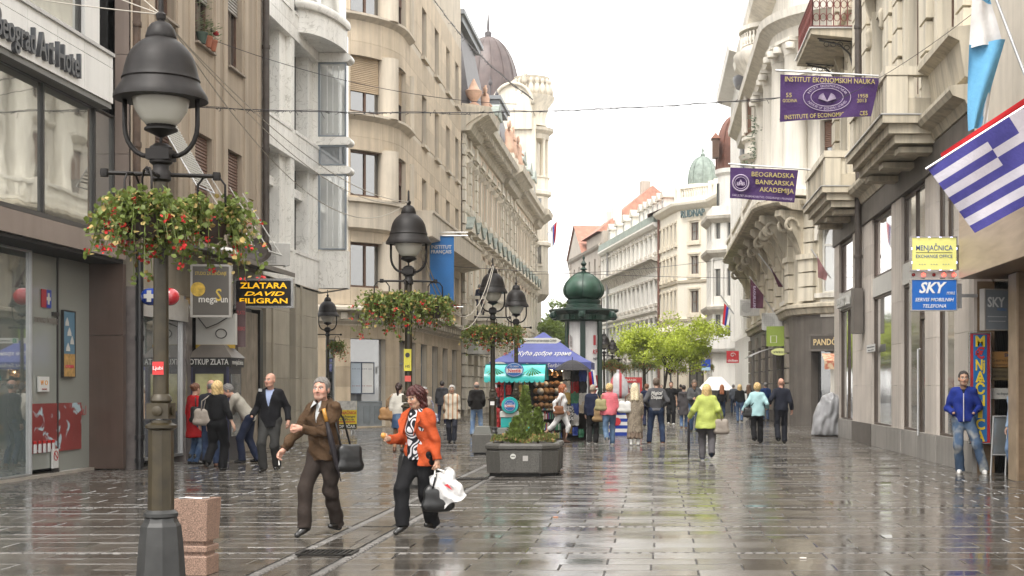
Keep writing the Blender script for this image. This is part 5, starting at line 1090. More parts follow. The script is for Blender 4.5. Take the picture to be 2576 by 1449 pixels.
# long white house with dormers
V=Fac('white_terrace_house',[(-5.2,146.4),(.45,119.25)],'long white house with green eaves and a row of dormers')
nv=14;sv=V.W/nv;vh=[]
for i in range(nv):c=sv*(i+.5);vh+=[(c-.5,c+.5,4.9,7.2),(c-.45,c+.45,8.6,10.4),(c-.45,c+.45,12.9,14.2),(c-.7,c+.7,.4,3.4)]
m=V.mb();V.wall(m,0,V.W,0,15.0,vh,dep=.25);m.obj('wall',m_offw,V.root,fix=False)
mp=MB();mp.prism([(-.62,0),(.62,0),(.62,.08),(0,.42),(-.62,.08)],-.25,0);VP_=mp.mesh('pediment',m_offd)
mp=MB();mp.prism([(0,0),(-.12,.05),(-.3,.5),(-.5,.8),(0,.8)],-.13,.13,'x');VB=mp.mesh('console',m_offd)
for k,(a,b,c,d) in enumerate(vh):
    V.win(a,b,c,d,m_wht,m_gl,y=.18,nx=2,tb=.7,fw=.06)
    if c>1:m=V.mb();V.bar(m,a-.16,b+.16,-.14,0,c-.26,c-.04);m.obj('window_sill',m_offd,V.root);m=V.mb();V.bar(m,a-.2,b+.2,-.18,0,d+.16,d+.32);m.obj('hood',m_offd,V.root)
for i in range(nv):
    c=sv*(i+.5);V.place(VP_,'pediment',c,-.02,3.75)
    for e in (-.5,.5):V.place(VB,'console',c+e,0,11.2)
    m=V.mb();V.bar(m,c-sv*.5-.12,c-sv*.5+.12,-.12,0,12.4,14.8);m.obj('pilaster',m_offw,V.root)
    if i%2==0 or i>7:
        m=V.mb();m.box(c-.5,c+.5,.6,2.4,15.9,17.4);m.obj('dormer',m_offw,V.root);m=V.mb();m.prism([(c-.75,17.4),(c+.75,17.4),(c+.75,17.55),(c,18.1),(c-.75,17.55)],.45,2.6);m.obj('dormer_roof',m_offd,V.root,fix=False);V.win(c-.32,c+.32,16.2,17.2,m_wht,m_gl,y=.58,nx=1)
for z,o_ in ((4.2,.25),(7.9,.2),(12.2,.65)):m=V.mb();V.prof(m,0,V.W,[(0,z-.2),(-o_*.5,z-.15),(-o_,z),(-o_,z+.15),(0,z+.2)]);m.obj('string_course',m_offd,V.root,fix=False)
m=V.mb();V.prof(m,0,V.W,[(.3,14.8),(-.3,14.9),(-.5,15.1),(-.5,15.25),(.3,15.3)]);m.obj('cornice',m_offw,V.root,fix=False);m=V.mb();V.prof(m,0,V.W,[(.3,15.3),(-.45,15.3),(-.35,15.95),(.3,15.95)]);m.obj('green_eaves',m_verd,V.root,fix=False)
m=V.mb();V.prof(m,0,V.W,[(.3,15.95),(2.8,18.6),(7,18.6),(7,15.95)]);m.obj('roof',m_offd,V.root,fix=False);V.body(15.2,m_offw,7,y=.3)
pipe('grey_drain_pipe',-4.55,142.4,0,15,.12,M('zinc',(.25,.25,.25),rough=.5),'grey drain pipe near the end of the long white house')
# grey stone house with pediment and big red roof
N=Fac('pediment_house',[(-10.25,181.0),(-9.7,167.5),(-5.3,146.9)],'grey stone house with triangular pediment and steep red tiled roof')
n1,n2=N.L[1],N.L[2]
nh=[(n1+c-.45,n1+c+.45,z,z+2.0) for c in (3,6.5,10,13.5,17,19.8) for z in (5,9,13)]+[(n1-c-.4,n1-c+.4,z,z+2.0) for c in (2,5) for z in (5,9,13)]
m=N.mb();N.wall(m,0,N.W,0,16.2,nh,dep=.25);m.obj('wall',m_grst,N.root,fix=False)
for h in nh:N.win(*h,m_frame,m_gl,y=.18,nx=2,fw=.07)
for z in (8.2,12.2,16.0):m=N.mb();N.prof(m,0,N.W,[(0,z-.2),(-.3,z),(-.4,z+.2),(0,z+.3)]);m.obj('cornice',m_grst,N.root,fix=False)
m=N.mb();m.prism([(n1+.3,16.3),(n1+11,16.3),(n1+5.6,19.6)],-.3,1.0);m.obj('pediment',m_grst,N.root,fix=False)
for z in range(12):
    for e in (n1+.4,n2-.4):m=N.mb();N.bar(m,e-.4,e+.4,-.12,0,1+z*1.3,1+z*1.3+1.1);m.obj('quoin',m_grst,N.root)
m=N.mb();m.add([(n1+.1,-.5,16.2),(n1+5.6,-.5,19.8),(n1+11.2,-.5,16.2),(n1+.1,7,16.2),(n1+5.6,7,19.8),(n1+11.2,7,16.2)],[(0,1,4,3),(1,2,5,4)]);m.obj('gable_roof',m_tile,N.root,fix=False)
m=N.mb();m.box(n1+10.5,n2+.0,.2,10,16.25,17.6);m.obj('attic',m_grst,N.root)
m=N.mb();m.add([(n1+9.5,-.3,17.6),(n2-1,-.3,17.6),(n2-1,12,17.6),(n1+9.5,12,17.6),(n1+13.5,6,22.8),(n2-3,6,22.8)],[(0,1,5,4),(1,2,5),(2,3,4,5),(3,0,4)]);m.obj('roof',m_tile,N.root,fix=False)
m=N.mb();m.box(n1+16,n1+17,5,6.0,19.5,23.4);m.obj('chimney',m_grst,N.root)
for i,(uu,yy,zz_) in enumerate(((n1+15.5,2.6,19.7),(n1+19.0,2.6,19.7))):m=N.mb();m.box(uu-.6,uu+.6,yy-1.1,yy-.2,zz_-.9,zz_+.5);m.obj('roof_window',m_wht,N.root)
N.body(16.1,m_grst,9,y=.3)
# ==== street lamps ========================================================================
rf=random.Random(21)
m_lamp=M('bronze_lamp_metal',(.012,.0095,.0085),rough=.5,var=.35,scale=7,metal=.0,spec=.3,streak=.35,sscale=3)
m_post=M('painted_post',(.040,.030,.014),rough=.42,var=.4,scale=9,streak=.4,sscale=3,metal=.1)
m_base=M('post_base',(.028,.028,.027),rough=.5,var=.35,scale=8)
m_globe=M('milky_globe',(.52,.50,.44),rough=.25,var=.05,coat=.4)
m_potb=M('basket_iron',(.045,.028,.022),rough=.5,var=.3,scale=12)
def oct_(pr,m,c=(0,0,0)):m.lathe(pr,8,c,PI/8,PI/8+2*PI)
def lamp(x,y,label,rz=0.0,first=[None]):
    if first[0] is not None:return copy_tree(first[0],None,(x,y,0),rz,label)
    t=thing('street_lamp',label,'street lamp',(x,y,0),rz,'bell shaped street lamps along the street')
    m=MB();oct_([(.19,0),(.165,.36),(.15,.50),(.13,.53),(.115,.57)],m);m.obj('pedestal',m_base,t)
    m=MB();m.lathe([(.10,.55),(.128,.575),(.128,.60),(.10,.625)],20);m.obj('ring',m_base,t,smooth=40)
    m=MB();oct_([(.098,.62),(.094,1.25)],m);m.obj('lower_shaft',m_post,t)
    m=MB();m.lathe([(.09,1.24),(.118,1.26),(.118,1.28),(.08,1.30),(.078,1.32)],20);m.box(-.085,.085,-.085,.085,1.33,1.45);m.lathe([(.07,1.45),(.082,1.47),(.075,1.5),(.058,1.52)],20);m.obj('collar',m_post,t,smooth=40)
    for a in range(4):
        m=MB();m.lathe([(.035,0),(.04,.012),(.02,.02)],14);m.obj('boss',m_post,t,smooth=40,loc=(.086*math.cos(a*PI/2),.086*math.sin(a*PI/2),1.39),rot=(0,PI/2,0) if a%2==0 else (PI/2,0,0))
    m=MB();m.lathe([(.058,1.5),(.054,3.3)],20);m.obj('shaft',m_post,t,smooth=40)
    m=MB();m.lathe([(.055,3.16),(.075,3.18),(.075,3.24),(.06,3.26),(.06,3.29),(.085,3.31),(.085,3.43),(.06,3.45),(.045,3.46)],16);m.box(-.09,.09,-.09,.09,3.33,3.41);m.obj('hub',m_lamp,t,smooth=40)
    for s_ in (-1,1):
        m=MB();pts=[(s_*.07,0,3.36)]+[(s_*(.282-.19*(1-math.sin(a))),0,3.36+.24*(1-math.cos(a))) for a in [PI/2*i/6 for i in range(1,7)]]+[(s_*.282,0,3.84)]
        m.tube(pts,.019,8);m.obj('yoke_arm',m_lamp,t,smooth=True)
    m=MB();m.lathe([(.001,3.50),(.02,3.51),(.06,3.53),(.125,3.56),(.125,3.575),(.105,3.59),(.11,3.60)],20);m.obj('globe_cap',m_lamp,t,smooth=40)
    m=MB();m.lathe([(.012,3.40),(.012,3.52)],6);m.obj('drip_rod',m_lamp,t)
    m=MB();m.lathe([(.105,3.595),(.145,3.64),(.195,3.72),(.215,3.80),(.212,3.87),(.19,3.93)],28);m.obj('globe',m_globe,t,smooth=True)
    hp=[(.345,3.80),(.378,3.795),(.376,3.825),(.352,3.865),(.322,3.91),(.308,3.94),(.316,3.952),(.310,3.966),(.302,3.985),(.290,4.04),(.272,4.105),(.240,4.165),(.200,4.21),(.160,4.243),(.128,4.262),(.122,4.27),(.126,4.28),(.120,4.305),(.108,4.345),(.078,4.385),(.03,4.408),(.022,4.44)]
    m=MB();m.lathe([(r_*.93,z) for r_,z in hp]+[(.001,4.44)],36);m.obj('hood',m_lamp,t,smooth=42)
    m=MB();m.lathe([(.32,3.80),(.288,3.87),(.27,3.93),(.001,3.94)],28,cap=False);m.obj('hood_lining',m_lamp,t,smooth=True,fix=False)
    m=MB();m.lathe([(.035,4.42),(.04,4.46),(.018,4.48),(.014,4.62),(.002,4.64)],10);m.obj('spike',m_lamp,t,smooth=40)
    for s_ in (-1,1):
        m=MB();m.tube([(0,s_*0.0,3.22),(s_*.40,s_*.10,3.22)],.016,8);m.lathe([(.03,-.03),(.035,0),(.03,.03)],10,(s_*.40,s_*.10,3.22));m.obj('basket_arm',m_lamp,t,smooth=40)
    m=MB();m.tube([(0,0,3.20),(.02,-.36,3.20)],.016,8);m.obj('basket_arm',m_lamp,t,smooth=40)
    first[0]=t;return t
LX=-3.81
lamps=[(LX,11.08),(LX,22.3),(LX,34.0),(LX,39.8),(-2.6,76),(-2.45,86),(-2.3,96),(-.55,83),(3.2,92),(1.9,110)]
lampl=['nearest street lamp with flower baskets in the left foreground','street lamp behind the woman in the orange jacket','street lamp behind the planter, in front of the blue souvenir stall','street lamp with the tourist arrow sign on its post',
 'first far street lamp right of the poster column','second far street lamp right of the poster column','third far street lamp right of the poster column','far lamp left of the lime green tree','far lamp right of the lime green tree','farthest street lamp beyond the lime green tree']
for (x,y),l in zip(lamps,lampl):lamp(x,y,l,rf.uniform(-.15,.15) if y>15 else 0)
# hanging baskets
def leaf_poly(m,c,d,s_,roll):
    d=Vector(d).normalized();a=d.orthogonal().normalized();a=(Matrix.Rotation(roll,3,d) @ a);n=d.cross(a);c=Vector(c)
    pts=[c,c+d*s_*.35+a*s_*.55+n*s_*.12,c+d*s_*.95+a*s_*.35,c+d*s_*1.05-a*s_*.3+n*s_*.05,c+d*s_*.4-a*s_*.55+n*s_*.15]
    m.add([tuple(p) for p in pts],[(0,1,2,3,4)])
def basket_meshes(seed):
    r=random.Random(seed);lf=MB();dry=MB();fl=MB()
    for k in range(72):
        a=r.uniform(0,2*PI);L=r.uniform(.08,.24) if r.random()<.8 else r.uniform(.22,.34);up=r.uniform(.02,.15);dr=r.uniform(.06,.36) if r.random()<.8 else r.uniform(.3,.55)
        P0=Vector((.10*math.cos(a),.10*math.sin(a),.02));pts=[]
        for i in range(9):
            f=i/8;q=P0+Vector((math.cos(a)*L*f,math.sin(a)*L*f,up*4*f*(1-f)+up*f-dr*f*f*f));pts.append(q)
        lf.tube([tuple(p) for p in pts[::2]],.0035,3,cap=False)
        for i in range(1,9):
            for _ in range(3):
                mm=dry if r.random()<.16 else lf
                d=Vector((r.gauss(0,1),r.gauss(0,1),r.gauss(.2,.7)));leaf_poly(mm,pts[i]+Vector((r.gauss(0,.025),r.gauss(0,.025),r.gauss(0,.02))),d,r.uniform(.028,.05),r.uniform(0,6))
        if r.random()<.36:
            c=pts[-1]+Vector((r.gauss(0,.02),r.gauss(0,.02),r.gauss(.02,.03)))
            for _ in range(7):
                d=Vector((r.gauss(0,1),r.gauss(0,1),r.gauss(0,.8)));leaf_poly(fl,c+d*.008,d,r.uniform(.018,.03),r.uniform(0,6))
    return lf,dry,fl
m_lf=M('geranium_leaf',(.150,.195,.045),rough=.5,var=.55,scale=14,spec=.4);m_dry=M('dry_leaf',(.30,.22,.07),rough=.7,var=.4,scale=14);m_fl=M('geranium_red',(.58,.022,.022),rough=.55,var=.3,scale=20)
BK=[]
for sd in (1,2,3):
    lf,dry,fl=basket_meshes(sd);BK.append((lf.mesh('foliage',m_lf,fix=False),dry.mesh('dry_foliage',m_dry,fix=False),fl.mesh('flowers',m_fl,fix=False)))
mp=MB();mp.lathe([(.001,-.16),(.05,-.155),(.095,-.11),(.125,-.03),(.135,.03),(.145,.035),(.14,.05),(.12,.045),(.11,0),(.001,-.02)],16);POT=mp.mesh('pot',m_potb,smooth=40)
mp=MB()
for s_ in (-1,1):mp.tube([(s_*.12,0,.04),(s_*.115,0,.34),(s_*.07,0,.40),(0,0,.415)],.010,6)
HNG=mp.mesh('hanger',m_lamp,smooth=True)
def basket(x,y,z,rz,label,sc=1.0,var=0):
    t=thing('flower_basket',label,'flower basket',(x,y,z),rz,'hanging geranium baskets on the lamps');t.scale=(sc,sc,sc)
    link('pot',POT,t);link('hanger',HNG,t);a,b,c=BK[var%3]
    for nm,me in (('foliage',a),('dry_foliage',b),('flowers',c)):tag(link(nm,me,t),kind='stuff')
    return t
pos3=[(-.40,-.10,'left'),(.40,.10,'right'),(.02,-.36,'front')]
lnm=['the nearest lamp','the lamp behind the orange jacket','the lamp in front of the souvenir stall','the lamp with the arrow sign','the first far lamp','the second far lamp','the third far lamp','the far lamp left of the lime tree','the far lamp right of the lime tree','the farthest lamp']
for i,(x,y) in enumerate(lamps):
    for k,(dx,dy,nm) in enumerate(pos3):
        if i>3 and k==2:continue
        if i==3:continue
        basket(x+(dx if i else (-.19 if k==0 else dx*.9)),y+dy,2.80 if i else 2.84,rf.uniform(0,6),'red geranium basket on the %s arm of %s'%(nm,lnm[i]),1.0 if i else .92,i+k)
# stickers on the lamp posts
flat_sign('pest_notice','small yellow warning sticker on the second lamp post',(LX,22.23,1.99),0,.115,.34,(.62,.55,.05),[('●',.1,(.03,.03,.03),0,.07,.07),('HS',.06,(.03,.03,.03),0,-.1,.07)])
flat_sign('torn_red_sticker','torn red and white sticker on the nearest lamp post',(LX+.0,11.015,1.72),0,.085,.10,(.60,.03,.03),[('Ljubi',.04,(.75,.72,.7),0,.0,.075)],d=.004)
flat_sign('white_paper_scrap','white paper scrap stuck on the third lamp post',(LX,33.9,1.18),R(8),.10,.09,(.75,.74,.72),d=.004)
flat_sign('red_paper_scrap','red torn scrap on the second lamp post',(LX,22.235,1.70),R(-5),.10,.09,(.55,.08,.06),d=.004)
# tourist arrow sign
t=thing('arrow_sign','white tourist direction arrow sign with green i square','sign',(LX,39.70,ZA(857,39.7)))
m=MB();m.prism([(0.06,-.075),(1.13,-.075),(1.27,0),(1.13,.075),(.06,.075)],-.02,.02);m.obj('board',m_wht,t);m=MB();m.prism([(-.06,-.075),(-.55,-.075),(-.68,0),(-.55,.075),(-.06,.075)],.06,.09);m.obj('rear_board',m_wht,t)
m=MB();m.box(.10,.21,-.028,-.021,-.06,.06);m.obj('green_square',M('sign_green',(.01,.20,.10),rough=.4),t);text('i',.11,m_wht,t,(.155,-.032,0),bold=.02);text('Туристичка организација Србије',.085,M('ink_dark',(.05,.05,.05)),t,(.68,-.024,0),width=.88,shear=.25)
# ==== litter bins and planters ============================================================
def granite(name,col):
    m=M(name,col,rough=.6,var=.1,scale=2,streak=.25,sscale=3);nt=m.node_tree;b=nt.nodes['Principled BSDF'];lk=b.inputs['Base Color'].links[0].from_socket
    geo=nd(nt,'ShaderNodeNewGeometry');v=nd(nt,'ShaderNodeTexNoise');v.inputs['Scale'].default_value=130;v.inputs['Detail'].default_value=2;nt.links.new(geo.outputs['Position'],v.inputs['Vector'])
    mr=nd(nt,'ShaderNodeMapRange');mr.inputs[1].default_value=.35;mr.inputs[2].default_value=.65;mr.inputs[3].default_value=.45;mr.inputs[4].default_value=1.45;nt.links.new(v.outputs[0],mr.inputs[0])
    sc=nd(nt,'ShaderNodeVectorMath',operation='SCALE');nt.links.new(lk,sc.inputs[0]);nt.links.new(mr.outputs[0],sc.inputs['Scale']);nt.links.new(sc.outputs[0],b.inputs['Base Color']);return m
m_pink=granite('pink_granite',(.29,.185,.135));m_conc=granite('wet_concrete',(.095,.090,.080))
t=thing('granite_bin','pink granite litter bin beside the nearest lamp','litter bin',(-3.86,12.1,0),R(-4));t.scale=(.84,.84,1)
m=MB();m.bbox(-.165,.165,-.165,.165,0,.16,.012);m.obj('foot',m_pink,t);m=MB();m.box(-.135,.135,-.135,.135,.16,.195);m.obj('lower_groove',m_pink,t);m=MB();m.bbox(-.165,.165,-.165,.165,.195,.245,.01);m.obj('band',m_pink,t);m=MB();m.box(-.125,.125,-.125,.125,.245,.285);m.obj('upper_groove',m_pink,t)
m=MB();z0,z1=.285,.635;m.add([(-.165,-.165,z0),(.165,-.165,z0),(.165,.165,z0),(-.165,.165,z0),(-.185,-.185,z1),(.185,-.185,z1),(.185,.185,z1),(-.185,.185,z1),(-.14,-.14,z1),(.14,-.14,z1),(.14,.14,z1),(-.14,.14,z1),(-.14,-.14,z1-.1),(.14,-.14,z1-.1),(.14,.14,z1-.1),(-.14,.14,z1-.1)],[(0,1,5,4),(1,2,6,5),(2,3,7,6),(3,0,4,7),(4,5,9,8),(5,6,10,9),(6,7,11,10),(7,4,8,11),(8,9,13,12),(9,10,14,13),(10,11,15,14),(11,8,12,15),(12,13,14,15),(3,2,1,0)]);m.obj('box',m_pink,t,fix=False)
m=MB();m.tube([(-.14,-.1,z1+.004),(-.06,-.13,z1+.012),(.1,-.12,z1+.006),(.15,-.05,z1+.01)],.007,5);m.obj('liner_edge',m_trim,t)
def grbin(x,y,label,s_=1.0,rz=0.0):
    t=thing('concrete_bin',label,'litter bin',(x,y,0),rz);t.scale=(s_,s_,s_)
    m=MB();m.bbox(-.24,.24,-.24,.24,.05,.47,.015);m.obj('box',m_conc,t);m=MB();m.box(-.2,.2,-.2,.2,0,.05);m.obj('foot',m_dark,t)
    m=MB();m.lathe([(.30,.47),(.275,.53),(.23,.64),(.215,.66),(.2,.66)],4,(0,0,0),PI/4,PI/4+2*PI);m.obj('lid',M('bin_lid',(.085,.085,.07),rough=.45,var=.2),t)
grbin(-3.95,33.3,'dark concrete litter bin beside the third lamp');grbin(-3.62,22.4,'dark concrete litter bin behind the orange jacket woman',1.0,.1);grbin(-3.55,34.1,'low concrete block at the foot of the third lamp',.9)
# big planter: lobed concrete tub with thuja
t=thing('concrete_planter','lobed grey concrete planter with a thuja and groundcover','planter',(-2.31,25.6,0))
def lobes(r0,z):
    pts=[];w=.62*r0;c=.26*r0
    ys=[-.62*r0,-.62*r0+c,.0,.62,1.24]
    left=[(-w+c,-.62*r0),(-w,-.62*r0+c)];side=[]
    y_=-.62*r0+c
    for k in range(3):side+=[(w,y_),(w,y_+.36),(w-.07,y_+.46),(w-.07,y_+.5)];y_+=.56
    right=[(w-c,-.62*r0)]+side
    return [(x_,q,z) for (x_,q) in right]+[(x_*-1,q,z) for (x_,q) in reversed(right)]
ring=[(1.0,0.06),(1.02,.30),(1.03,.44),(1.0,.455),(1.0,.47),(1.05,.49),(1.055,.54),(1.02,.575),(.9,.58),(.88,.55)]
L0=[lobes(r_,z) for r_,z in ring];n=len(L0[0]);m=MB();vs=[p for l in L0 for p in l];fs=[(j*n+i,j*n+(i+1)%n,(j+1)*n+(i+1)%n,(j+1)*n+i) for j in range(len(L0)-1) for i in range(n)];m.add(vs,fs);m.obj('tub',m_conc,t,smooth=35)
m=MB();l=lobes(.9,.52);m.add(l,[tuple(range(n))]);m.obj('soil',M('soil',(.035,.025,.017),rough=.9,bump=.4),t,fix=False);m=MB();l=lobes(.93,0)+lobes(.93,.06);m.add(l,[(i,(i+1)%n,(i+1)%n+n,i+n) for i in range(n)]);m.obj('foot',m_dark,t)
m=MB();m.box(-.36,.33,-.672,-.645,.08,.41);m.obj('front_panel',m_conc,t);m=MB();m.lathe([(.048,0),(.048,.004)],18);m.obj('round_sticker',m_wht,t,loc=(-.13,-.674,.36),rot=(PI/2,0,0));m=MB();m.box(.04,.13,-.676,-.672,.28,.37);m.obj('paper_sticker',M('grey_paper',(.42,.40,.38)),t)
text('●●●',.03,M('ink_dark',(.05,.05,.05)),t,(-.13,-.680,.36),width=.06)
def thuja(name,label,x,y,z,h,r_,n,seed):
    rr=random.Random(seed);t=thing(name,label,'shrub',(x,y,z));m=MB()
    for k in range(n):
        f=rr.random()**.8;a=rr.uniform(0,2*PI);lump=1+.22*math.sin(a*3+f*9+seed)+.12*math.sin(a*7-f*15);R_=r_*(1-f)**.75*min(1,.55+f*4)*lump*rr.uniform(.55,1.05)+.01;q=Vector((R_*math.cos(a),R_*math.sin(a),.02+f*h))
        d=Vector((math.cos(a)*.55+rr.gauss(0,.35),math.sin(a)*.55+rr.gauss(0,.35),rr.uniform(.4,1.2))).normalized();b=d.cross(Vector((math.cos(a),math.sin(a),.2))).normalized();s_=rr.uniform(.02,.045)
        m.add([tuple(q),tuple(q+d*s_*.6+b*s_*.45),tuple(q+d*s_*1.7),tuple(q+d*s_*.6-b*s_*.45)],[(0,1,2,3)])
    tag(m.obj('foliage',M('thuja_green',(.17,.23,.05),rough=.6,var=.6,scale=11),t,fix=False),kind='stuff');m=MB();m.tube([(0,0,-.05),(.01,0,h*.5),(0,.01,h*.9)],.022,6,r1=.005);m.obj('trunk',m_wfr,t);return t
thuja('thuja','tall pointed green thuja in the concrete planter',-2.30,25.75,.54,1.0,.17,2600,3);thuja('thuja','shorter green thuja in front in the concrete planter',-2.42,25.35,.54,.46,.20,1800,5);thuja('thuja','small green thuja at the back of the planter',-2.12,26.3,.54,.60,.14,1300,8)
m=MB()
for k in range(3600):
    x,y_=rf.uniform(-.55,.55),rf.uniform(-.52,1.0)
    if abs(x)>.5 and y_<-.4:continue
    h=.03+.09*(math.sin(x*9+y_*5)*.5+.5)+rf.random()*.06;d=Vector((rf.gauss(0,.6),rf.gauss(0,.6),1)).normalized();b=d.orthogonal().normalized();s_=rf.uniform(.02,.05);q=Vector((x,y_,h*.8))
    m.cur=1 if rf.random()<.25 else 0;m.add([tuple(q),tuple(q+d*s_*.5+b*s_*.35),tuple(q+d*s_*1.3),tuple(q+d*s_*.5-b*s_*.35)],[(0,1,2,3)])
gc=m.obj('groundcover',[M('groundcover_green',(.14,.17,.04),rough=.6,var=.5,scale=9),M('groundcover_dry',(.28,.16,.06),rough=.7,var=.4,scale=9)],None,fix=False,loc=(-2.31,25.6,.55));tag(gc,'low green groundcover spilling in the concrete planter','groundcover',kind='stuff')
# ==== poster column =======================================================================
CX,CY=-2.33,48.0
t=thing('poster_column','dark green poster column with onion dome and lion heads','advertising column',(CX,CY,0))
m_grn=M('column_green',(.012,.038,.026),rough=.38,var=.35,scale=4,streak=.3,sscale=2);m_grnl=M('column_green_light',(.022,.068,.042),rough=.4,var=.4,scale=3,streak=.35,sscale=2)
def hexl(pr,nm,mat):m=MB();m.lathe(pr,6,(0,0,0),PI/6+PI/6,PI/3+2*PI);return m.obj(nm,mat,t)
m=MB();m.lathe([(.78,0),(.78,.18),(.72,.22),(.72,.55),(.66,.62)],24);m.obj('plinth',m_grn,t,smooth=35)
m=MB();m.lathe([(.60,.6),(.60,3.75)],40);m.obj('drum',M('poster_paper',(.66,.65,.64),rough=.5,var=.06,streak=.18,sscale=2),t,smooth=40)
for k in range(6):
    a=-PI/2+k*PI/3;m=MB();m.bbox(-.085,.085,-.05,.05,.6,3.76,.01);m.obj('rib',m_grn,t,loc=(.61*math.cos(a),.61*math.sin(a),0),rot=a+PI/2)
hexl([(.72,3.74),(.80,3.78),(.86,3.9),(.98,4.0),(1.12,4.06),(1.17,4.10),(1.17,4.16),(.5,4.22)],'eaves',m_grn)
for k in range(72):
    a=2*PI*k/72;kk=.98*math.cos(PI/6)/max(.2,math.cos((a%(PI/3))-PI/6));m=MB();m.box(-.02,.02,-.03,.03,0,.2);m.obj('fluting',m_grnl,t,loc=((kk-.06)*math.cos(a),(kk-.06)*math.sin(a),3.8),rot=(0,0,a))
for k in range(6):
    a=-PI/2+k*PI/3;L=link('lion_head',None,None) if False else None
    m=MB();m.lathe([(.02,-.13),(.10,-.10),(.13,0),(.10,.09),(.03,.13)],12);m.lathe([(.05,-.04),(.06,0),(.04,.05)],8,(0,-.10,-.02));m.lathe([(.03,0),(.035,.03),(.01,.05)],6,(-.09,0,.08));m.lathe([(.03,0),(.035,.03),(.01,.05)],6,(.09,0,.08));m.obj('lion_head',m_grn,t,smooth=40,loc=(1.13*math.cos(a),1.13*math.sin(a),3.94),rot=a+PI/2)
m=MB();m.lathe([(.60,4.18),(.60,4.30),(.54,4.34),(.57,4.42),(.57,4.46),(.52,4.50)],24);m.obj('neck',m_grn,t,smooth=35)
op=[(.52,4.50),(.62,4.58),(.68,4.68),(.70,4.80),(.68,4.92),(.61,5.06),(.50,5.19),(.36,5.30),(.22,5.36),(.14,5.38)]
m=MB();m.lathe(op,36);m.obj('onion_dome',m_grnl,t,smooth=True)
for k in range(6):
    a=-PI/2+k*PI/3;m=MB();m.tube([(1.01*r_*math.cos(a),1.01*r_*math.sin(a),z) for r_,z in op],.018,5);m.obj('dome_rib',m_grn,t,smooth=True)
m=MB();m.lathe([(.22,5.36),(.22,5.40),(.10,5.42),(.05,5.47),(.14,5.51),(.06,5.56),(.045,5.60),(.09,5.66),(.10,5.70),(.05,5.76),(.025,5.82),(.045,5.87),(.03,5.93),(.005,6.0)],14);m.obj('finial',m_grn,t,smooth=40)
for k,dg in enumerate((-60,0)):
    a=-PI/2+R(30)+R(dg);
    for s_,w in ((-.05,.09),):
        aa=-PI/2+R(46 if k else-50)
        m=MB();m.box(-.12,-.02,-.006,.004,2.95,3.28);m.obj('poster_stripe',M('poster_red',(.42,.02,.03),rough=.5),t,loc=(.605*math.cos(aa),.605*math.sin(aa),0),rot=aa+PI/2)
        m=MB();m.prism([(.02,2.92),(.16,2.86),(.16,3.2),(.06,3.3)],-.006,.004);m.obj('poster_shape',M('poster_grey',(.30,.27,.26),rough=.5,var=.5,scale=16),t,loc=(.605*math.cos(aa),.605*math.sin(aa),0),rot=aa+PI/2)
        text('KFC',.22,M('poster_red',(.42,.02,.03)),t,(.612*math.cos(aa),.612*math.sin(aa),2.72),(PI/2,0,aa+PI/2),width=.34,bold=.01,shear=.2);text('ugao',.12,M('ink_dark',(.05,.05,.05)),t,(.612*math.cos(aa),.612*math.sin(aa),2.52),(PI/2,0,aa+PI/2),width=.28)
for k in range(9):
    aa=-PI/2+R(22)+k*.11;m=MB();m.box(-.036,.036,-.006,.004,.9,1.95);m.obj('lower_poster',M('poster_red_lower',(.30,.025,.03),rough=.45,var=.4,scale=3),t,loc=(.606*math.cos(aa),.606*math.sin(aa),0),rot=aa+PI/2)
m=MB();m.tube([(.614*math.cos(b),.614*math.sin(b),1.0+.8*i/10) for i,b in enumerate([-PI/2+R(25)+k*.085 for k in range(11)])],.03,5);m.tube([(.614*math.cos(b),.614*math.sin(b),1.45+.1*i/10) for i,b in enumerate([-PI/2+R(22)+k*.09 for k in range(11)])],.03,5);m.obj('poster_swirl',m_wht,t)
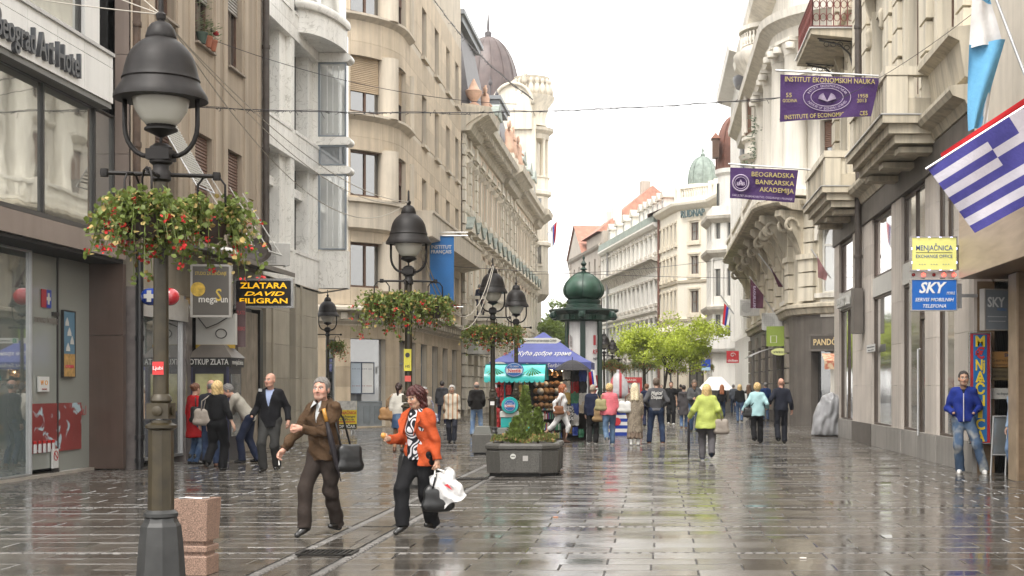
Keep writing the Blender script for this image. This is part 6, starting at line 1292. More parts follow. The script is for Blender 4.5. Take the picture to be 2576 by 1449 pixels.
# ==== people: bodies and garments grown as smooth implicit surfaces =======================
V3=lambda*a:np.array(a,dtype=np.float32)
def surf_nets(D,org,h):
    ins=D<0;nx,ny,nz=D.shape
    c=np.zeros((nx-1,ny-1,nz-1),np.int8)
    for a in (0,1):
        for b in (0,1):
            for d in (0,1):c+=ins[a:nx-1+a,b:ny-1+b,d:nz-1+d]
    act=(c>0) & (c<8);idx=np.argwhere(act)
    if len(idx)==0:return np.zeros((0,3)),[]
    num=np.full(c.shape,-1,np.int32);num[act]=np.arange(len(idx))
    sp_=np.zeros((len(idx),3),np.float32);ct=np.zeros(len(idx),np.float32);I,J,K=idx.T
    cor=[(0,0,0),(1,0,0),(0,1,0),(1,1,0),(0,0,1),(1,0,1),(0,1,1),(1,1,1)]
    ed=[(0,1),(2,3),(4,5),(6,7),(0,2),(1,3),(4,6),(5,7),(0,4),(1,5),(2,6),(3,7)]
    vals=[D[I+a,J+b,K+d] for (a,b,d) in cor]
    for e,f in ed:
        va,vb=vals[e],vals[f];x=(va<0)!=(vb<0);den=np.where(x,va-vb,1.0);t=np.where(x,va/den,0)
        for ax in range(3):sp_[:,ax]+=np.where(x,cor[e][ax]+t*(cor[f][ax]-cor[e][ax]),0)
        ct+=x
    v=(sp_/ct[:,None]+idx)*h+org
    fs=[]
    for ax in range(3):
        A=[slice(0,-1) if k==ax else slice(1,-1) for k in range(3)];Bq=[slice(1,None) if k==ax else slice(1,-1) for k in range(3)]
        a,b=ins[tuple(A)],ins[tuple(Bq)];ch=np.argwhere(a!=b)
        if len(ch)==0:continue
        p=ch.copy()
        for k in range(3):
            if k!=ax:p[:,k]+=1
        o1,o2=[(1,2),(2,0),(0,1)][ax]
        def g(d1,d2):
            q=p.copy();q[:,o1]-=d1;q[:,o2]-=d2;return num[q[:,0],q[:,1],q[:,2]]
        q=np.stack([g(1,1),g(0,1),g(0,0),g(1,0)],1);flip=~a[tuple(ch.T)]
        q[flip]=q[flip][:,::-1];fs.append(q)
    return v,np.concatenate(fs)
class SF:
    def __init__(s,h,k=.03):s.h=h;s.k=k;s.pr=[];s.cuts=[];s.disp=None;s.lo=V3(9,9,9);s.hi=-s.lo
    def rc(s,a,b,ra,rb,f=None,q=1.0,sub=False,k=None):
        a,b=np.array(a,np.float32),np.array(b,np.float32);R_=max(ra,rb)
        lo,hi=np.minimum(a,b)-R_*1.08,np.maximum(a,b)+R_*1.08
        if not sub:s.lo=np.minimum(s.lo,lo);s.hi=np.maximum(s.hi,hi)
        s.pr.append(('rc',a,b,ra,rb,f,q,sub,k,lo,hi));return s
    def el(s,c,r,Rm=None,sub=False,k=None):
        c=np.array(c,np.float32);r=np.array(r,np.float32);m=r.max()
        lo,hi=c-m,c+m
        if not sub:s.lo=np.minimum(s.lo,lo);s.hi=np.maximum(s.hi,hi)
        s.pr.append(('el',c,r,Rm,sub,k,lo,hi));return s
    def run(s):
        h=s.h;lo=s.lo-2.5*h;n=np.ceil((s.hi+2.5*h-lo)/h).astype(int)+1
        ax=[lo[i]+h*np.arange(n[i],dtype=np.float32) for i in range(3)];D=np.full(n,.5,np.float32)
        for p in s.pr:
            k=p[8] if p[0]=='rc' else p[5];k=s.k if k is None else k;L,U=p[-2],p[-1];mg=k*1.6+2*h
            sl=tuple(slice(max(0,int((L[i]-mg-lo[i])/h)),min(n[i],int((U[i]+mg-lo[i])/h)+2)) for i in range(3))
            X,Y_,Z_=[ax[i][sl[i]] for i in range(3)]
            if min(len(X),len(Y_),len(Z_))==0:continue
            if p[0]=='rc':
                _,a,b,ra,rb,f,q,sub,_,_,_=p
                qx,qy,qz=(X-a[0])[:,None,None],(Y_-a[1])[None,:,None],(Z_-a[2])[None,None,:];ab=b-a
                if f is not None:
                    cp=(qx*f[0]+qy*f[1]+qz*f[2])*(1/q-1);qx=qx+f[0]*cp;qy=qy+f[1]*cp;qz=qz+f[2]*cp;ab=ab+f*(ab@f)*(1/q-1)
                t=np.clip((qx*ab[0]+qy*ab[1]+qz*ab[2])/max(1e-9,ab@ab),0,1)
                d=np.sqrt((qx-t*ab[0])**2+(qy-t*ab[1])**2+(qz-t*ab[2])**2)-(ra+(rb-ra)*t)
                if f is not None:d=d*(.5+.5*q)
            else:
                _,c,r,Rm,sub,_,_,_=p
                qx,qy,qz=np.broadcast_arrays((X-c[0])[:,None,None],(Y_-c[1])[None,:,None],(Z_-c[2])[None,None,:])
                if Rm is not None:
                    qx,qy,qz=(qx*Rm[0,i]+qy*Rm[1,i]+qz*Rm[2,i] for i in range(3))
                k0=np.sqrt((qx/r[0])**2+(qy/r[1])**2+(qz/r[2])**2);d=(k0-1)*min(r)*.5+(k0-1)*r.mean()*.5
            S_=D[sl]
            if sub:
                e=np.maximum(k-np.abs(S_+d),0)/k;D[sl]=np.maximum(S_,-d)+e*e*k*.25
            else:
                e=np.maximum(k-np.abs(S_-d),0)/k;D[sl]=np.minimum(S_,d)-e*e*k*.25
        if s.disp is not None or s.cuts:
            X,Y_,Z_=ax[0][:,None,None],ax[1][None,:,None],ax[2][None,None,:]
            if s.disp is not None:D=D+s.disp(X,Y_,Z_)
            for cf in s.cuts:D=np.maximum(D,cf(X,Y_,Z_))
        return surf_nets(D,lo,h)
def cloth_noise(amp,fr,sd):
    def f(X,Y_,Z_):
        return amp*(np.sin(fr*(Z_*1.1+.6*X)+2.3*np.sin(fr*.45*X+sd)+1.7*np.sin(fr*.4*Y_+sd*2))+.6*np.sin(fr*1.9*(Z_*.7-.5*Y_+.4*X)+sd*3))*.6
    return f
def mesh_np(name,v,q,mat,colr=None):
    me=bpy.data.meshes.new(name);nf=len(q);me.vertices.add(len(v));me.vertices.foreach_set('co',np.asarray(v,np.float32).ravel())
    me.loops.add(nf*4);me.loops.foreach_set('vertex_index',np.asarray(q,np.int32).ravel());me.polygons.add(nf)
    me.polygons.foreach_set('loop_start',np.arange(nf,dtype=np.int32)*4);me.polygons.foreach_set('use_smooth',np.ones(nf,bool))
    me.materials.append(mat);me.update(calc_edges=True);me.validate()
    if colr is not None:
        at=me.color_attributes.new('col','FLOAT_COLOR','POINT');at.data.foreach_set('color',np.concatenate([colr,np.ones((len(v),1))],1).astype(np.float32).ravel())
    return me
def skin_mat():
    m=M('skin',(.5,.3,.2),rough=.5,var=0,spec=.35);nt=m.node_tree;b=nt.nodes['Principled BSDF'];at=nd(nt,'ShaderNodeAttribute',attribute_name='col');nt.links.new(at.outputs['Color'],b.inputs['Base Color'])
    b.inputs['Subsurface Weight'].default_value=.12;b.inputs['Subsurface Radius'].default_value=(.012,.005,.003);return m
m_skin=skin_mat()
def cloth(name,col,rough=.85,var=.16,bs=26,bump=.35,kind=None,col2=None,sc=30.0):
    if name in _MC:return _MC[name]
    m=M(name,col,rough=rough,var=var,scale=7,bump=bump,bscale=bs,spec=.25)
    if kind:
        nt=m.node_tree;b=nt.nodes['Principled BSDF'];lk=b.inputs['Base Color'].links[0].from_socket;tc=nd(nt,'ShaderNodeTexCoord');mx=nd(nt,'ShaderNodeMix',data_type='RGBA');mx.inputs[7].default_value=(*col2,1);nt.links.new(lk,mx.inputs[6]);nt.links.new(mx.outputs[2],b.inputs['Base Color'])
        if kind=='zebra':
            w=nd(nt,'ShaderNodeTexNoise');w.inputs['Scale'].default_value=6.0;w.inputs['Detail'].default_value=0;nt.links.new(tc.outputs['Object'],w.inputs['Vector'])
            mm=nd(nt,'ShaderNodeMath',operation='MULTIPLY');mm.inputs[1].default_value=56;nt.links.new(w.outputs[0],mm.inputs[0]);s1=nd(nt,'ShaderNodeMath',operation='SINE');nt.links.new(mm.outputs[0],s1.inputs[0]);g2=nd(nt,'ShaderNodeMath',operation='GREATER_THAN');g2.inputs[1].default_value=.05;nt.links.new(s1.outputs[0],g2.inputs[0]);nt.links.new(g2.outputs[0],mx.inputs[0])
        elif kind in ('hstripe','vstripe'):
            sx=nd(nt,'ShaderNodeSeparateXYZ');nt.links.new(tc.outputs['Object'],sx.inputs[0]);mm=nd(nt,'ShaderNodeMath',operation='MULTIPLY');mm.inputs[1].default_value=sc;nt.links.new(sx.outputs[2 if kind=='hstripe' else 0],mm.inputs[0]);s1=nd(nt,'ShaderNodeMath',operation='SINE');nt.links.new(mm.outputs[0],s1.inputs[0]);g2=nd(nt,'ShaderNodeMapRange');g2.inputs[1].default_value=.3;g2.inputs[2].default_value=.9;nt.links.new(s1.outputs[0],g2.inputs[0]);nt.links.new(g2.outputs[0],mx.inputs[0])
        elif kind=='fleck':
            w=nd(nt,'ShaderNodeTexNoise');w.inputs['Scale'].default_value=sc;w.inputs['Detail'].default_value=3;nt.links.new(tc.outputs['Object'],w.inputs['Vector']);g2=nd(nt,'ShaderNodeMapRange');g2.inputs[1].default_value=.44;g2.inputs[2].default_value=.58;nt.links.new(w.outputs[0],g2.inputs[0]);nt.links.new(g2.outputs[0],mx.inputs[0])
        elif kind=='fade':
            w=nd(nt,'ShaderNodeTexNoise');w.inputs['Scale'].default_value=sc;w.inputs['Detail'].default_value=2;nt.links.new(tc.outputs['Object'],w.inputs['Vector']);g2=nd(nt,'ShaderNodeMapRange');g2.inputs[1].default_value=.48;g2.inputs[2].default_value=.72;nt.links.new(w.outputs[0],g2.inputs[0]);nt.links.new(g2.outputs[0],mx.inputs[0])
    return m
def hairm(name,col):return M(name,col,rough=.42,var=.35,scale=38,spec=.5,bump=.5,bscale=70)
def ik(a,t,l1,l2,pole):
    a,t,pole=np.array(a,float),np.array(t,float),np.array(pole,float);d=t-a;L=np.linalg.norm(d);L2=min(L,(l1+l2)*.995);d=d/max(L,1e-6);t=a+d*L2
    x=(l1*l1-l2*l2+L2*L2)/(2*L2);hh=math.sqrt(max(0,l1*l1-x*x));p=pole-d*(pole@d);p=p/max(1e-6,np.linalg.norm(p));return a+d*x+p*hh,t
def rotx(a):c,s=math.cos(a),math.sin(a);return np.array([[1,0,0],[0,c,-s],[0,s,c]])
def rotz(a):c,s=math.cos(a),math.sin(a);return np.array([[c,-s,0],[s,c,0],[0,0,1]])
def roty(a):c,s=math.cos(a),math.sin(a);return np.array([[c,0,s],[0,1,0],[-s,0,c]])
SKIN={'fair':(.56,.36,.27),'tan':(.46,.28,.19),'ruddy':(.54,.30,.22)}
def person(label,x,y,face,H,top,legs,shoe,hair,fat=1.0,lean=0.0,feet=None,hands=None,head=(0,0),skin='fair',res=1.0,hip=.93,poles=None,z=0.0,curl=.6,female=False,hold=None,bag=None):
    """top: dict(mat, hem, sleeve, off, hood, collar, open, shirt(mat), flare); legs: dict(kind trousers|skirt|dress, mat, ...); shoe: dict(mat, sole, h)"""
    t=thing('person',label,'person',(x,y,z),R(face));k=H/1.75;t.scale=(k,k,k);sd=(abs(x)*7.3+y)%6
    h=max(.0075,min(.022,.0105*res));hf=max(.0034,min(.010,.0042*res));hp_=V3(0,0,hip)
    def up(px_,py_,pz_):  # torso point with lean about the pelvis
        v=rotx(lean) @ np.array([px_,py_,pz_-.93]);return np.array([v[0],v[1],v[2]+hip])
    fvec=(rotx(lean) @ np.array([0,1.,0])).astype(np.float32)
    sw=.168*(0.90 if female else 1.0)*(1+.3*(fat-1));feet=feet or {'R':(-.10,0,0,0),'L':(.10,0,0,0)};hands=hands or {};poles=poles or {}
    J={}
    for s_,sg in (('R',-1),('L',1)):
        fx,fy,fz,fp=feet[s_];ank=np.array([fx,fy+.03,.085+fz]);hj=np.array([sg*.092,0,hip-.02])
        kn,ank=ik(hj,ank,.435,.42,(sg*.08,-1,.1));J['hip'+s_],J['knee'+s_],J['ank'+s_]=hj,kn,ank
        sh=up(sg*sw,.0,1.40);tgt=hands.get(s_);tgt=sh+np.array([sg*.055,-.03,-.535]) if tgt is None else np.array(tgt,float)
        el_,wr=ik(sh,tgt,.29,.26,poles.get(s_,(sg*.22,1,-.2)));J['sh'+s_],J['el'+s_],J['wr'+s_]=sh,el_,wr
    nk,ch,wa=up(0,.01,1.44),up(0,.0,1.27),up(0,0,1.03);hd=up(0,-.035,1.625);Rh=rotz(head[1]) @ rotx(lean*.5+head[0])
    # ---- body: head and hands fine, hidden limbs coarse, one mesh
    vs,qs,cs=[],[],[]
    base=np.array(SKIN[skin])
    def push(v,q,c=None):
        if len(v)==0:return
        o=sum(len(a) for a in vs);vs.append(v);qs.append(np.asarray(q)+o);cs.append(np.tile(base,(len(v),1)) if c is None else c)
    HS=1.07
    def HP(*p):return hd+Rh @ (np.array(p)*HS)
    S1=SF(hf,.018);E=lambda c,r,**kw:S1.el(HP(*c),tuple(HS*q_ for q_ in r),Rh,**kw)
    E((0,.018,.032),(.074,.093,.088));E((0,-.022,-.025),(.061,.070,.088),k=.03);S1.rc(HP(0,-.058,-.088),HP(0,-.05,-.085),.025,.025,k=.03)
    for s_ in (-1,1):
        E((s_*.038,-.058,-.025),(.026,.026,.032),k=.025);E((s_*.077,.012,-.008),(.009,.022,.032),k=.008);S1.rc(HP(s_*.012,-.088,.030),HP(s_*.045,-.078,.030),.010,.009,k=.012)
        E((s_*.030,-.100,.008),(.020,.018,.012),sub=True,k=.012);E((s_*.030,-.079,.007),(.0125,.0125,.0115),k=.004);S1.rc(HP(s_*.05,-.03,-.07),HP(s_*.03,-.06,-.085),.018,.018,k=.03)
    S1.rc(HP(0,-.088,.022),HP(0,-.112,-.022),.008,.0135,k=.010);E((-.012,-.098,-.028),(.008,.010,.008),k=.006);E((.012,-.098,-.028),(.008,.010,.008),k=.006)
    S1.rc(HP(-.017,-.086,-.050),HP(.017,-.086,-.050),.0062,.0062,k=.004);S1.rc(HP(-.014,-.084,-.060),HP(.014,-.084,-.060),.0072,.0072,k=.004)
    S1.rc(HP(0,.012,-.07),nk-[0,0,.03],.053,.058,k=.03)
    v,q=S1.run();l=((v-hd) @ Rh)/HS;c=np.tile(base,(len(v),1));hc=np.array(hair.get('col',(.1,.08,.06)))
    def mixc(mask,colr,a=1.0):c[mask]=c[mask]*(1-a)+np.array(colr)*a
    if hair.get('stubble'):mixc((l[:,2]<-.035) & (l[:,1]<.0) & (l[:,2]>-.12),(.20,.15,.12),hair['stubble'])
    mixc((np.abs(l[:,0])<.021) & (l[:,2]<-.044) & (l[:,2]>-.066) & (l[:,1]<-.080),(.42,.13,.11) if female else (.44,.20,.16),.8)
    for s_ in (-1,1):
        e=np.sqrt(((l[:,0]-s_*.030)/1.25)**2+(l[:,2]-.007)**2);fr=l[:,1]<-.07
        mixc((e<.0115) & fr,(.62,.60,.56));mixc((np.sqrt((l[:,0]-s_*.030)**2+(l[:,2]-.007)**2)<.0062) & fr,(.03,.02,.015));mixc((np.abs(l[:,2]-.0175)<.0035) & (np.abs(l[:,0]-s_*.030)<.016) & fr,(.08,.05,.04),.8)
        mixc((np.abs(l[:,2]-.036+.15*np.abs(np.abs(l[:,0])-.03))<.0052) & (np.abs(l[:,0]-s_*.032)<.021) & fr,hc*.8+.01,.8)
        mixc((np.sqrt((l[:,0]-s_*.04)**2+(l[:,2]+.022)**2)<.022) & (l[:,1]<-.06),base*np.array([1.08,.86,.84]),.6)
    push(v,q,c)
    for s_,sg in (('R',-1),('L',1)):
        if hands.get(s_+'hide'):continue
        w,e_=J['wr'+s_],J['el'+s_];d=(w-e_)/np.linalg.norm(w-e_);inn=np.array([-sg*1.0,0,0]);fwd=np.array([0,-1.0,0]);pn=inn-d*(inn@d)
        if np.linalg.norm(pn)<.35:pn=np.array([0,0,-1.])-d*d[2]*-1
        pn=pn/np.linalg.norm(pn);sd_=np.cross(d,pn)*(1 if (np.cross(d,pn)@fwd)>0 or abs(d[1])>.8 else-1);S2=SF(hf,.008);cu=hands.get(s_+'curl',curl)
        S2.rc(w-d*.03,w+d*.02,.028,.030,k=.02);S2.rc(w+d*.03-sd_*.018,w+d*.075-sd_*.020,.017,.018,k=.02);S2.rc(w+d*.03+sd_*.015,w+d*.078+sd_*.022,.017,.017,k=.02)
        for i,(o,L1) in enumerate(((.030,.036),(.011,.041),(-.009,.038),(-.028,.030))):
            p0=w+d*.085+sd_*o;a1,a2=cu*.9,cu*2.0;p1=p0+(d*math.cos(a1)+pn*math.sin(a1))*L1;p2=p1+(d*math.cos(a2)+pn*math.sin(a2))*L1*.85;S2.rc(p0,p1,.0092,.0085,k=.004);S2.rc(p1,p2,.0085,.007,k=.003)
        p0=w+d*.035+sd_*.028;p1=p0+d*.03+sd_*.022+pn*.016;p2=p1+d*.028+pn*(.012+.018*cu)-sd_*.006*cu;S2.rc(p0,p1,.0125,.0105,k=.008);S2.rc(p1,p2,.0105,.0085,k=.003);v,q=S2.run();push(v,q);J['hand'+s_]=w+d*.08+pn*.012
    S3=SF(.02 if res<2 else .028,.03)
    S3.rc(wa,ch,.10,.11,fvec,.7);S3.rc(ch,nk,.11,.05,fvec,.7);S3.rc(J['hipR'],J['hipL'],.095,.095,fvec,.85);S3.rc(wa,up(0,0,.93),.10,.10,fvec,.75)
    for s_ in 'RL':
        S3.rc(J['sh'+s_],J['el'+s_],.043,.036);S3.rc(J['el'+s_],J['wr'+s_],.036,.026);S3.rc(J['hip'+s_],J['knee'+s_],.078,.05);S3.rc(J['knee'+s_],J['ank'+s_],.05 if legs['kind']!='trousers' else .038,.036)
    v,q=S3.run();push(v,q)
    link('body',mesh_np('body',np.concatenate(vs),np.concatenate(qs),m_skin,np.concatenate(cs)),t)
    # ---- lower garment
    lg=SF(h,.035);kind=legs['kind'];hem=top['hem']
    if kind=='trousers':
        w1,w2,w3=legs.get('w',(.098,.072,.066));w1*=(.8+.2*fat) if fat<1.2 else fat**.6
        lg.rc(J['hipR']+[.0,0,.02],J['hipL']+[0,0,.02],.098*fat**.6,.098*fat**.6,fvec,.92);lg.rc(wa-[0,0,.06],J['hipR']*.5+J['hipL']*.5,.122*fat,.112*fat,fvec,.78)
        for s_ in 'RL':
            a_,kn=J['ank'+s_],J['knee'+s_];dd=(a_-kn)/np.linalg.norm(a_-kn);e_=a_+dd*legs.get('drop',.035);lg.rc(J['hip'+s_],kn,w1,w2,k=.05);lg.rc(kn,e_,w2,w3,k=.03)
        cz={s_:J['ank'+s_][2] for s_ in 'RL'}
        def cutf(X,Y_,Z_):
            g=None
            for s_ in 'RL':
                a_,kn=J['ank'+s_],J['knee'+s_];dd=(a_-kn)/np.linalg.norm(a_-kn);e_=a_+dd*legs.get('drop',.035)
                q_=(X-e_[0])*dd[0]+(Y_-e_[1])*dd[1]+(Z_-e_[2])*dd[2];g=q_ if g is None else np.minimum(g,q_) if abs(J['ankR'][1]-J['ankL'][1])<.0 else np.where((X-J['ankR'][0])**2+(Y_-J['ankR'][1])**2+(Z_-J['ankR'][2])**2<(X-J['ankL'][0])**2+(Y_-J['ankL'][1])**2+(Z_-J['ankL'][2])**2,g,q_)
            return g
        lg.cuts.append(cutf);lg.disp=cloth_noise(.0085 if res<1 else .0055,24,sd);link('trousers',mesh_np('trousers',*lg.run(),legs['mat']),t)
    else:
        z1=legs['hem'];w3=legs.get('w',.22);lg.rc(wa,J['hipR']*.5+J['hipL']*.5-[0,0,.05],.13*fat,.165*fat,fvec,.85);lg.rc(J['hipR']*.5+J['hipL']*.5-[0,0,.05],(0,0,z1-.15),.165*fat,w3,fvec,.9)
        lg.disp=lambda X,Y_,Z_:.012*np.sin(np.arctan2(Y_,X)*9+Z_*4)*np.clip((hip-Z_)*2,0,1.5);lg.cuts.append(lambda X,Y_,Z_:z1+.012*np.sin(7*np.arctan2(Y_,X))-Z_+0*X)
        link('skirt',mesh_np('skirt',*lg.run(),legs['mat']),t)
        if legs.get('ruffle'):
            rs=SF(h,.02);rs.rc((0,0,z1+.02),(0,0,z1-.19),w3*.96,w3*1.06,V3(0,1,0),.9);rs.disp=lambda X,Y_,Z_:.03*np.sin(np.arctan2(Y_,X)*13+Z_*9);rs.cuts+=[lambda X,Y_,Z_:(z1-.17+.03*np.sin(9*np.arctan2(Y_,X)))-Z_+0*X,lambda X,Y_,Z_:Z_-(z1+.03)+0*X+0*Y_];link('ruffle',mesh_np('ruffle',*rs.run(),legs['ruffle']),t)
        if legs.get('hose'):
            for s_ in 'RL':hs_=SF(h,.02);hs_.rc(J['knee'+s_]+[0,0,.05],J['ank'+s_],.058,.045);link('stocking',mesh_np('stocking',*hs_.run(),legs['hose']),t)
    # ---- upper garment
    def garment(nm,mat,off,hem_z,sleeve,cutopen=None,flare=0.0,hood=False,collar=0.0,amp=.006,arms=True,puff=0,fr=19):
        g=SF(h,.04);f=fat;o=off
        g.rc(up(0,0,1.10),up(0,-.005,1.28),.138*f+o,(.150 if not female else .142)*f+o,fvec,.74);g.rc(up(0,-.005,1.28),up(0,.005,1.36),.15*f**.8+o,.125*f**.6+o,fvec,.70);g.rc(up(-sw*.80,.01,1.405),up(sw*.80,.01,1.405),.050+o*.7,.050+o*.7,k=.06)
        lo_=up(0,0,max(hem_z-.03,.5));
        if hem_z<.93:lo_=np.array([0,0,hem_z-.03+(hip-.93)])+[0,(.0),0];mid_=up(0,0,.98);g.rc(up(0,0,1.12),mid_,.138*f+o,(.145+.3*flare)*f+o,fvec,.78);g.rc(mid_,lo_,(.145+.3*flare)*f+o,(.152+flare)*f+o,fvec,.82)
        else:g.rc(up(0,0,1.12),lo_,.138*f+o,(.140+flare)*f+o,fvec,.78)
        if female:g.rc(up(-.07,-.085,1.235),up(-.068,-.095,1.235),.055*f+o*.4,.053*f+o*.4,k=.05);g.rc(up(.07,-.085,1.235),up(.068,-.095,1.235),.055*f+o*.4,.053*f+o*.4,k=.05)
        elif f>1.1:g.rc(up(0,-.05,1.05),up(0,-.045,1.15),.115*f+o,.115*f+o,fvec,.8)
        cuffs=[]
        if arms:
            for s_ in 'RL':
                a,b,c_=J['sh'+s_],J['el'+s_],J['wr'+s_];e_=b+(c_-b)*sleeve if sleeve<=1 else c_;
                if sleeve<0:e_=a+(b-a)*(-sleeve);g.rc(a,e_,.062+o,.060+o,k=.05);dd=(e_-a)/np.linalg.norm(e_-a);cuffs.append((e_,dd));continue
                g.rc(a,b,.050+o*.75,.043+o*.7,k=.05);g.rc(b,e_,.043+o*.7,.036+o*.65,k=.02);dd=(e_-b)/np.linalg.norm(e_-b);cuffs.append((e_,dd))
        if hood:g.rc(up(-.09,.075,1.43),up(.09,.075,1.43),.05,.05,k=.04);g.rc(up(0,.10,1.42),up(0,.115,1.34),.065,.04,k=.04);g.rc(up(-.085,.03,1.46),up(-.05,-.055,1.43),.03,.026,k=.02);g.rc(up(.085,.03,1.46),up(.05,-.055,1.43),.03,.026,k=.02)
        if collar:
            for i in range(10):
                a0,a1=R(-60+i*30),R(-60+(i+1)*30)
                if i in (10,11):continue
                g.rc(up(.075*math.cos(a0),.02+.07*math.sin(a0),1.455),up(.07*math.cos(a1),.015+.065*math.sin(a1),1.455+collar),.022,.017,k=.015)
        n0=cloth_noise(amp,fr,sd)
        if puff:g.disp=lambda X,Y_,Z_:.010*np.abs(np.sin((Z_)*puff))*-1+n0(X,Y_,Z_)*.3
        else:g.disp=n0
        hz=hem_z+(hip-.93)
        Ri=rotx(-lean)
        if hem_z>=.93:g.cuts.append(lambda X,Y_,Z_:hz-(hip+Ri[2,1]*Y_+Ri[2,2]*(Z_-hip))+0*X)
        else:g.cuts.append(lambda X,Y_,Z_:hz+.006*np.sin(X*30)-Z_+0*Y_)
        for (e_,dd) in cuffs:
            g.cuts.append(lambda X,Y_,Z_,e_=e_,dd=dd:np.where((X-e_[0])**2+(Y_-e_[1])**2+(Z_-e_[2])**2<.10**2,(X-e_[0])*dd[0]+(Y_-e_[1])*dd[1]+(Z_-e_[2])*dd[2],-1))
        nc=up(0,-.02,1.50)
        g.cuts.append(lambda X,Y_,Z_:(.052+collar*.3)-np.sqrt((X-nk[0])**2+(Y_-nk[1]+.02)**2+.35*(Z_-nc[2])**2) if not hood else (.056-np.sqrt((X-nk[0])**2+(Y_-nk[1]+.03)**2+.3*(Z_-nc[2])**2)))
        if cutopen:
            w0,w1_,zb,zt=cutopen  # half width at the bottom zb and at the top zt of the opening
            def co(X,Y_,Z_):
                ly=Ri[1,1]*Y_+Ri[1,2]*(Z_-hip);lz=.93+Ri[2,1]*Y_+Ri[2,2]*(Z_-hip);f_=(lz-zb)/(zt-zb);wid=np.where(f_<0,-1,w0+(w1_-w0)*np.clip(f_,0,1));return np.minimum(np.minimum(wid-np.abs(X+.0),-ly-.02),.2+0*X)
            g.cuts.append(co)
        v,q=g.run();return link(nm,mesh_np(nm,v,q,mat),t)
    if top.get('shirt'):garment('shirt',top['shirt'],top.get('soff',-.002),top.get('shem',max(1.05,top['hem'])),.4,amp=.003,arms=False)
    if kind=='dress' and False:pass
    garment(top.get('name','jacket'),top['mat'],top.get('off',.018),top['hem'],top.get('sleeve',.96),top.get('open'),top.get('flare',.0),top.get('hood',False),top.get('collar',0),top.get('amp',.007),puff=top.get('puff',0),fr=top.get('fr',19))
    if top.get('band'):
        bd=SF(h,.02);zz=top['hem'];bd.rc(up(0,0,zz+.025),up(0,0,zz-.03),.150*fat+.016,.148*fat+.014,fvec,.80);bd.cuts+=[lambda X,Y_,Z_:abs(Z_-(zz+(hip-.93)))-.033+0*X+0*Y_];link('waistband',mesh_np('waistband',*bd.run(),top['band']),t)
    # ---- shoes
    for s_,sg in (('R',-1),('L',1)):
        fx,fy,fz,fp=feet[s_];a_=J['ank'+s_];Rf=rotx(-fp);toe=lambda*p:a_+Rf @ np.array(p);S4=SF(min(h,.0095) if res<1.6 else .014,.025);hl=shoe.get('h',0)
        yaw=rotz(sg*.12)
        tp=lambda px_,py_,pz_:a_+Rf @ (yaw @ np.array([px_,py_,pz_]))
        S4.rc(tp(0,.035,-.045),tp(0,-.05,-.045),.038,.040,k=.03);S4.rc(tp(0,-.05,-.048),tp(0,-.135,-.056),.040,.031,k=.03);S4.rc(tp(0,.01,-.04),tp(0,.0,.02+hl),.043,.046+.01*bool(hl),k=.03)
        def scut(X,Y_,Z_):
            n_=Rf @ np.array([0,0,-1.]);b_=tp(0,0,-.083);return (X-b_[0])*n_[0]+(Y_-b_[1])*n_[1]+(Z_-b_[2])*n_[2]
        S4.cuts.append(scut);link('shoe',mesh_np('shoe',*S4.run(),shoe['mat']),t)
        if shoe.get('sole'):
            S5=SF(.0085 if res<1.6 else .013,.012);S5.rc(tp(0,.038,-.075),tp(0,-.05,-.075),.040,.043);S5.rc(tp(0,-.05,-.075),tp(0,-.138,-.076),.043,.034);S5.cuts+=[scut,lambda X,Y_,Z_:-scut(X,Y_,Z_)-.024];link('shoe_sole',mesh_np('shoe_sole',*S5.run(),shoe['sole']),t)
    # ---- hair
    hk=hair['kind']
    if hk!='bald':
        S6=SF(max(.0055,hf*1.1),.02);o=hair.get('o',.008)
        def HX(X,Y_,Z_):q_=[(Rh[0,i]*(X-hd[0])+Rh[1,i]*(Y_-hd[1])+Rh[2,i]*(Z_-hd[2]))/HS for i in range(3)];return q_
        S6.el(HP(0,.018,.034),(HS*.074+o,HS*.093+o,HS*.088+o),Rh)
        fz,fy_,fx_=hair.get('fz',.078),-.040,.2
        if hk=='short':S6.el(HP(0,.035,-.0),(.073+o*.8,.080+o*.6,.075),Rh);zl=-.062
        if hk=='fringe':S6.el(HP(0,.035,-.0),(.073+o*.8,.080+o*.6,.075),Rh);zl=-.062
        if hk in ('bob','long'):S6.el(HP(0,.015,.02),(.098,.112,.112),Rh);S6.rc(HP(-.062,.02,.0),HP(-.078,.012,-.10),.042,.036);S6.rc(HP(.062,.02,.0),HP(.078,.012,-.10),.042,.036);S6.rc(HP(0,.06,.0),HP(0,.065,-.11),.085,.07,k=.04);fz,fy_,fx_=hair.get('fz',.040),-.035,.066;zl=-.155
        if hk=='long':S6.rc(HP(-.05,.07,-.05),up(-.06,.10,1.30),.06,.055,k=.05);S6.rc(HP(.05,.07,-.05),up(.06,.10,1.30),.06,.055,k=.05);zl=-.42
        if hk=='bun':S6.el(HP(0,.12,.045),(.045,.045,.045),Rh);zl=-.05
        if hk=='pony':S6.rc(HP(0,.11,.04),HP(0,.13,-.02),.035,.04);S6.rc(HP(0,.13,-.02),HP(0,.10,-.24),.04,.015);zl=-.3
        def fc(X,Y_,Z_):
            a,b,c_=HX(X,Y_,Z_);return np.minimum(np.minimum(fz+.25*np.abs(a)*(0 if hk in ('bob','long') else-1)-c_,fy_-b),fx_-np.abs(a)+0*b)
        S6.cuts.append(fc);S6.cuts.append(lambda X,Y_,Z_:zl-HX(X,Y_,Z_)[2])
        if hk in ('short','fringe','bun'):S6.cuts.append(lambda X,Y_,Z_:np.minimum(-.02-HX(X,Y_,Z_)[2],.012-HX(X,Y_,Z_)[1]))
        if hk=='fringe':S6.cuts.append(lambda X,Y_,Z_:HX(X,Y_,Z_)[2]-.032)
        am=hair.get('amp',.0045)
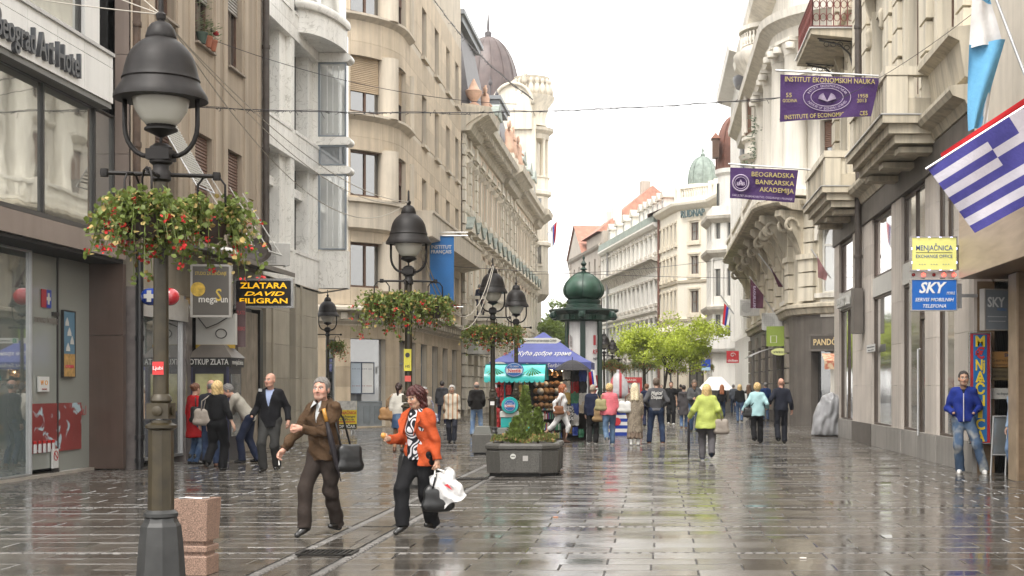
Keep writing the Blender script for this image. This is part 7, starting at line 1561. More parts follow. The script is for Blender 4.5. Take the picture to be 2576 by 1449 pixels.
        def dn(X,Y_,Z_):
            a,b,c_=HX(X,Y_,Z_);th=np.arctan2(b-.02,a);return am*np.sin(th*34+5*np.sin(c_*28)+sd)+am*.7*np.sin(c_*85+th*11)
        S6.disp=dn;link('hair',mesh_np('hair',*S6.run(),hairm(hair['mat'],hair['col'])),t)
    t['_k']=k
    def wp(v):v=rotz(R(face)) @ (np.array(v)*k);return (x+v[0],y+v[1],z+v[2])
    return t,J,wp,up
def walk(st=.5,lead='L',lift=.07,toe=.35,front_toe=-.30):
    o='R' if lead=='L' else 'L';sx={'R':-.085,'L':.085}
    return {lead:(sx[lead],-st*.55,.015 if front_toe else 0,front_toe),o:(sx[o],st*.45,lift,toe)}
BLK=cloth('black_cloth',(.006,.006,.007));NAVY=cloth('navy_cloth',(.012,.016,.040));DENIM=cloth('blue_denim',(.045,.085,.17),bs=60,kind='fade',col2=(.16,.22,.30),sc=4.0);DENIMD=cloth('dark_denim',(.016,.028,.065),bs=60,kind='fade',col2=(.05,.08,.14),sc=4.0);DENIML=cloth('faded_denim',(.06,.10,.17),bs=60,kind='fade',col2=(.36,.36,.33),sc=5.0)
SHB=M('black_shoe',(.012,.011,.010),rough=.25,var=.2,coat=.3);SHW=M('white_shoe',(.68,.67,.65),rough=.5,var=.06);SHBR=M('brown_shoe',(.13,.055,.028),rough=.4,var=.2);SHG=M('blue_grey_shoe',(.06,.10,.15),rough=.6,var=.2);SOLW=M('white_sole',(.62,.60,.56),rough=.6,var=.1)
GREYH={'kind':'short','mat':'hair_grey','col':(.20,.19,.18)};WHITEH={'kind':'short','mat':'hair_white','col':(.60,.58,.54),'o':.018,'amp':.008};DARKH={'kind':'short','mat':'hair_dark','col':(.022,.016,.013)};BRNH={'kind':'short','mat':'hair_brown','col':(.07,.042,.026)};BLNH=lambda k_='bob',**kw:dict({'kind':k_,'mat':'hair_blond','col':(.62,.44,.20)},**kw)
PP={}
# 1 man in the brown jacket
PP['brown']=person('grey haired man in brown jacket and dark trousers walking with an umbrella',XA(816,15.25),15.25,-26,1.66,
  dict(mat=cloth('brown_jacket',(.066,.037,.018),bs=32,bump=.6),hem=.83,off=.026,collar=.045,open=(.004,.062,1.24,1.5),shirt=cloth('grey_shirt',(.42,.43,.43)),amp=.015,fr=30),dict(kind='trousers',mat=cloth('brown_trousers',(.028,.020,.016),bs=18,bump=.6),w=(.105,.080,.076)),dict(mat=SHB),dict(GREYH,stubble=.35,o=.010,col=(.15,.135,.12),mat='hair_pepper'),fat=1.05,lean=.03,feet={'R':(-.06,-.30,.045,-.40),'L':(.0,.20,.03,.22)},hands={'R':(-.40,-.24,.93),'L':(-.06,-.33,1.20),'Lcurl':1.2,'Rcurl':.8},poles={'L':(.55,.6,-.8),'R':(-.4,.8,-.3)},head=(-.02,.30),skin='ruddy',hip=.94,res=.72)
# 2 woman in the orange jacket
PP['orange']=person('woman with dark red bob in orange jacket over a black and white patterned top',XA(1056,15.45),15.45,-30,1.57,
  dict(mat=cloth('orange_corduroy',(.40,.066,.018),bs=40,bump=.4),hem=.80,off=.030,collar=.03,open=(.085,.075,.74,1.5),shirt=cloth('zebra_top',(.010,.010,.014),kind='zebra',col2=(.55,.53,.55)),shem=.87,soff=.018,amp=.013,fr=28),dict(kind='trousers',mat=BLK,w=(.108,.090,.088)),dict(mat=SHB),{'kind':'bob','mat':'hair_auburn','col':(.060,.012,.010),'fz':.045,'amp':.008},fat=1.07,lean=.07,feet={'R':(-.06,-.28,.05,-.42),'L':(.01,.20,.03,.22)},hands={'R':(-.21,-.32,1.14),'L':(.27,.0,.84),'Lcurl':1.25,'Rcurl':1.0},poles={'R':(-.2,.8,-1)},head=(.30,-.10),skin='tan',female=True,hip=.94,res=.72)
# 3 bald man in the black jacket
PP['bald']=person('bald man in black blazer and light blue shirt walking towards the viewer',XA(681,26.45),26.45,-4,1.83,
  dict(mat=cloth('black_blazer',(.007,.007,.009)),hem=.80,off=.024,collar=.02,open=(.0,.085,1.14,1.5),shirt=cloth('blue_shirt',(.32,.38,.56))),dict(kind='trousers',mat=cloth('charcoal_trousers',(.040,.040,.038)),w=(.10,.078,.075)),dict(mat=SHB),{'kind':'bald','col':(.1,.08,.06)},fat=1.05,feet={'R':(-.10,-.12,.01,-.1),'L':(.07,.10,.02,.1)},hands={'R':(-.30,-.12,.98),'L':(.31,.02,.90),'Rhide':1},head=(.0,-.25),skin='ruddy',res=1.5,hip=.92)
# 4-7 the group at the gold booth
PP['red']=person('woman in red coat and jeans standing at the gold booth',XA(489,29.0),29.0,140,1.64,dict(mat=cloth('red_coat',(.42,.012,.015)),hem=.58,off=.028,collar=.03,flare=.03),dict(kind='trousers',mat=DENIM),dict(mat=SHB,h=.08),{'kind':'bun','mat':'hair_chestnut','col':(.16,.065,.03)},head=(.1,.3),res=1.7,female=True)
PP['blond']=person('blond woman in short black jacket seen from behind at the gold booth',XA(546,26.8),26.8,172,1.68,dict(mat=BLK,hem=1.0,off=.02,collar=.02,sleeve=.9),dict(kind='trousers',mat=cloth('black_slacks',(.005,.005,.006)),w=(.11,.085,.085)),dict(mat=SHB),BLNH('bob',fz=.03),fat=1.08,feet={'R':(-.09,-.08,0,0),'L':(.10,.20,.10,.6)},hands={'L':(-.0,.0,0) if False else None,'R':(-.34,.02,.90)},res=1.5,female=True)
PP['behind']=person('man with close cropped hair in dark jacket behind the blond woman',XA(531,28.2),28.2,200,1.70,dict(mat=cloth('ink_jacket',(.02,.02,.028)),hem=.86,off=.025,collar=.03),dict(kind='trousers',mat=DENIMD),dict(mat=SHBR),dict(GREYH,kind='fringe'),head=(.25,.2),res=1.8,skin='ruddy')
PP['bend']=person('grey haired man in light grey blazer bending to the booth window',XA(628,29.6),29.6,-82,1.78,dict(mat=cloth('grey_blazer',(.36,.335,.285),bs=30),hem=.86,off=.026,collar=.02),dict(kind='trousers',mat=cloth('dark_blue_trousers',(.014,.020,.045)),w=(.10,.078,.075)),dict(mat=SHB),dict(GREYH,o=.012),lean=.62,feet={'R':(-.10,.12,0,0),'L':(.11,-.16,0,0)},hands={'R':(-.2,-.62,1.0),'L':(.14,-.66,.98)},head=(.25,0),res=1.6,skin='ruddy',hip=.92)
# 8-12 people on the left of the stall
PP['skirt']=person('woman in white jacket and denim skirt with a tan bag behind the orange jacket',XA(1003,34.5),34.5,175,1.66,dict(mat=cloth('cream_jacket',(.66,.63,.56)),hem=.94,off=.02),dict(kind='skirt',mat=DENIM,hem=.60,w=.19,hose=cloth('tan_hose',(.42,.22,.12))),dict(mat=SHBR),{'kind':'pony','mat':'hair_dkbrown','col':(.035,.015,.012)},female=True,res=2)
PP['old']=person('white haired old woman in beige cardigan looking aside',XA(1068,37.5),37.5,20,1.55,dict(mat=cloth('beige_cardigan',(.42,.35,.29)),hem=.80,off=.025,collar=.02),dict(kind='skirt',mat=cloth('taupe_skirt',(.25,.2,.17)),hem=.45,w=.2),dict(mat=SHBR),dict(WHITEH,kind='short',mat='hair_silver',col=(.36,.35,.34)),fat=1.18,head=(0,.8),female=True,res=2,skin='ruddy')
PP['hoody']=person('dark haired man in charcoal hooded top walking away on the left',XA(1112,57),57,178,1.80,dict(mat=cloth('charcoal_hoodie',(.035,.036,.040)),hem=.80,off=.025,hood=True),dict(kind='trousers',mat=NAVY,w=(.085,.062,.055)),dict(mat=SHB,sole=SOLW),DARKH,feet=walk(.5,'R'),res=2.4)
PP['poncho']=person('white haired woman in cream striped poncho walking towards the viewer',XA(1137,40.3),40.3,4,1.60,dict(mat=cloth('poncho_stripe',(.64,.58,.47),kind='vstripe',col2=(.46,.24,.13),sc=46),hem=.72,off=.05,flare=.07,sleeve=.55,amp=.012,name='poncho'),dict(kind='trousers',mat=cloth('slate_trousers',(.03,.032,.045)),w=(.1,.08,.078)),dict(mat=SHB),WHITEH,fat=1.1,feet={'R':(-.08,.05,0,0),'L':(.08,-.22,.02,-.2)},female=True,skin='tan',res=2)
PP['blackj']=person('grey haired man in black hooded jacket and light jeans with hands in pockets',XA(1199,45.5),45.5,186,1.72,dict(mat=cloth('black_anorak',(.016,.014,.013)),hem=.86,off=.035,hood=True),dict(kind='trousers',mat=cloth('light_jeans',(.14,.22,.36),kind='fade',col2=(.34,.42,.52),sc=4),w=(.095,.075,.072)),dict(mat=SHB),dict(GREYH,kind='fringe',col=(.16,.13,.11)),fat=1.08,feet={'R':(-.14,0,0,0),'L':(.14,.08,0,0)},hands={'R':(-.21,-.04,.97),'L':(.21,-.04,.97),'Rhide':1,'Lhide':1},res=2)
# 13-17 people in front of the stall
PP['whitesuit']=person('red haired woman in white suit and brown boots striding to the right',XA(1414,39.9),39.9,84,1.66,dict(mat=cloth('white_jacket',(.74,.73,.72)),hem=.93,off=.022,collar=.02),dict(kind='trousers',mat=cloth('white_trousers',(.72,.71,.70)),w=(.105,.075,.068),drop=-.22),dict(mat=cloth('brown_boot',(.07,.035,.022),rough=.5),h=.26),{'kind':'bob','mat':'hair_red','col':(.30,.085,.025)},feet={'L':(.06,-.10,0,0),'R':(-.06,.52,.16,.75)},hands={'L':(.25,-.1,.92),'R':(-.25,.16,.92)},female=True,res=1.9,hip=.91)
PP['navy']=person('grey haired woman in navy jacket with a big tan shoulder bag',XA(1491,39.2),39.2,176,1.62,dict(mat=NAVY,hem=.84,off=.03,collar=.03),dict(kind='trousers',mat=cloth('black_pants',(.014,.013,.013)),w=(.1,.085,.08)),dict(mat=SHB,sole=SOLW),dict(GREYH,col=(.40,.33,.25),mat='hair_ashblond'),fat=1.1,female=True,feet=walk(.2,'R',.02,.1,0),res=2)
PP['pink']=person('blond woman in pink quilted jacket and jeans walking away',XA(1533,38.2),38.2,186,1.64,dict(mat=cloth('pink_quilt',(.66,.16,.19),rough=.5),hem=.87,off=.035,collar=.03,puff=52),dict(kind='trousers',mat=cloth('mid_jeans',(.07,.12,.20),kind='fade',col2=(.15,.22,.31),sc=4),w=(.105,.078,.075)),dict(mat=M('grey_sneaker',(.5,.48,.46),rough=.6),sole=SOLW),BLNH('short',o=.022,amp=.008,col=(.55,.40,.20)),fat=1.1,feet={'R':(-.09,-.1,0,0),'L':(.10,.34,.14,.9)},hands={'R':(-.18,-.25,1.05)},female=True,res=1.9)
PP['dress']=person('woman with long white blond hair in long flecked cardigan and ruffled hem',XA(1597,38.2),38.2,178,1.66,dict(mat=cloth('flecked_knit',(.34,.29,.22),kind='fleck',col2=(.13,.10,.075),sc=60),hem=.36,off=.028,flare=.035),dict(kind='skirt',mat=cloth('flecked_knit',(0,0,0)),hem=.38,w=.20,ruffle=cloth('brown_ruffle',(.22,.165,.125))),dict(mat=SHW,h=.05),{'kind':'long','mat':'hair_platinum','col':(.72,.62,.42)},fat=1.05,female=True,res=1.9)
PP['varsity']=person('man in grey varsity jacket with white lettering and dark jeans standing',XA(1651,39.0),39.0,180,1.82,dict(mat=cloth('varsity_grey',(.085,.085,.090)),hem=.93,off=.028,collar=.03,band=cloth('varsity_band',(.16,.16,.17))),dict(kind='trousers',mat=DENIMD,w=(.095,.075,.07)),dict(mat=SHBR,sole=SOLW),dict(BRNH,col=(.12,.085,.06)),feet={'R':(-.17,.0,0,0),'L':(.19,.02,0,0)},hands={'R':(-.19,-.10,1.0),'L':(.19,-.10,1.0),'Rhide':1,'Lhide':1},poles={'R':(-.75,1,0),'L':(.75,1,0)},res=1.8,hip=.915)
# 18-25 farther people
PP['tee']=person('bearded man in black t-shirt and black trousers walking towards the viewer',XA(1688,59),59,3,1.78,dict(mat=BLK,hem=.86,off=.014,sleeve=-.62),dict(kind='trousers',mat=BLK,w=(.11,.09,.085)),dict(mat=SHW),dict(DARKH,stubble=.7),feet=walk(.25,'L',.02,.1,0),skin='tan',res=2.4,fat=1.08)
PP['navy2']=person('man in navy jacket half hidden behind the varsity jacket',XA(1627,54),54,182,1.68,dict(mat=NAVY,hem=.84,off=.03),dict(kind='trousers',mat=NAVY),dict(mat=SHB),dict(BRNH,mat='hair_chestnut',col=(.16,.065,.03)),feet=walk(.3,'R'),res=2.5)
PP['redbag']=person('woman in long grey coat and jeans with a red shoulder bag',XA(1720,53.6),53.6,176,1.62,dict(mat=cloth('grey_parka',(.055,.050,.052)),hem=.55,off=.03,hood=True,flare=.02),dict(kind='trousers',mat=DENIM,w=(.085,.07,.068)),dict(mat=SHBR),{'kind':'bun','mat':'hair_dark','col':(.02,.015,.012)},female=True,feet=walk(.2,'R',.02,.1,0),res=2.4)
PP['phone']=person('man in grey jacket looking down at his phone',XA(1746,50),50,10,1.80,dict(mat=cloth('steel_jacket',(.075,.077,.078)),hem=.86,off=.03,collar=.03,open=(0,.06,1.3,1.5),shirt=BLK),dict(kind='trousers',mat=DENIM),dict(mat=SHB),dict(BRNH,stubble=.4,col=(.05,.03,.02)),hands={'R':(-.08,-.32,1.12),'L':(.05,-.34,1.10)},poles={'R':(-.6,.6,-.8),'L':(.6,.6,-.8)},head=(.45,0),res=2.2,skin='tan')
PP['lime']=person('blond woman in lime green jacket walking away with a closed umbrella',XA(1778,30.4),30.4,178,1.62,dict(mat=cloth('lime_jacket',(.40,.46,.11),rough=.6,bs=22,bump=.5),hem=.74,off=.04,collar=.035,flare=.045,amp=.010,sleeve=.92),dict(kind='trousers',mat=cloth('grey_leggings',(.085,.080,.085)),w=(.12,.088,.074)),dict(mat=M('navy_trainer',(.02,.03,.05),rough=.6),sole=SOLW),BLNH('bob',col=(.46,.30,.14),fz=.03),fat=1.22,feet={'L':(.10,-.12,0,0),'R':(-.09,.22,.10,.9)} if False else {'R':(-.11,.26,.10,.9),'L':(.10,-.10,0,0)},hands={'L':(.40,-.08,.98),'R':(-.34,.0,.95)},female=True,res=1.5)
PP['redh']=person('woman with long red hair in black jacket walking away',XA(1816,69),69,180,1.66,dict(mat=BLK,hem=.86,off=.025),dict(kind='trousers',mat=DENIMD),dict(mat=SHB),{'kind':'long','mat':'hair_copper','col':(.30,.10,.035)},female=True,feet=walk(.3,'L'),res=2.8)
PP['blondj']=person('blond woman in dark jacket and blue jeans walking away by the right shops',XA(1861,63),63,178,1.66,dict(mat=BLK,hem=.92,off=.024),dict(kind='trousers',mat=DENIM,w=(.1,.075,.068)),dict(mat=SHB),BLNH('bob',col=(.68,.55,.32)),female=True,feet=walk(.2,'L',.03,.3,0),res=2.5)
PP['brownh']=person('woman with brown hair and white bag walking behind the blond woman',XA(1883,68),68,184,1.66,dict(mat=BLK,hem=.85,off=.024),dict(kind='trousers',mat=DENIMD),dict(mat=SHB),{'kind':'long','mat':'hair_brown2','col':(.12,.06,.03)},female=True,feet=walk(.3,'R'),res=2.8)
PP['aqua']=person('blond woman in pale blue jacket arm in arm with a bald man',XA(1905,39.7),39.7,180,1.66,dict(mat=cloth('pale_blue_jacket',(.36,.56,.58),rough=.6),hem=.80,off=.035,collar=.03,flare=.03),dict(kind='trousers',mat=BLK,w=(.1,.085,.085)),dict(mat=SHB),BLNH('short',col=(.46,.30,.13),o=.024,amp=.008),fat=1.12,feet={'R':(-.09,-.05,0,0),'L':(.10,.24,.08,.5)},hands={'L':(.42,-.05,.95),'R':(-.30,-.10,1.05)},female=True,res=1.9)
PP['baldn']=person('bald man in dark navy jacket walking away arm in arm',XA(1965,39.6),39.6,180,1.80,dict(mat=cloth('dark_navy_jacket',(.014,.016,.026)),hem=.88,off=.028,collar=.03),dict(kind='trousers',mat=cloth('black_navy',(.012,.013,.018)),w=(.095,.078,.075)),dict(mat=SHB),{'kind':'bald','col':(.2,.2,.2)},fat=1.05,feet={'R':(-.09,-.05,0,0),'L':(.10,.22,.07,.5)},hands={'L':(.30,-.1,1.08),'R':(-.29,.0,.90)},skin='ruddy',res=1.8)
PP['bluej']=person('grey haired man in blue jacket beside the right shop piers',XA(1926,66),66,190,1.76,dict(mat=cloth('royal_jacket',(.02,.05,.16)),hem=.84,off=.026),dict(kind='trousers',mat=DENIM),dict(mat=SHB),GREYH,res=2.8)
PP['teal']=person('man in teal shirt far down the street',XA(1741,76),76,175,1.72,dict(mat=cloth('teal_shirt',(.05,.16,.16)),hem=.86,off=.016),dict(kind='trousers',mat=DENIM),dict(mat=SHW),DARKH,res=3)
PP['vendor']=person('man in beige jacket standing behind the balloon bags',XA(1572,51),51,5,1.74,dict(mat=cloth('beige_jacket',(.36,.29,.22)),hem=.85,off=.026),dict(kind='trousers',mat=NAVY),dict(mat=SHB),BRNH,res=2.6,skin='ruddy')
for i,(px_,yy,fc,cl,hr,lb) in enumerate(((1712,88,180,BLK,DARKH,'small far walker in black just left of the grey coat woman'),(1664,95,0,cloth('wine_top',(.16,.02,.03)),BRNH,'small far walker in dark red under the lime green tree'),(1768,92,180,cloth('sand_top',(.36,.3,.22)),BLNH('bob'),'small far walker in sand coloured top beside the white tent'),(1845,84,180,cloth('slate_top',(.08,.09,.11)),GREYH,'small far walker in slate jacket by the red shop sign'),(1600,84,10,NAVY,DARKH,'small far walker in navy below the far lamps'))):
    PP['far%d'%i]=person(lb,XA(px_,yy),yy,fc,1.70,dict(mat=cl,hem=.85,off=.024),dict(kind='trousers',mat=DENIMD),dict(mat=SHB),hr,feet=walk(.25,'L',.03,.2,0),res=3.2)
# 26 man in the blue hooded top against the wall
PP['hood']=person('young man in blue zipped hooded top and faded jeans leaning by the shop',XA(2424,25.9),25.9,-12,1.88,dict(mat=cloth('blue_hoodie',(.012,.028,.20),bs=30),hem=.90,off=.020,hood=True,open=(0,.05,1.36,1.5),shirt=BLK,amp=.010),dict(kind='trousers',mat=DENIML,w=(.105,.082,.080)),dict(mat=SHW,sole=SOLW),dict(DARKH,col=(.03,.02,.015),stubble=.35,o=.005),feet={'R':(-.06,.0,0,0),'L':(.34,-.10,0,0)},hands={'R':(-.16,-.17,1.02),'L':(.16,-.17,1.02),'Rhide':1,'Lhide':1},poles={'R':(-.6,1,0),'L':(.6,1,0)},head=(0,.15),skin='tan',res=1.35,hip=.905)
PP['edge']=person('person in light shirt and jeans half hidden behind the right pilaster',XA(2560,25.0),25.0,-60,1.72,dict(mat=cloth('sky_shirt',(.34,.46,.62)),hem=.86,off=.018),dict(kind='trousers',mat=cloth('light_jeans',(0,0,0)),w=(.1,.08,.078)),dict(mat=SHB),DARKH,res=1.6)
PP['balc1']=person('man in dark blue coat standing on the academy balcony',XA(1206,77.6),77.6,150,1.75,dict(mat=NAVY,hem=.6,off=.03),dict(kind='trousers',mat=NAVY),dict(mat=SHB),GREYH,res=2.8,z=5.36,skin='ruddy');PP['balc2']=person('second man partly hidden on the academy balcony',XA(1217,78.3),78.3,90,1.72,dict(mat=BLK,hem=.85,off=.03),dict(kind='trousers',mat=NAVY),dict(mat=SHB),{'kind':'bald','col':(.1,.1,.1)},res=2.8,z=5.36,skin='ruddy')
# ==== souvenir stall ======================================================================
rs_=random.Random(5)
KY=41.6;kx0,kx1=XA(1246,KY),XA(1480,KY)
t=thing('souvenir_stall','souvenir stall packed with goods under a blue peaked canopy','stall',((kx0+kx1)/2,KY,0));kw=(kx1-kx0)/2
m_dkw=M('dark_stall',(.035,.028,.024),rough=.6,var=.3,scale=5);m_blue=M('canopy_blue',(.07,.085,.27),rough=.6,var=.15,scale=2);m_tan=M('wicker',(.33,.19,.085),rough=.7,var=.5,scale=22)
m=MB();m.box(-kw,kw,1.5,1.6,0,2.25);m.box(-kw,-kw+.06,0,1.5,0,2.25);m.box(kw-.06,kw,0,1.5,0,2.25);m.obj('back_panel',m_dkw,t)
for z in (.30,.62,.88,1.16,1.42,1.68,1.94):m=MB();m.box(-.25,.55,.30,.9,z-.02,z);m.obj('shelf',m_dkw,t)
m=MB();m.box(-kw,kw,.35,1.5,.0,.06);m.obj('floor',m_dkw,t)
for sx in (-1,1):
    for yy in (0,1.55):m=MB();m.box(sx*kw*.98-.025,sx*kw*.98+.025,yy-.025,yy+.025,0,2.35);m.obj('leg',m_trim,t)
ew,ez,pz=1.46,2.28,2.92
m=MB()
def cano(s0,s1,z0,z1,nm,y0=-.55,y1=1.9):
    m=MB();cx,cy=0,(y0+y1)/2;hx,hy=ew,(y1-y0)/2
    vs=[];N_=6
    for f,z in ((s0,z0),(s0+(s1-s0)*.33,z0+(z1-z0)*.27),(s0+(s1-s0)*.66,z0+(z1-z0)*.60),(s1,z1)):vs+=[(cx-hx*f,cy-hy*f,z),(cx+hx*f,cy-hy*f,z),(cx+hx*f,cy+hy*f,z),(cx-hx*f,cy+hy*f,z)]
    m.add(vs,[(4*j+i,4*j+(i+1)%4,4*j+4+(i+1)%4,4*j+4+i) for j in range(3) for i in range(4)]);return m.obj(nm,m_blue,t,fix=False)
cano(1.0,.30,ez,pz,'canopy');cano(.34,.01,pz-.02,pz+.26,'canopy_cap')
m=MB();cy=.675;hy=1.225
for (a,b) in (((-ew,cy-hy),(ew,cy-hy)),((ew,cy-hy),(ew,cy+hy)),((-ew,cy+hy),(-ew,cy-hy))):
    for i in range(10):
        p0=[a[k]+(b[k]-a[k])*i/10 for k in (0,1)];p1=[a[k]+(b[k]-a[k])*(i+1)/10 for k in (0,1)];m.add([(*p0,ez),(*p1,ez),(*p1,ez-.20-.02*(i%2)),(*p0,ez-.20-.02*((i+1)%2))],[(0,1,2,3)])
m.obj('valance',m_blue,t,fix=False)
sl_=math.atan2(.64,1.225*.7)
text('Кућа добре хране',.30,m_wht,t,(.08,-.18,ez+.25),(PI/2-.95,0,0),width=1.55,shear=.35,depth=.002);text('Excellent Serbian Food',.17,m_wht,t,(.30,-.575,ez-.10),width=1.5,shear=.3,depth=.002);text('Kraš',.15,M('ink_blue',(.02,.03,.2)),t,(-1.18,-.60,ez-.11),width=.34,bold=.02)
m=MB();m.lathe([(.23,0),(.23,.006)],20,sy=.5);m.obj('logo_oval',m_wht,t,loc=(-1.18,-.588,ez-.11),rot=(PI/2,0,0))
m=MB();m.lathe([(.001,0),(.04,.02),(.05,.06),(.03,.10),(.015,.12)],12);bl_=m.mesh('bulb',M('lit_bulb',(1,.72,.38),emit=8),smooth=True)
for (bx,bz) in ((.26,1.98),(.62,2.0)):o=link('bulb',bl_,t,(bx,.1,bz));m=MB();m.tube([(bx,.1,bz+.12),(bx,.12,2.3)],.008);m.obj('flex',m_frame,t)
bl=bpy.data.lights.new('bulb_light','POINT');bl.energy=5;bl.color=(1,.75,.45);bl.shadow_soft_size=.05;blo=bpy.data.objects.new('bulb_light',bl);COL.objects.link(blo);blo.parent=t;blo.location=(.4,-.02,1.95)
# small goods, each kind a loop
cols=[(.42,.03,.03),(.04,.08,.35),(.62,.60,.56),(.45,.30,.08),(.06,.22,.12),(.03,.03,.035),(.30,.16,.08),(.5,.42,.3)]
cm=[M('goods_%d'%i,c,rough=.55,var=.3,scale=30) for i,c in enumerate(cols)]
for zi,z in enumerate((.06,.30,.62,.88)):
    m=MB();x=-.24
    while x<.54:w=rs_.uniform(.014,.035);m.cur=rs_.randrange(8);m.box(x,x+w,.28,.42,z+.002,z+rs_.uniform(.15,.22));x+=w+.003
    tag(m.obj('souvenir_books',cm,t,fix=False),kind='stuff')
    # the row of books of one shelf
ORD=['first','second','third','fourth','fifth','sixth'];ROW=['top','second','third','fourth','lowest']
mp=MB();mp.lathe([(.001,.0),(.06,.005),(.10,.02),(.105,.025)],14);PLATE=[mp.mesh('souvenir_plate',c,smooth=True) for c in (m_tan,cm[2],cm[6])]
for i in range(26):
    o=link('souvenir_plate',PLATE[rs_.randrange(3)],None,(t.location.x-.2+(i%6)*.15+rs_.uniform(-.02,.02),KY+.27,1.02+(i//6)*.21),(PI/2+.15,0,rs_.uniform(-.2,.2)));o.scale=[rs_.uniform(.65,1.15)]*3;tag(o,'small souvenir plate, %s from left, %s row of the stall shelves'%(ORD[i%6],['lowest','second lowest','middle','second highest','highest'][i//6]),'plate','souvenir plates on the stall')
def hang(nm,label,x,z,w,h,c,group,d=.05,yy=None,cat='clothing'):
    r_=random.Random(int(x*1000)+int(z*77));ph=r_.random()*6
    m=MB();m.grid(lambda a,b:(x+(a-.5)*w*(1-.22*abs(b-.5)+.06*math.sin(b*9+ph)),(KY if yy is None else yy)-.06+d*.5*math.sin(a*7+ph)+.02*math.sin(b*8),z+(b-.5)*h+.015*math.sin(a*12+ph)),6,6)
    m.grid(lambda a,b:(x+(a-.5)*w*(1-.22*abs(b-.5)+.06*math.sin(b*9+ph)),(KY if yy is None else yy)-.03+d+d*.4*math.sin(a*5+ph),z+(b-.5)*h),6,6)
    o=m.obj(nm,c,None,smooth=True,fix=False);tag(o,label,cat,group);return o
X0=t.location.x
for i in range(14):hang('red_souvenir_bag','printed souvenir bag, %s from left, %s row, left stall end'%(ORD[i%3],ROW[i//3]),kx0+.05+(i%3)*.17,1.75-(i//3)*.30+rs_.uniform(-.04,.04),.16,.28,[cm[0],cm[0],cm[5],cm[0]][i%4],'red souvenir bags',cat='bag')
for i in range(14):hang('souvenir_shirt','souvenir shirt, %s from left, %s row, right stall end'%(ORD[i%3],ROW[i//3]),X0+.72+(i%3)*.24,1.92-(i//3)*.33+rs_.uniform(-.05,.05),.24,.34,cm[[2,5,1,2,0,5,3,4,2,5,1,7,5,2][i]],'souvenir shirts')
for i in range(6):hang('hanging_basket_hat','tan woven hat, %s from the left above the stall shelves'%ORD[i],X0-.18+i*.14,1.93+.05*(i%2),.13,.17,m_tan,'woven hats',cat='hat')
for i in range(12):hang('postcard_rack_card','postcard, %s from left, %s row from below, stall rack'%(ORD[i%3],ORD[i//3]),X0-.62+(i%3)*.10,1.05+(i//3)*.24,.085,.2,cm[[7,2,3,6][i%4]],'postcards',d=.01,cat='postcard')
for i,(c,nm) in enumerate(((3,'orange'),(1,'blue'),(4,'green'))):hang('beach_ball_net','%s toy bag hanging low at the stall corner'%nm,X0+.80+i*.17,.34-.06*i,.17,.24,cm[c],'toy bags',d=.14,cat='toy bag')
hang('printed_tote','black and white printed tote bag hanging at the stall corner',X0+.78,.80,.34,.42,cloth('tote_print',(.6,.58,.56),kind='fleck',col2=(.02,.02,.02),sc=26),None,cat='tote bag',yy=KY-.22)
# open umbrella and flag on the stall
t2=thing('black_umbrella','open black umbrella fixed at the corner of the souvenir stall','umbrella',(XA(1440,40.6),40.6,0));ph=ZA(905,40.6)
m=MB()
for i in range(8):
    a0,a1=2*PI*i/8,2*PI*(i+1)/8
    for j in range(5):
        f0,f1=j/5,(j+1)/5;zf=lambda f:ph-.30*f**1.7
        rr=lambda f:.52*f
        q=[(rr(f0)*math.cos(a0),rr(f0)*math.sin(a0),zf(f0)),(rr(f1)*math.cos(a0),rr(f1)*math.sin(a0),zf(f1)),(rr(f1)*math.cos(a1),rr(f1)*math.sin(a1),zf(f1)),(rr(f0)*math.cos(a1),rr(f0)*math.sin(a1),zf(f0))];m.add(q,[(0,1,2,3)])
m.obj('canopy',cloth('umbrella_black',(.035,.033,.036),rough=.6),t2,fix=False)
for i in range(8):a=2*PI*i/8;m=MB();m.tube([(.52*f*math.cos(a),.52*f*math.sin(a),ph-.30*f**1.7-.006) for f in (0,.25,.5,.75,1)],.006,4);m.obj('rib',m_frame,t2)
m=MB();m.tube([(0,0,ph-.9),(0,0,ph+.08)],.011,6);m.obj('shaft',m_frame,t2)
def flagcloth(nm,label,pts,bands,axis='v',nu=24,nv=14,wav=.05,fold=3.0,seed=0,cat='flag',group=None,mats=None):
    # pts: world corners (top start, top end, bottom end, bottom start); bands: [(end fraction, material)] along v (0 top .. 1 bottom) or u
    A_,B_,C_,D_=[Vector(p) for p in pts];nrm=(B_-A_).cross(D_-A_).normalized();m=MB()
    def P(a,b):q=A_.lerp(B_,a).lerp(D_.lerp(C_,a),b);return tuple(q+nrm*(wav*math.sin(a*fold*PI+seed+b*1.6)*(.25+.75*b)+wav*.4*math.sin(b*7+a*5+seed)))
    vs=[P(i/nu,j/nv) for j in range(nv+1) for i in range(nu+1)];ms=[]
    for j in range(nv):
        for i in range(nu):
            f=(j+.5)/nv if axis=='v' else (i+.5)/nu;k=0
            if callable(bands):k=bands((i+.5)/nu,(j+.5)/nv)
            else:
                while f>bands[k][0]:k+=1
            m.cur=k;b0=j*(nu+1)+i;m.f.append((b0,b0+1,b0+nu+2,b0+nu+1));m.m.append(k)
    m.v=vs;t_=thing(nm,label,cat,tuple(A_));o=m.obj('cloth',mats or [b[1] for b in bands],t_,smooth=True,fix=False,loc=tuple(-A_));return t_,P
F_RED=cloth('flag_red',(.48,.02,.025),var=.06);F_BLU=cloth('flag_blue',(.02,.05,.30),var=.06);F_WHT=cloth('flag_white',(.70,.69,.67),var=.05)
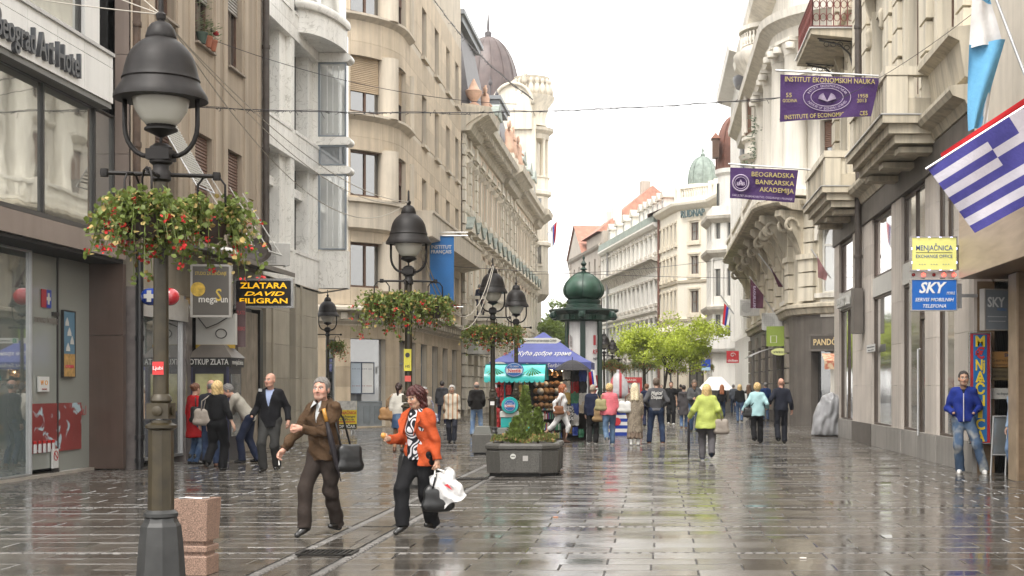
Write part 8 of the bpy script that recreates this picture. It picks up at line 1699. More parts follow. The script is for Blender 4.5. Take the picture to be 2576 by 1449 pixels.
flagcloth('stall_flag','small red blue and white flag hanging on the stall corner',[PT(1480,938,40.9),PT(1496,930,40.9),PT(1502,970,40.9),PT(1484,976,40.9)],[(.4,F_RED),(.68,F_BLU),(1,F_WHT)],axis='u',nu=12,nv=8,wav=.02)
# ==== ice cream cart ======================================================================
NY=36.6;t=thing('ice_cream_cart','turquoise ice cream cart with scalloped canopy and round sign','ice cream cart',(XA(1298,NY),NY,0))
m_tq=M('turquoise',(.01,.40,.38),rough=.35,var=.25,scale=3,coat=.3);m_tqd=M('turquoise_dark',(.01,.20,.24),rough=.4)
hw=(1373-1222)/2/FP*NY;zt=ZA(915,NY);zb=ZA(955,NY)
m=MB();m.grid(lambda a,b:(-hw+2*hw*a*(1)+(0),-.45+.45*(1-math.cos(b*PI/2))*2*.9,zb+(zt-zb)*math.sin(b*PI/2)),16,10);m.grid(lambda a,b:(-hw+2*hw*a,.45+.45-.45*(1-math.cos(b*PI/2))*2*.9+.0,zb+(zt-zb)*math.sin(b*PI/2)),16,10);m.obj('canopy',m_tq,t,smooth=True,fix=False)
m=MB()
for sx in (-1,1):m.add([(sx*hw,0,zb)]+[(sx*hw,-.45+.9*i/10+(0 if i<5 else 0),zb+(zt-zb)*math.sin(PI*i/10)) for i in range(11)],[tuple(range(12))])
m.obj('canopy_end',m_tq,t,fix=False)
m=MB()
for i in range(12):
    a0,a1=-hw+2*hw*i/12,-hw+2*hw*(i+1)/12;m.add([(a0,-.455,zb),(a1,-.455,zb)]+[((a0+a1)/2+(a1-a0)/2*math.cos(PI*j/6),-.457,zb-.02-.06*math.sin(PI*j/6)) for j in range(7)],[tuple(range(9))])
m.obj('valance',m_tq,t,fix=False)
for sx in (-.28,.2):m=MB();m.tube([(sx,-.1,.8),(sx,-.1,zb)],.018,8);m.obj('post',m_tqd,t)
for sx in (-.5,.45):
    for i in range(7):m=MB();a=-.9+i*.3;m.add([(sx,-.43,zt-.1),(sx+.26*math.sin(a)-.02,-.452+.01*i,zt-.12-.2*math.cos(a)),(sx+.26*math.sin(a)+.03,-.455+.01*i,zt-.11-.2*math.cos(a))],[(0,1,2)]);m.obj('palm_print',M('palm_green',(.06,.22,.06),rough=.5),t,fix=False)
m_logo=M('logo_white',(.70,.70,.70),rough=.4);m_logob=M('logo_blue',(.02,.12,.36),rough=.4);m_logor=M('logo_red',(.50,.03,.04),rough=.4)
def logo(par,c,r_,ry=.75,rot=(PI/2,0,0)):
    for k,(f,mt,dy) in enumerate(((1.0,m_logob,0),(.9,m_logo,-.004),(.86,m_logob,-.006))):
        m=MB();m.lathe([(r_*f,0),(r_*f,.004)],24,sy=ry);m.obj('logo_disc',mt,par,loc=(c[0],c[1]+dy,c[2]),rot=rot)
    m=MB();m.box(-r_*.82,r_*.82,-.004,0,-r_*.32,r_*.12);m.obj('logo_band',m_logo,par,loc=(c[0],c[1]-.008,c[2]));text('Nestlé',r_*.55,m_logor,par,(c[0],c[1]-.014,c[2]-r_*.10),width=r_*1.35,bold=.02,shear=.1);text('ICE CREAM',r_*.25,m_logo,par,(c[0],c[1]-.012,c[2]+r_*.34),width=r_*.9)
logo(t,(.0,-.47,zt-.16),.24)
m=MB();m.bbox(-.36,.42,-.28,.36,.08,.80,.03);m.obj('freezer',m_tq,t);m=MB();m.bbox(-.38,.44,-.30,.38,.80,.95,.02);m.obj('lid',m_wht,t)
for sx in (-.26,.32):m=MB();m.lathe([(.07,-.03),(.07,.03)],12);m.obj('wheel',m_frame,t,loc=(sx,-.2,.07),rot=(0,PI/2,0))
logo(t,(.05,-.295,.48),.17,1.0);m=MB();m.lathe([(.20,-.04),(.215,-.02),(.215,.02),(.20,.04)],28);m.obj('round_sign',m_tq,t,smooth=40,loc=(-.12,-.34,1.10),rot=(PI/2,0,0));logo(t,(-.12,-.40,1.10),.15,1.0)
# ==== popcorn stand with striped bag ======================================================
PY=46.2;t=thing('popcorn_stand','blue and white striped snack stand with a tied clear bag on top','snack stand',(XA(1556,PY),PY,0))
for i in range(7):m=MB();m.box(-.30,.30,-.2,.2,i*.11,(i+1)*.11);m.obj('stripe',F_BLU if i%2==0 else F_WHT,t)
m=MB();m.lathe([(.30,.8),(.36,1.05),(.36,1.2)],14);m.obj('tub',m_wht,t,smooth=40);m=MB();m.lathe([(.37,1.2),(.38,1.35),(.30,1.7),(.16,1.95),(.05,2.05),(.08,2.12)],18);m.obj('tied_bag',cloth('clear_bag',(.42,.41,.42),rough=.25,kind='vstripe',col2=(.38,.06,.07),sc=22),t,smooth=True)
text('POP',.18,m_logor,t,(0,-.37,1.0),width=.4,bold=.02);m=MB();m.lathe([(.13,0),(.13,.01)],16);m.obj('red_disc',m_logor,t,loc=(-.05,-.206,.45),rot=(PI/2,0,0))
# ==== sandwich board ======================================================================
BY_=47.5;t=thing('sandwich_board','yellow exchange office sandwich board with black foot','sandwich board',(XA(873,BY_),BY_,0),R(4));w=.32
m=MB();m.box(-w,w,-.02,.02,.16,1.10);m.obj('yellow_panel',M('board_yellow',(.68,.52,.02),rough=.4),t);m=MB();m.box(-w,w,-.024,-.0205,.80,1.10);m.obj('photo_panel',M('board_photo',(.52,.50,.46),rough=.4,var=.4,scale=9),t);m=MB();m.box(-w,w,-.025,-.0205,.165,.33);m.obj('black_panel',M('board_black',(.01,.01,.01),rough=.4),t)
text('MENJAČNICA',.13,M('ink_rd',(.45,.03,.03)),t,(0,-.026,.70),width=.60,bold=.02);text('exchange',.11,M('ink_dark',(.05,.05,.05)),t,(0,-.026,.58),width=.54,bold=.015);text('office',.10,M('ink_dark',(0,0,0)),t,(0,-.026,.48),width=.48,bold=.015);m=MB();m.box(-w*.85,w*.85,-.026,-.0205,.385,.42);m.obj('red_bar',M('ink_rd',(0,0,0)),t);text('OPTIČAR',.13,m_wht,t,(0,-.03,.245),width=.56,bold=.03)
for sx in (-.2,.2):m=MB();m.tube([(sx-.06,0,0),(sx-.04,0,.12),(sx,0,.16),(sx+.04,0,.12),(sx+.06,0,0)],.012,6);m.tube([(sx,.02,.15),(sx,.4,0)],.012,6);m.obj('foot',m_trim,t)
# ==== covered object, tents, kiosks =======================================================
t=thing('covered_object','bulky object wrapped in grey plastic sheet by the shop','covered goods',(XA(2078,45.3),45.3,0))
S7=SF(.022,.2);S7.rc((.28,.1,.2),(.26,.1,1.1),.16,.18);S7.rc((-.30,.05,.1),(.30,.05,.1),.14,.14);S7.rc((-.1,.1,.5),(.15,.1,.95),.3,.28)
S7.k=.3;S7.rc((.05,.15,.25),(.12,.15,1.0),.36,.28);S7.disp=lambda X,Y_,Z_:.018*np.sin(17*X+3*np.sin(Z_*5)+2*Y_)+.012*np.sin(31*X-6*Z_);S7.cuts.append(lambda X,Y_,Z_:.03-Z_+0*X+0*Y_);v,q=S7.run();link('sheet',mesh_np('sheet',v,q,M('grey_plastic',(.33,.33,.34),rough=.28,var=.15,scale=5,bump=.6,bscale=7)),t);m=MB();m.box(-.32,.38,-.05,.3,0,.05);m.obj('pallet',m_wfr,t)
t=thing('white_tent','white market tent far down the street','tent',(XA(1800,86),86,0));m=MB();hw=1.08
m.add([(-hw,-hw,1.35),(hw,-hw,1.35),(hw,hw,1.35),(-hw,hw,1.35),(-.35,-.35,2.15),(.35,-.35,2.15),(.35,.35,2.15),(-.35,.35,2.15)],[(0,1,5,4),(1,2,6,5),(2,3,7,6),(3,0,4,7),(4,5,6,7)]);m.obj('roof',M('tent_white',(.80,.79,.77),rough=.6,var=.04),t);m=MB();m.box(-hw,hw,.9,.92,0,1.35);m.box(hw-.02,hw,-hw,hw,.0,1.35);m.obj('side_wall',M('tent_white',(0,0,0)),t)
for sx in (-hw,hw):m=MB();m.box(sx-.03,sx+.03,-hw,-hw+.06,0,1.36);m.obj('leg',m_trim,t)
t=thing('red_kiosk','red framed cash machine kiosk behind the popcorn stand','kiosk',(XA(1588,66),66,0));m=MB();m.box(-.45,.45,0,.5,0,1.75);m.obj('body',M('kiosk_grey',(.4,.4,.38),rough=.4),t);m=MB();m.box(-.5,-.4,-.05,.5,0,2.0);m.box(.4,.5,-.05,.5,0,2.0);m.box(-.4,.4,-.05,.5,1.75,2.0);m.obj('red_frame',M('kiosk_red',(.42,.03,.03),rough=.4),t);m=MB();m.box(-.25,.25,-.02,0,.9,1.5);m.obj('screen',m_gl,t);text('BANK',.16,m_wht,t,(0,-.056,1.87),width=.5)
# ==== trees ===============================================================================
def tree(label,x,y,h,crown,cr,zc,n,col,seed,name='street_tree',ls=.16,trunk=.09,lean=0.0):
    r=random.Random(seed);t=thing(name,label,'tree',(x,y,0));tips=[]
    m=MB();m.tube([(0,0,0),(.03,.02,zc*.35),(lean*.5,.0,zc*.75),(lean,.05,zc)],trunk,8,r1=trunk*.6);m.obj('trunk',M('bark',(.045,.035,.026),rough=.85,var=.3,scale=9),t,smooth=True)
    m=MB()
    for k in range(11):
        a=2*PI*k/11+r.uniform(-.3,.3);L=r.uniform(.55,.95);e=Vector((lean+crown*L*math.cos(a),crown*L*math.sin(a)*.9,zc+cr*r.uniform(-.5,.95)));mid_=Vector((lean*.8,0,zc*.75)).lerp(e,.5)+Vector((0,0,.12*h*.3));m.tube([(lean*.7,0,zc*r.uniform(.6,.95)),tuple(mid_),tuple(e)],trunk*.42,5,r1=trunk*.1);tips+=[e,mid_.lerp(e,.5)]
    m.obj('limb',M('bark',(0,0,0)),t,smooth=True)
    cl=[(tp+Vector((r.gauss(0,.2*crown),r.gauss(0,.2*crown),r.gauss(0,.25*cr))),r.uniform(.16,.34)*crown) for tp in tips for _ in range(3)]
    m=MB()
    for k in range(n):
        c,rr=r.choice(cl);d=Vector((r.gauss(0,1),r.gauss(0,1),r.gauss(0,.62)));d=d/max(.3,d.length)*rr*r.random()**.45;q=c+d;nrm=Vector((r.gauss(0,.6),r.gauss(0,.6)-.2,r.uniform(.2,1))).normalized();a=nrm.orthogonal().normalized();a=Matrix.Rotation(r.uniform(0,6.28),3,nrm) @ a;b=nrm.cross(a);s_=ls*r.uniform(.6,1.25)
        m.add([tuple(q-a*s_*.5),tuple(q+b*s_*.28),tuple(q+a*s_*.5),tuple(q-b*s_*.28)],[(0,1,2,3)])
    tag(m.obj('crown',M('leaf_'+label[:12],col,rough=.5,var=.45,scale=2.2,spec=.3),t,fix=False),kind='stuff');return t
def trl(mname,tr=.35):
    m=_MC[mname];b=m.node_tree.nodes['Principled BSDF'];nt=m.node_tree;tr_=nd(nt,'ShaderNodeBsdfTranslucent');mx=nd(nt,'ShaderNodeMixShader');mx.inputs[0].default_value=tr;lk=b.inputs['Base Color'].links[0].from_socket;nt.links.new(lk,tr_.inputs[0]);out=[n for n in nt.nodes if n.type=='OUTPUT_MATERIAL'][0];nt.links.new(b.outputs[0],mx.inputs[1]);nt.links.new(tr_.outputs[0],mx.inputs[2]);nt.links.new(mx.outputs[0],out.inputs[0])
tree('lime green honey locust tree in the middle of the street',XA(1668,78),78,5.4,2.6,1.35,3.5,16000,(.46,.54,.07),4,lean=.5);tree('smaller lime green tree just behind the big one',XA(1622,88),88,4.6,1.7,1.0,3.3,5000,(.40,.48,.07),6)
tree('mid green tree rising behind the souvenir stall',XA(1400,140),140,9,3.2,2.6,6.6,9000,(.20,.28,.06),9,ls=.3,trunk=.16);tree('dark green tree left of the poster column',XA(1360,132),132,7,2.4,1.8,5.0,5000,(.16,.23,.05),12,ls=.28,trunk=.14);tree('green tree behind the poster column',XA(1428,118),118,7.5,2.2,2.0,5.4,5000,(.20,.27,.06),15,ls=.26,trunk=.13)
for nm in list(_MC):
    if nm.startswith('leaf_') or nm in ('geranium_leaf',):trl(nm)
# ==== signs on the right ==================================================================
SX_=(XA(2287,26.0)+XA(2405,26.0))/2
t=flat_sign('yellow_exchange_sign','yellow MENJAČNICA exchange office sign box with small lights',(SX_,26.0,ZA(640,26)),0,.80,.58,(.64,.62,.20),[('MENJAČNICA',.13,(.03,.08,.30),0,.10,.66,{'bold':.003}),('EXCHANGE OFFICE',.085,(.03,.08,.30),0,-.05,.66,{'bold':.0}),('▪▪▪   ▪▪▪   ▪▪▪',.05,(.35,.40,.30),0,-.19,.55)],frame=M('sign_silver',(0,0,0)),fw=.02,d=.14,emit=.12)
m=MB();m.box(-.33,.33,-.148,-.144,.018,.026);m.obj('rule',M('ink_dark',(0,0,0)),t)
for i in range(4):
    for zz in (-.295,.295):m=MB();m.box(-.31+i*.2,-.27+i*.2,-.17,-.155,zz-.005,zz+.005);m.obj('led_strip',M('led_blue',(.55,.6,.95),emit=1.2),t)
for i in range(2):
    for xx in (-.405,.405):m=MB();m.box(xx-.006,xx+.006,-.17,-.155,-.18+i*.25,-.14+i*.25);m.obj('led_strip',M('led_blue',(0,0,0)),t)
t=flat_sign('blue_phone_sign','blue SKY mobile phone service sign box',(SX_,26.0,ZA(743,26)),0,.80,.54,(.012,.10,.36),[('SKY',.27,(.76,.76,.76),-.06,.12,.50,{'bold':.03,'shear':.3}),('MOBILE',.07,(.76,.76,.76),.30,.03,.15,{'shear':.2}),('SERVIS MOBILNIH',.09,(.76,.76,.76),0,-.09,.70,{'bold':.006,'shear':.25}),('TELEFONA',.09,(.76,.76,.76),0,-.205,.42,{'bold':.006,'shear':.25})],frame=M('sign_silver',(0,0,0)),fw=.02,d=.14,emit=.12)
t=thing('beacon_row','row of small red warning lights between the two sign boxes','lights',(SX_,25.93,ZA(692,26)))
for i in range(5):m=MB();m.lathe([(.001,-.035),(.03,-.02),(.034,.0),(.03,.02),(.001,.035)],10);m.obj('red_lamp',M('beacon_lit' if i in (3,4,1) else 'beacon_off',(.9,.06,.04) if i in (3,4,1) else (.22,.01,.01),rough=.2,emit=2.2 if i in (3,4,1) else 0),t,smooth=True,loc=(-.36+i*.185,0,0))
m=MB();m.box(-.4,.4,.02,.05,-.05,.05);m.obj('rail',m_trim,t)
t=thing('sign_bracket','grey bracket carrying the yellow and blue sign boxes','bracket',(5.55,26.05,2.9));m=MB();m.box(-.1,.06,-.05,.05,.1,.55);m.box(-.1,.06,-.05,.05,.8,1.25);m.box(.0,.35,-.03,.03,.3,.36);m.box(.0,.35,-.03,.03,1.0,1.06);m.obj('arm',m_trim,t)
t=flat_sign('angled_phone_sign','grey angled SKY mobile sign box under the travertine overhang',(XA(2497,24.9),24.9,ZA(780,24.9)),R(18),.46,.68,(.17,.19,.21),[('SKY',.24,(.55,.56,.56),-.02,.12,.34,{'bold':.02}),('MOBILE',.07,(.1,.2,.4),.1,.0,.18),('▪▪▪▪▪▪▪▪',.05,(.5,.5,.5),0,-.12,.36),('▪▪▪▪▪▪▪',.05,(.5,.5,.5),0,-.2,.32)],frame=M('sign_steel',(0,0,0)),fw=.02,d=.14)
VY_=26.02;vx=XA(2463,VY_);t=flat_sign('vertical_exchange_sign','tall red and blue sign spelling menjačnica downward',(vx,VY_,(ZA(838,VY_)+ZA(1115,VY_))/2),0,.36,1.98,(.42,.02,.03),[],frame=M('sign_silver',(0,0,0)),fw=.02,d=.08)
m=MB();m.box(-.125,.125,-.086,-.081,-.97,.97);m.obj('blue_field',M('vs_blue',(.01,.13,.36),rough=.4),t)
for i,ch in enumerate(('M','€','Nj','A','Č','N','I','C','A')):text(ch,.27,M('vs_yellow',(.75,.55,.03),rough=.5) if ch!='€' else m_logor,t,(0,-.09,.84-i*.215),width=.17 if ch!='I' else .08,bold=.03)
for zz,w,h,c,lab,ln in ((ZA(905,26.1),.44,.30,(.42,.22,.07),'orange brass SKY service plaque',[('SKY',.09,(.04,.06,.15),.12,.08,.15,{'bold':.02}),('Servis',.08,(.1,.06,.03),-.02,-.01,.3),('centar',.07,(.1,.06,.03),-.02,-.09,.26)]),(ZA(940,26.1),.44,.24,(.16,.12,.06),'dark bronze embassy plaque',[('EMBAJADA',.06,(.05,.04,.02),0,.03,.32),('АРГЕНТИНСКА',.06,(.05,.04,.02),0,-.05,.34)]),(ZA(990,26.1),.42,.20,(.62,.60,.55),'white name plate lowest on the passage wall',[('na dopunu',.07,(.08,.1,.1),.03,0,.24)])):
    flat_sign('wall_plaque',lab+' in the passage',(XA(2520,26.1),26.12,zz),0,w,h,c,ln,d=.02,cat='plaque')
t=thing('leaning_frame','grey A-frame board leaning in the passage','frame',(XA(2518,25.4),25.4,0));
for sx in (-.13,.13):m=MB();m.tube([(sx-.05,0,0),(sx+.06,.25,1.05)],.018,4);m.obj('leg',m_trim,t)
m=MB();m.add([(-.15,.08,.36),(.11,.08,.36),(.19,.25,1.03),(-.07,.25,1.03)],[(0,1,2,3)]);m.obj('panel',m_gl2,t);m=MB();m.tube([(-.15,.07,.36),(.11,.07,.36)],.016,4);m.tube([(-.07,.24,1.04),(.19,.24,1.04)],.016,4);m.obj('rail',m_trim,t)
flat_sign('paper_strip','white paper strip notice pasted across the shop pier',(5.845,38.4,ZA(876,38.4)),-PI/2,1.5,.20,(.70,.70,.70),[('▪▪▪▪▪▪▪▪ ▪▪▪▪▪▪▪▪▪▪ ▪▪▪',.08,(.05,.05,.06),0,.03,1.3),('▪▪▪▪▪▪ ▪▪▪▪▪▪▪',.07,(.05,.05,.06),0,-.05,1.0)],d=.004)
tt=text('zekstra',.62,m_wht,None,(5.80,43.7,4.2),(PI/2,0,-PI/2),width=2.3,bold=.015,depth=.06,name='shop_lettering');tag(tt,'white zekstra lettering on the glass shop transom','lettering')
q=O.xy(au(232),-.06);t=flat_sign('jewellery_shop_sign','dark PANDORA sign with gold letters on the rounded corner',(O.o.x+q[0],O.o.y+q[1],ZA(861,55.6)),O.ang(au(232)),1.75,.52,(.055,.045,.035),[('PANDÔRA',.34,(.62,.48,.25),0,0,1.5,{'bold':.015})],frame=m_greyst,fw=.08,d=.1)
t=thing('watch_shop_awning','grey curved awning over the watch shop','awning',(5.6,60.2,2.85));m=MB();m.grid(lambda a,b:(-1.45*b-.02,4.2*a,.38*(1-b**2)+.05*math.sin(a*PI)),10,8);m.obj('cover',M('awning_grey',(.13,.12,.11),rough=.4,var=.1),t,smooth=True,fix=False);m=MB();m.tube([(-1.46,0,0),(-1.46,4.2,0)],.03);m.obj('edge_bar',m_trim,t)
t=thing('watch_shop_sign','small oval yellow green swatch sign under the awning','sign',(XA(1961,60),59.9,ZA(885,60)));m=MB();m.lathe([(.36,-.03),(.36,.03)],24,sy=.42);m.obj('oval',M('oval_green',(.48,.50,.20),rough=.4,emit=.15),t,rot=(PI/2,0,0));text('swatch',.17,M('ink_dark',(0,0,0)),t,(0,-.036,0),width=.52,bold=.01)
flat_sign('green_shop_sign','square lime green shop sign above the grey awning',(XA(1953,61),61.0,ZA(846,61)),R(-25),.85,.85,(.24,.32,.05),[('▯',.3,(.6,.62,.5),-.1,-.1,.3)],d=.06)
flat_sign('red_shoe_sign','red ciciban sign with white snail emblem',(XA(1843,72),72,ZA(898,72)),0,.62,.60,(.46,.025,.03),[('ciciban',.16,(.72,.70,.68),0,-.18,.5,{'bold':.02})],d=.08)
o=bpy.data.objects['red_shoe_sign'];m=MB();m.tube([((.15-.011*i)*math.cos(i*.6),-.09,.09+(.13-.010*i)*math.sin(i*.6)) for i in range(13)],.018,5);m.obj('emblem',m_wht,o)
flat_sign('blue_far_sign','blue and pale blue hanging sign far right of the lime tree',(XA(1776,88),88,ZA(918,88)),0,.55,.68,(.02,.06,.36),[],d=.05);o=bpy.data.objects['blue_far_sign'];m=MB();m.box(-.275,.275,-.056,-.051,-.34,-.14);m.obj('pale_band',M('pale_blue',(.35,.52,.66)),o)
t=thing('striped_shop_awning','small cream and red printed awning beside the jewellery shop','awning',(7.2,55.2,2.55));m=MB();m.add([(-.7,0,.3),(.9,0,.3),(.9,-.9,0),(-.7,-.9,0),(-.7,-.9,-.32),(.9,-.9,-.32)],[(0,1,2,3),(3,2,5,4)]);m.obj('cover',cloth('awning_print',(.55,.42,.28),kind='fleck',col2=(.42,.14,.09),sc=6),t,fix=False)
ac_unit(5.35,62.5,ZA(830,62.5),R(-90),'white air conditioner unit under the scroll brackets',1.3).rotation_euler=(0,0,R(-20));ac_unit(5.2,74,ZA(795,74),R(-90),'far white air conditioner unit on the right facades',1.5).rotation_euler=(0,0,R(-20))
# ==== flags and banners ===================================================================
m_purp=cloth('banner_purple',(.066,.031,.118),rough=.75,var=.08);m_gold=M('banner_gold',(.50,.42,.14),rough=.6,var=.05);m_silv=M('banner_silver',(.45,.38,.50),rough=.6,var=.05)
def pole(nm,p,q,r_,par):m=MB();m.tube([p,q],r_,8);return m.obj(nm,m_trim,par,loc=tuple(-Vector(par.location)))
Yb=30.2;t,P1=flagcloth('institute_flag_banner','wide purple INSTITUTE OF ECONOMIC SCIENCES banner hanging from a pole',[PT(1963,187,Yb),PT(2213,197,Yb),PT(2192,292,Yb),PT(1962,306,Yb)],[(1,m_purp)],nu=40,nv=18,wav=.028,fold=4.0)
pole('pole',PT(1951,177,Yb+.02),PT(2228,192,Yb+.02),.022,t)
def btext(par,P,tx,a,b,sz,mat,w,**kw):p=Vector(P(a,b));n_=Vector(P(min(1,a+.1),b))-Vector(P(max(0,a-.1),b));o=text(tx,sz,mat,par,tuple(p-Vector(par.location)+Vector((0,-.045,0))),(PI/2,-math.atan2(n_.z,n_.x)*1.0,0),width=w,depth=.002,**kw);return o
btext(t,P1,'INSTITUT EKONOMSKIH NAUKA',.5,.11,.15,m_gold,1.90,bold=.004);btext(t,P1,'INSTITUTE OF ECONOMIC SCIENCES',.5,.92,.13,m_gold,1.75,bold=.004);btext(t,P1,'55',.09,.45,.13,m_gold,.12);btext(t,P1,'GODINA',.10,.57,.10,m_gold,.30);btext(t,P1,'1958',.86,.48,.11,m_gold,.20);btext(t,P1,'2013',.86,.60,.11,m_gold,.20)
c_=Vector(P1(.49,.5))-t.location+Vector((0,-.045,0))
for rx,rz in ((.50,.29),(.34,.19)):m=MB();m.tube([(rx*math.cos(a),0,rz*math.sin(a)) for a in [2*PI*i/40 for i in range(41)]],.008,4,cap=False);m.obj('emblem_ring',m_silv,t,loc=tuple(c_))
for sg in (-1,1):
    for i in range(9):m=MB();a=.25+i*.13;m.tube([(0,0,-.09),(sg*(.05+.14*math.cos(a)),0,-.06+.17*math.sin(a)*.9)],.006,4);m.obj('book_page',m_silv,t,loc=tuple(c_))
for k,(tx,s0) in enumerate((('INSTITUT EKONOMSKIH NAUKA',1),('INSTITUTE OF ECONOMIC SCIENCES',-1))):
    for i,chh in enumerate(tx):
        if chh!=' ':a=(PI*.88-(PI*.76)*i/(len(tx)-1)) if s0>0 else (-PI*.88+(PI*.76)*i/(len(tx)-1));text(chh,.075,m_silv,t,(c_.x+.42*math.cos(a),c_.y-.004,c_.z+.24*math.sin(a)),(PI/2,-(a-PI/2) if s0>0 else-(a+PI/2),0),depth=.001,res=1)
Yb=41.0;t,P2=flagcloth('academy_flag_banner','smaller purple BEOGRADSKA BANKARSKA AKADEMIJA banner below',[PT(1837,421,Yb),PT(2008,428,Yb),PT(1998,510,Yb),PT(1836,498,Yb)],[(1,m_purp)],nu=36,nv=16,wav=.028,fold=4.5,seed=1)
pole('pole',PT(1832,412,Yb+.02),PT(2040,427,Yb+.02),.024,t)
btext(t,P2,'BEOGRADSKA',.63,.20,.19,m_gold,1.22,bold=.004);btext(t,P2,'BANKARSKA',.67,.44,.19,m_gold,1.10,bold=.004);btext(t,P2,'AKADEMIJA',.71,.67,.19,m_gold,.98,bold=.004);btext(t,P2,'FAKULTET ZA BANKARSTVO, OSIGURANJE I FINANSIJE',.5,.91,.085,m_silv,1.72)
c_=Vector(P2(.16,.5))-t.location+Vector((0,-.05,0));
for rr in (.23,.17):m=MB();m.tube([(rr*math.cos(a),0,rr*math.sin(a)) for a in [2*PI*i/30 for i in range(31)]],.02 if rr>.2 else .01,4,cap=False);m.obj('seal_ring',m_silv,t,loc=tuple(c_))
text('A',.24,m_silv,t,tuple(c_),bold=0.01);text('BB',.14,m_silv,t,tuple(c_+Vector((0,-.004,-.03))),width=.24)
# striped flag on the right pole, with a red flag behind it
Yg=20.2;GB=cloth('greek_blue',(.062,.058,.25),var=.14);GW=cloth('greek_white',(.54,.52,.58),var=.06)
def greek(u_,v_):
    s_=int(v_*9);
    if v_<5/9 and u_<.37:return 0
    return s_%2
c0,c1_,c2_,c3_=PT(2335,425,Yg),PT(2640,228,Yg-.3),PT(2760,420,Yg-.2),PT(2452,586,Yg)
def greekf(u_,v_):
    s_=int(v_*9);uc=1-u_
    if v_<5/9 and uc<.55:
        return 1 if (abs(uc-.275)<.055 or abs(v_-2.5/9)<.5/9) else 0
    return s_%2
t,P3=flagcloth('striped_flag','large blue and white striped flag hanging at the upper right',[c0,c1_,c2_,c3_],greekf,nu=60,nv=36,wav=.075,fold=4.2,seed=2,mats=[GB,GW])
pole('pole',tuple(Vector(c0)+Vector((-.03,.03,.0))),tuple(Vector(c1_)+Vector((.25,.1,.16))),.02,t)
flagcloth('red_flag','red flag showing along the top of the striped flag',[PT(2366,386,Yg+.25),PT(2640,205,Yg),PT(2650,232,Yg),PT(2372,410,Yg+.25)],[(1,F_RED)],nu=20,nv=4,wav=.02)
Ya=22.0;AB=cloth('argentine_blue',(.14,.38,.60),var=.08);AW=cloth('argentine_white',(.66,.65,.64),var=.05)
t,P4=flagcloth('sky_blue_flag','light blue and white flag drooping from a slanted pole',[PT(2450,-90,Ya),PT(2478,-60,Ya),PT(2522,108,Ya),PT(2440,120,Ya)],[(.42,AB),(1.0,AW)],nu=16,nv=22,wav=.07,fold=2.2,seed=1)
m=MB();m.grid(lambda a,b:tuple(Vector(PT(2438,112,Ya)).lerp(Vector(PT(2528,100,Ya)),a).lerp(Vector(PT(2436,330,Ya)).lerp(Vector(PT(2470,318,Ya)),a),b**.8)+Vector((0,.09*math.sin(a*6+b*3),0))-Vector(t.location)),14,18);m.obj('lower_band',AB,t,smooth=True,fix=False)
m=MB();m.grid(lambda a,b:tuple(Vector(PT(2470,190,Ya+.1)).lerp(Vector(PT(2500,180,Ya+.1)),a).lerp(Vector(PT(2468,315,Ya+.1)).lerp(Vector(PT(2484,310,Ya+.1)),a),b)+Vector((0,.04*math.sin(a*6+b*3),0))-Vector(t.location)),8,10);m.obj('inner_fold',AW,t,smooth=True,fix=False)
pole('pole',PT(2484,-60,Ya-.1),PT(2610,270,Ya-.4),.026,t)
t,_=flagcloth('maroon_shop_flag','maroon terranova flag on the right facades',[PT(1888,701,62),PT(1921,742,62),PT(1919,776,62),PT(1888,775,62)],[(1,cloth('maroon',(.075,.022,.04)))],nu=10,nv=10,wav=.03);pole('pole',PT(1886,696,62),PT(1950,790,62.4),.03,t);o=text('terranova',.22,m_silv,t,tuple(Vector(PT(1897,748,61.92))-t.location),(PI/2,-PI/2,0),width=1.0)
t,_=flagcloth('furled_flag','maroon flag half furled on its pole in front of the scroll brackets',[PT(1936,668,60),PT(1958,722,60),PT(1970,722,60),PT(1950,690,60)],[(1,cloth('maroon',(0,0,0)))],nu=10,nv=6,wav=.03);pole('pole',PT(1908,638,60),PT(1982,736,60.2),.03,t)
t,_=flagcloth('pale_maroon_flag','faded maroon flag drooping before the arched shop window',[PT(2056,644,55.2),PT(2082,690,55.2),PT(2078,706,55.2),PT(2058,698,55.2)],[(1,cloth('faded_maroon',(.20,.10,.10)))],nu=10,nv=6,wav=.03);pole('pole',PT(2040,626,55.2),PT(2090,700,55.4),.028,t)
t,_=flagcloth('tricolour_flag','red blue and white flag on the right side facades',[PT(1822,762,90),PT(1839,782,90),PT(1832,824,90),PT(1817,815,90)],[(.34,F_RED),(.68,F_BLU),(1,F_WHT)],axis='u',nu=12,nv=10,wav=.05);pole('pole',PT(1812,742,90),PT(1846,790,90.3),.04,t)
t,_=flagcloth('far_tricolour_flag','red blue and white flag on the corner turret at left',[PT(1385,570,125),PT(1401,558,125),PT(1398,604,125),PT(1389,628,125)],[(.3,F_WHT),(.55,F_BLU),(1,F_RED)],axis='u',nu=12,nv=12,wav=.12);pole('pole',PT(1376,590,125),PT(1404,552,125),.04,t)
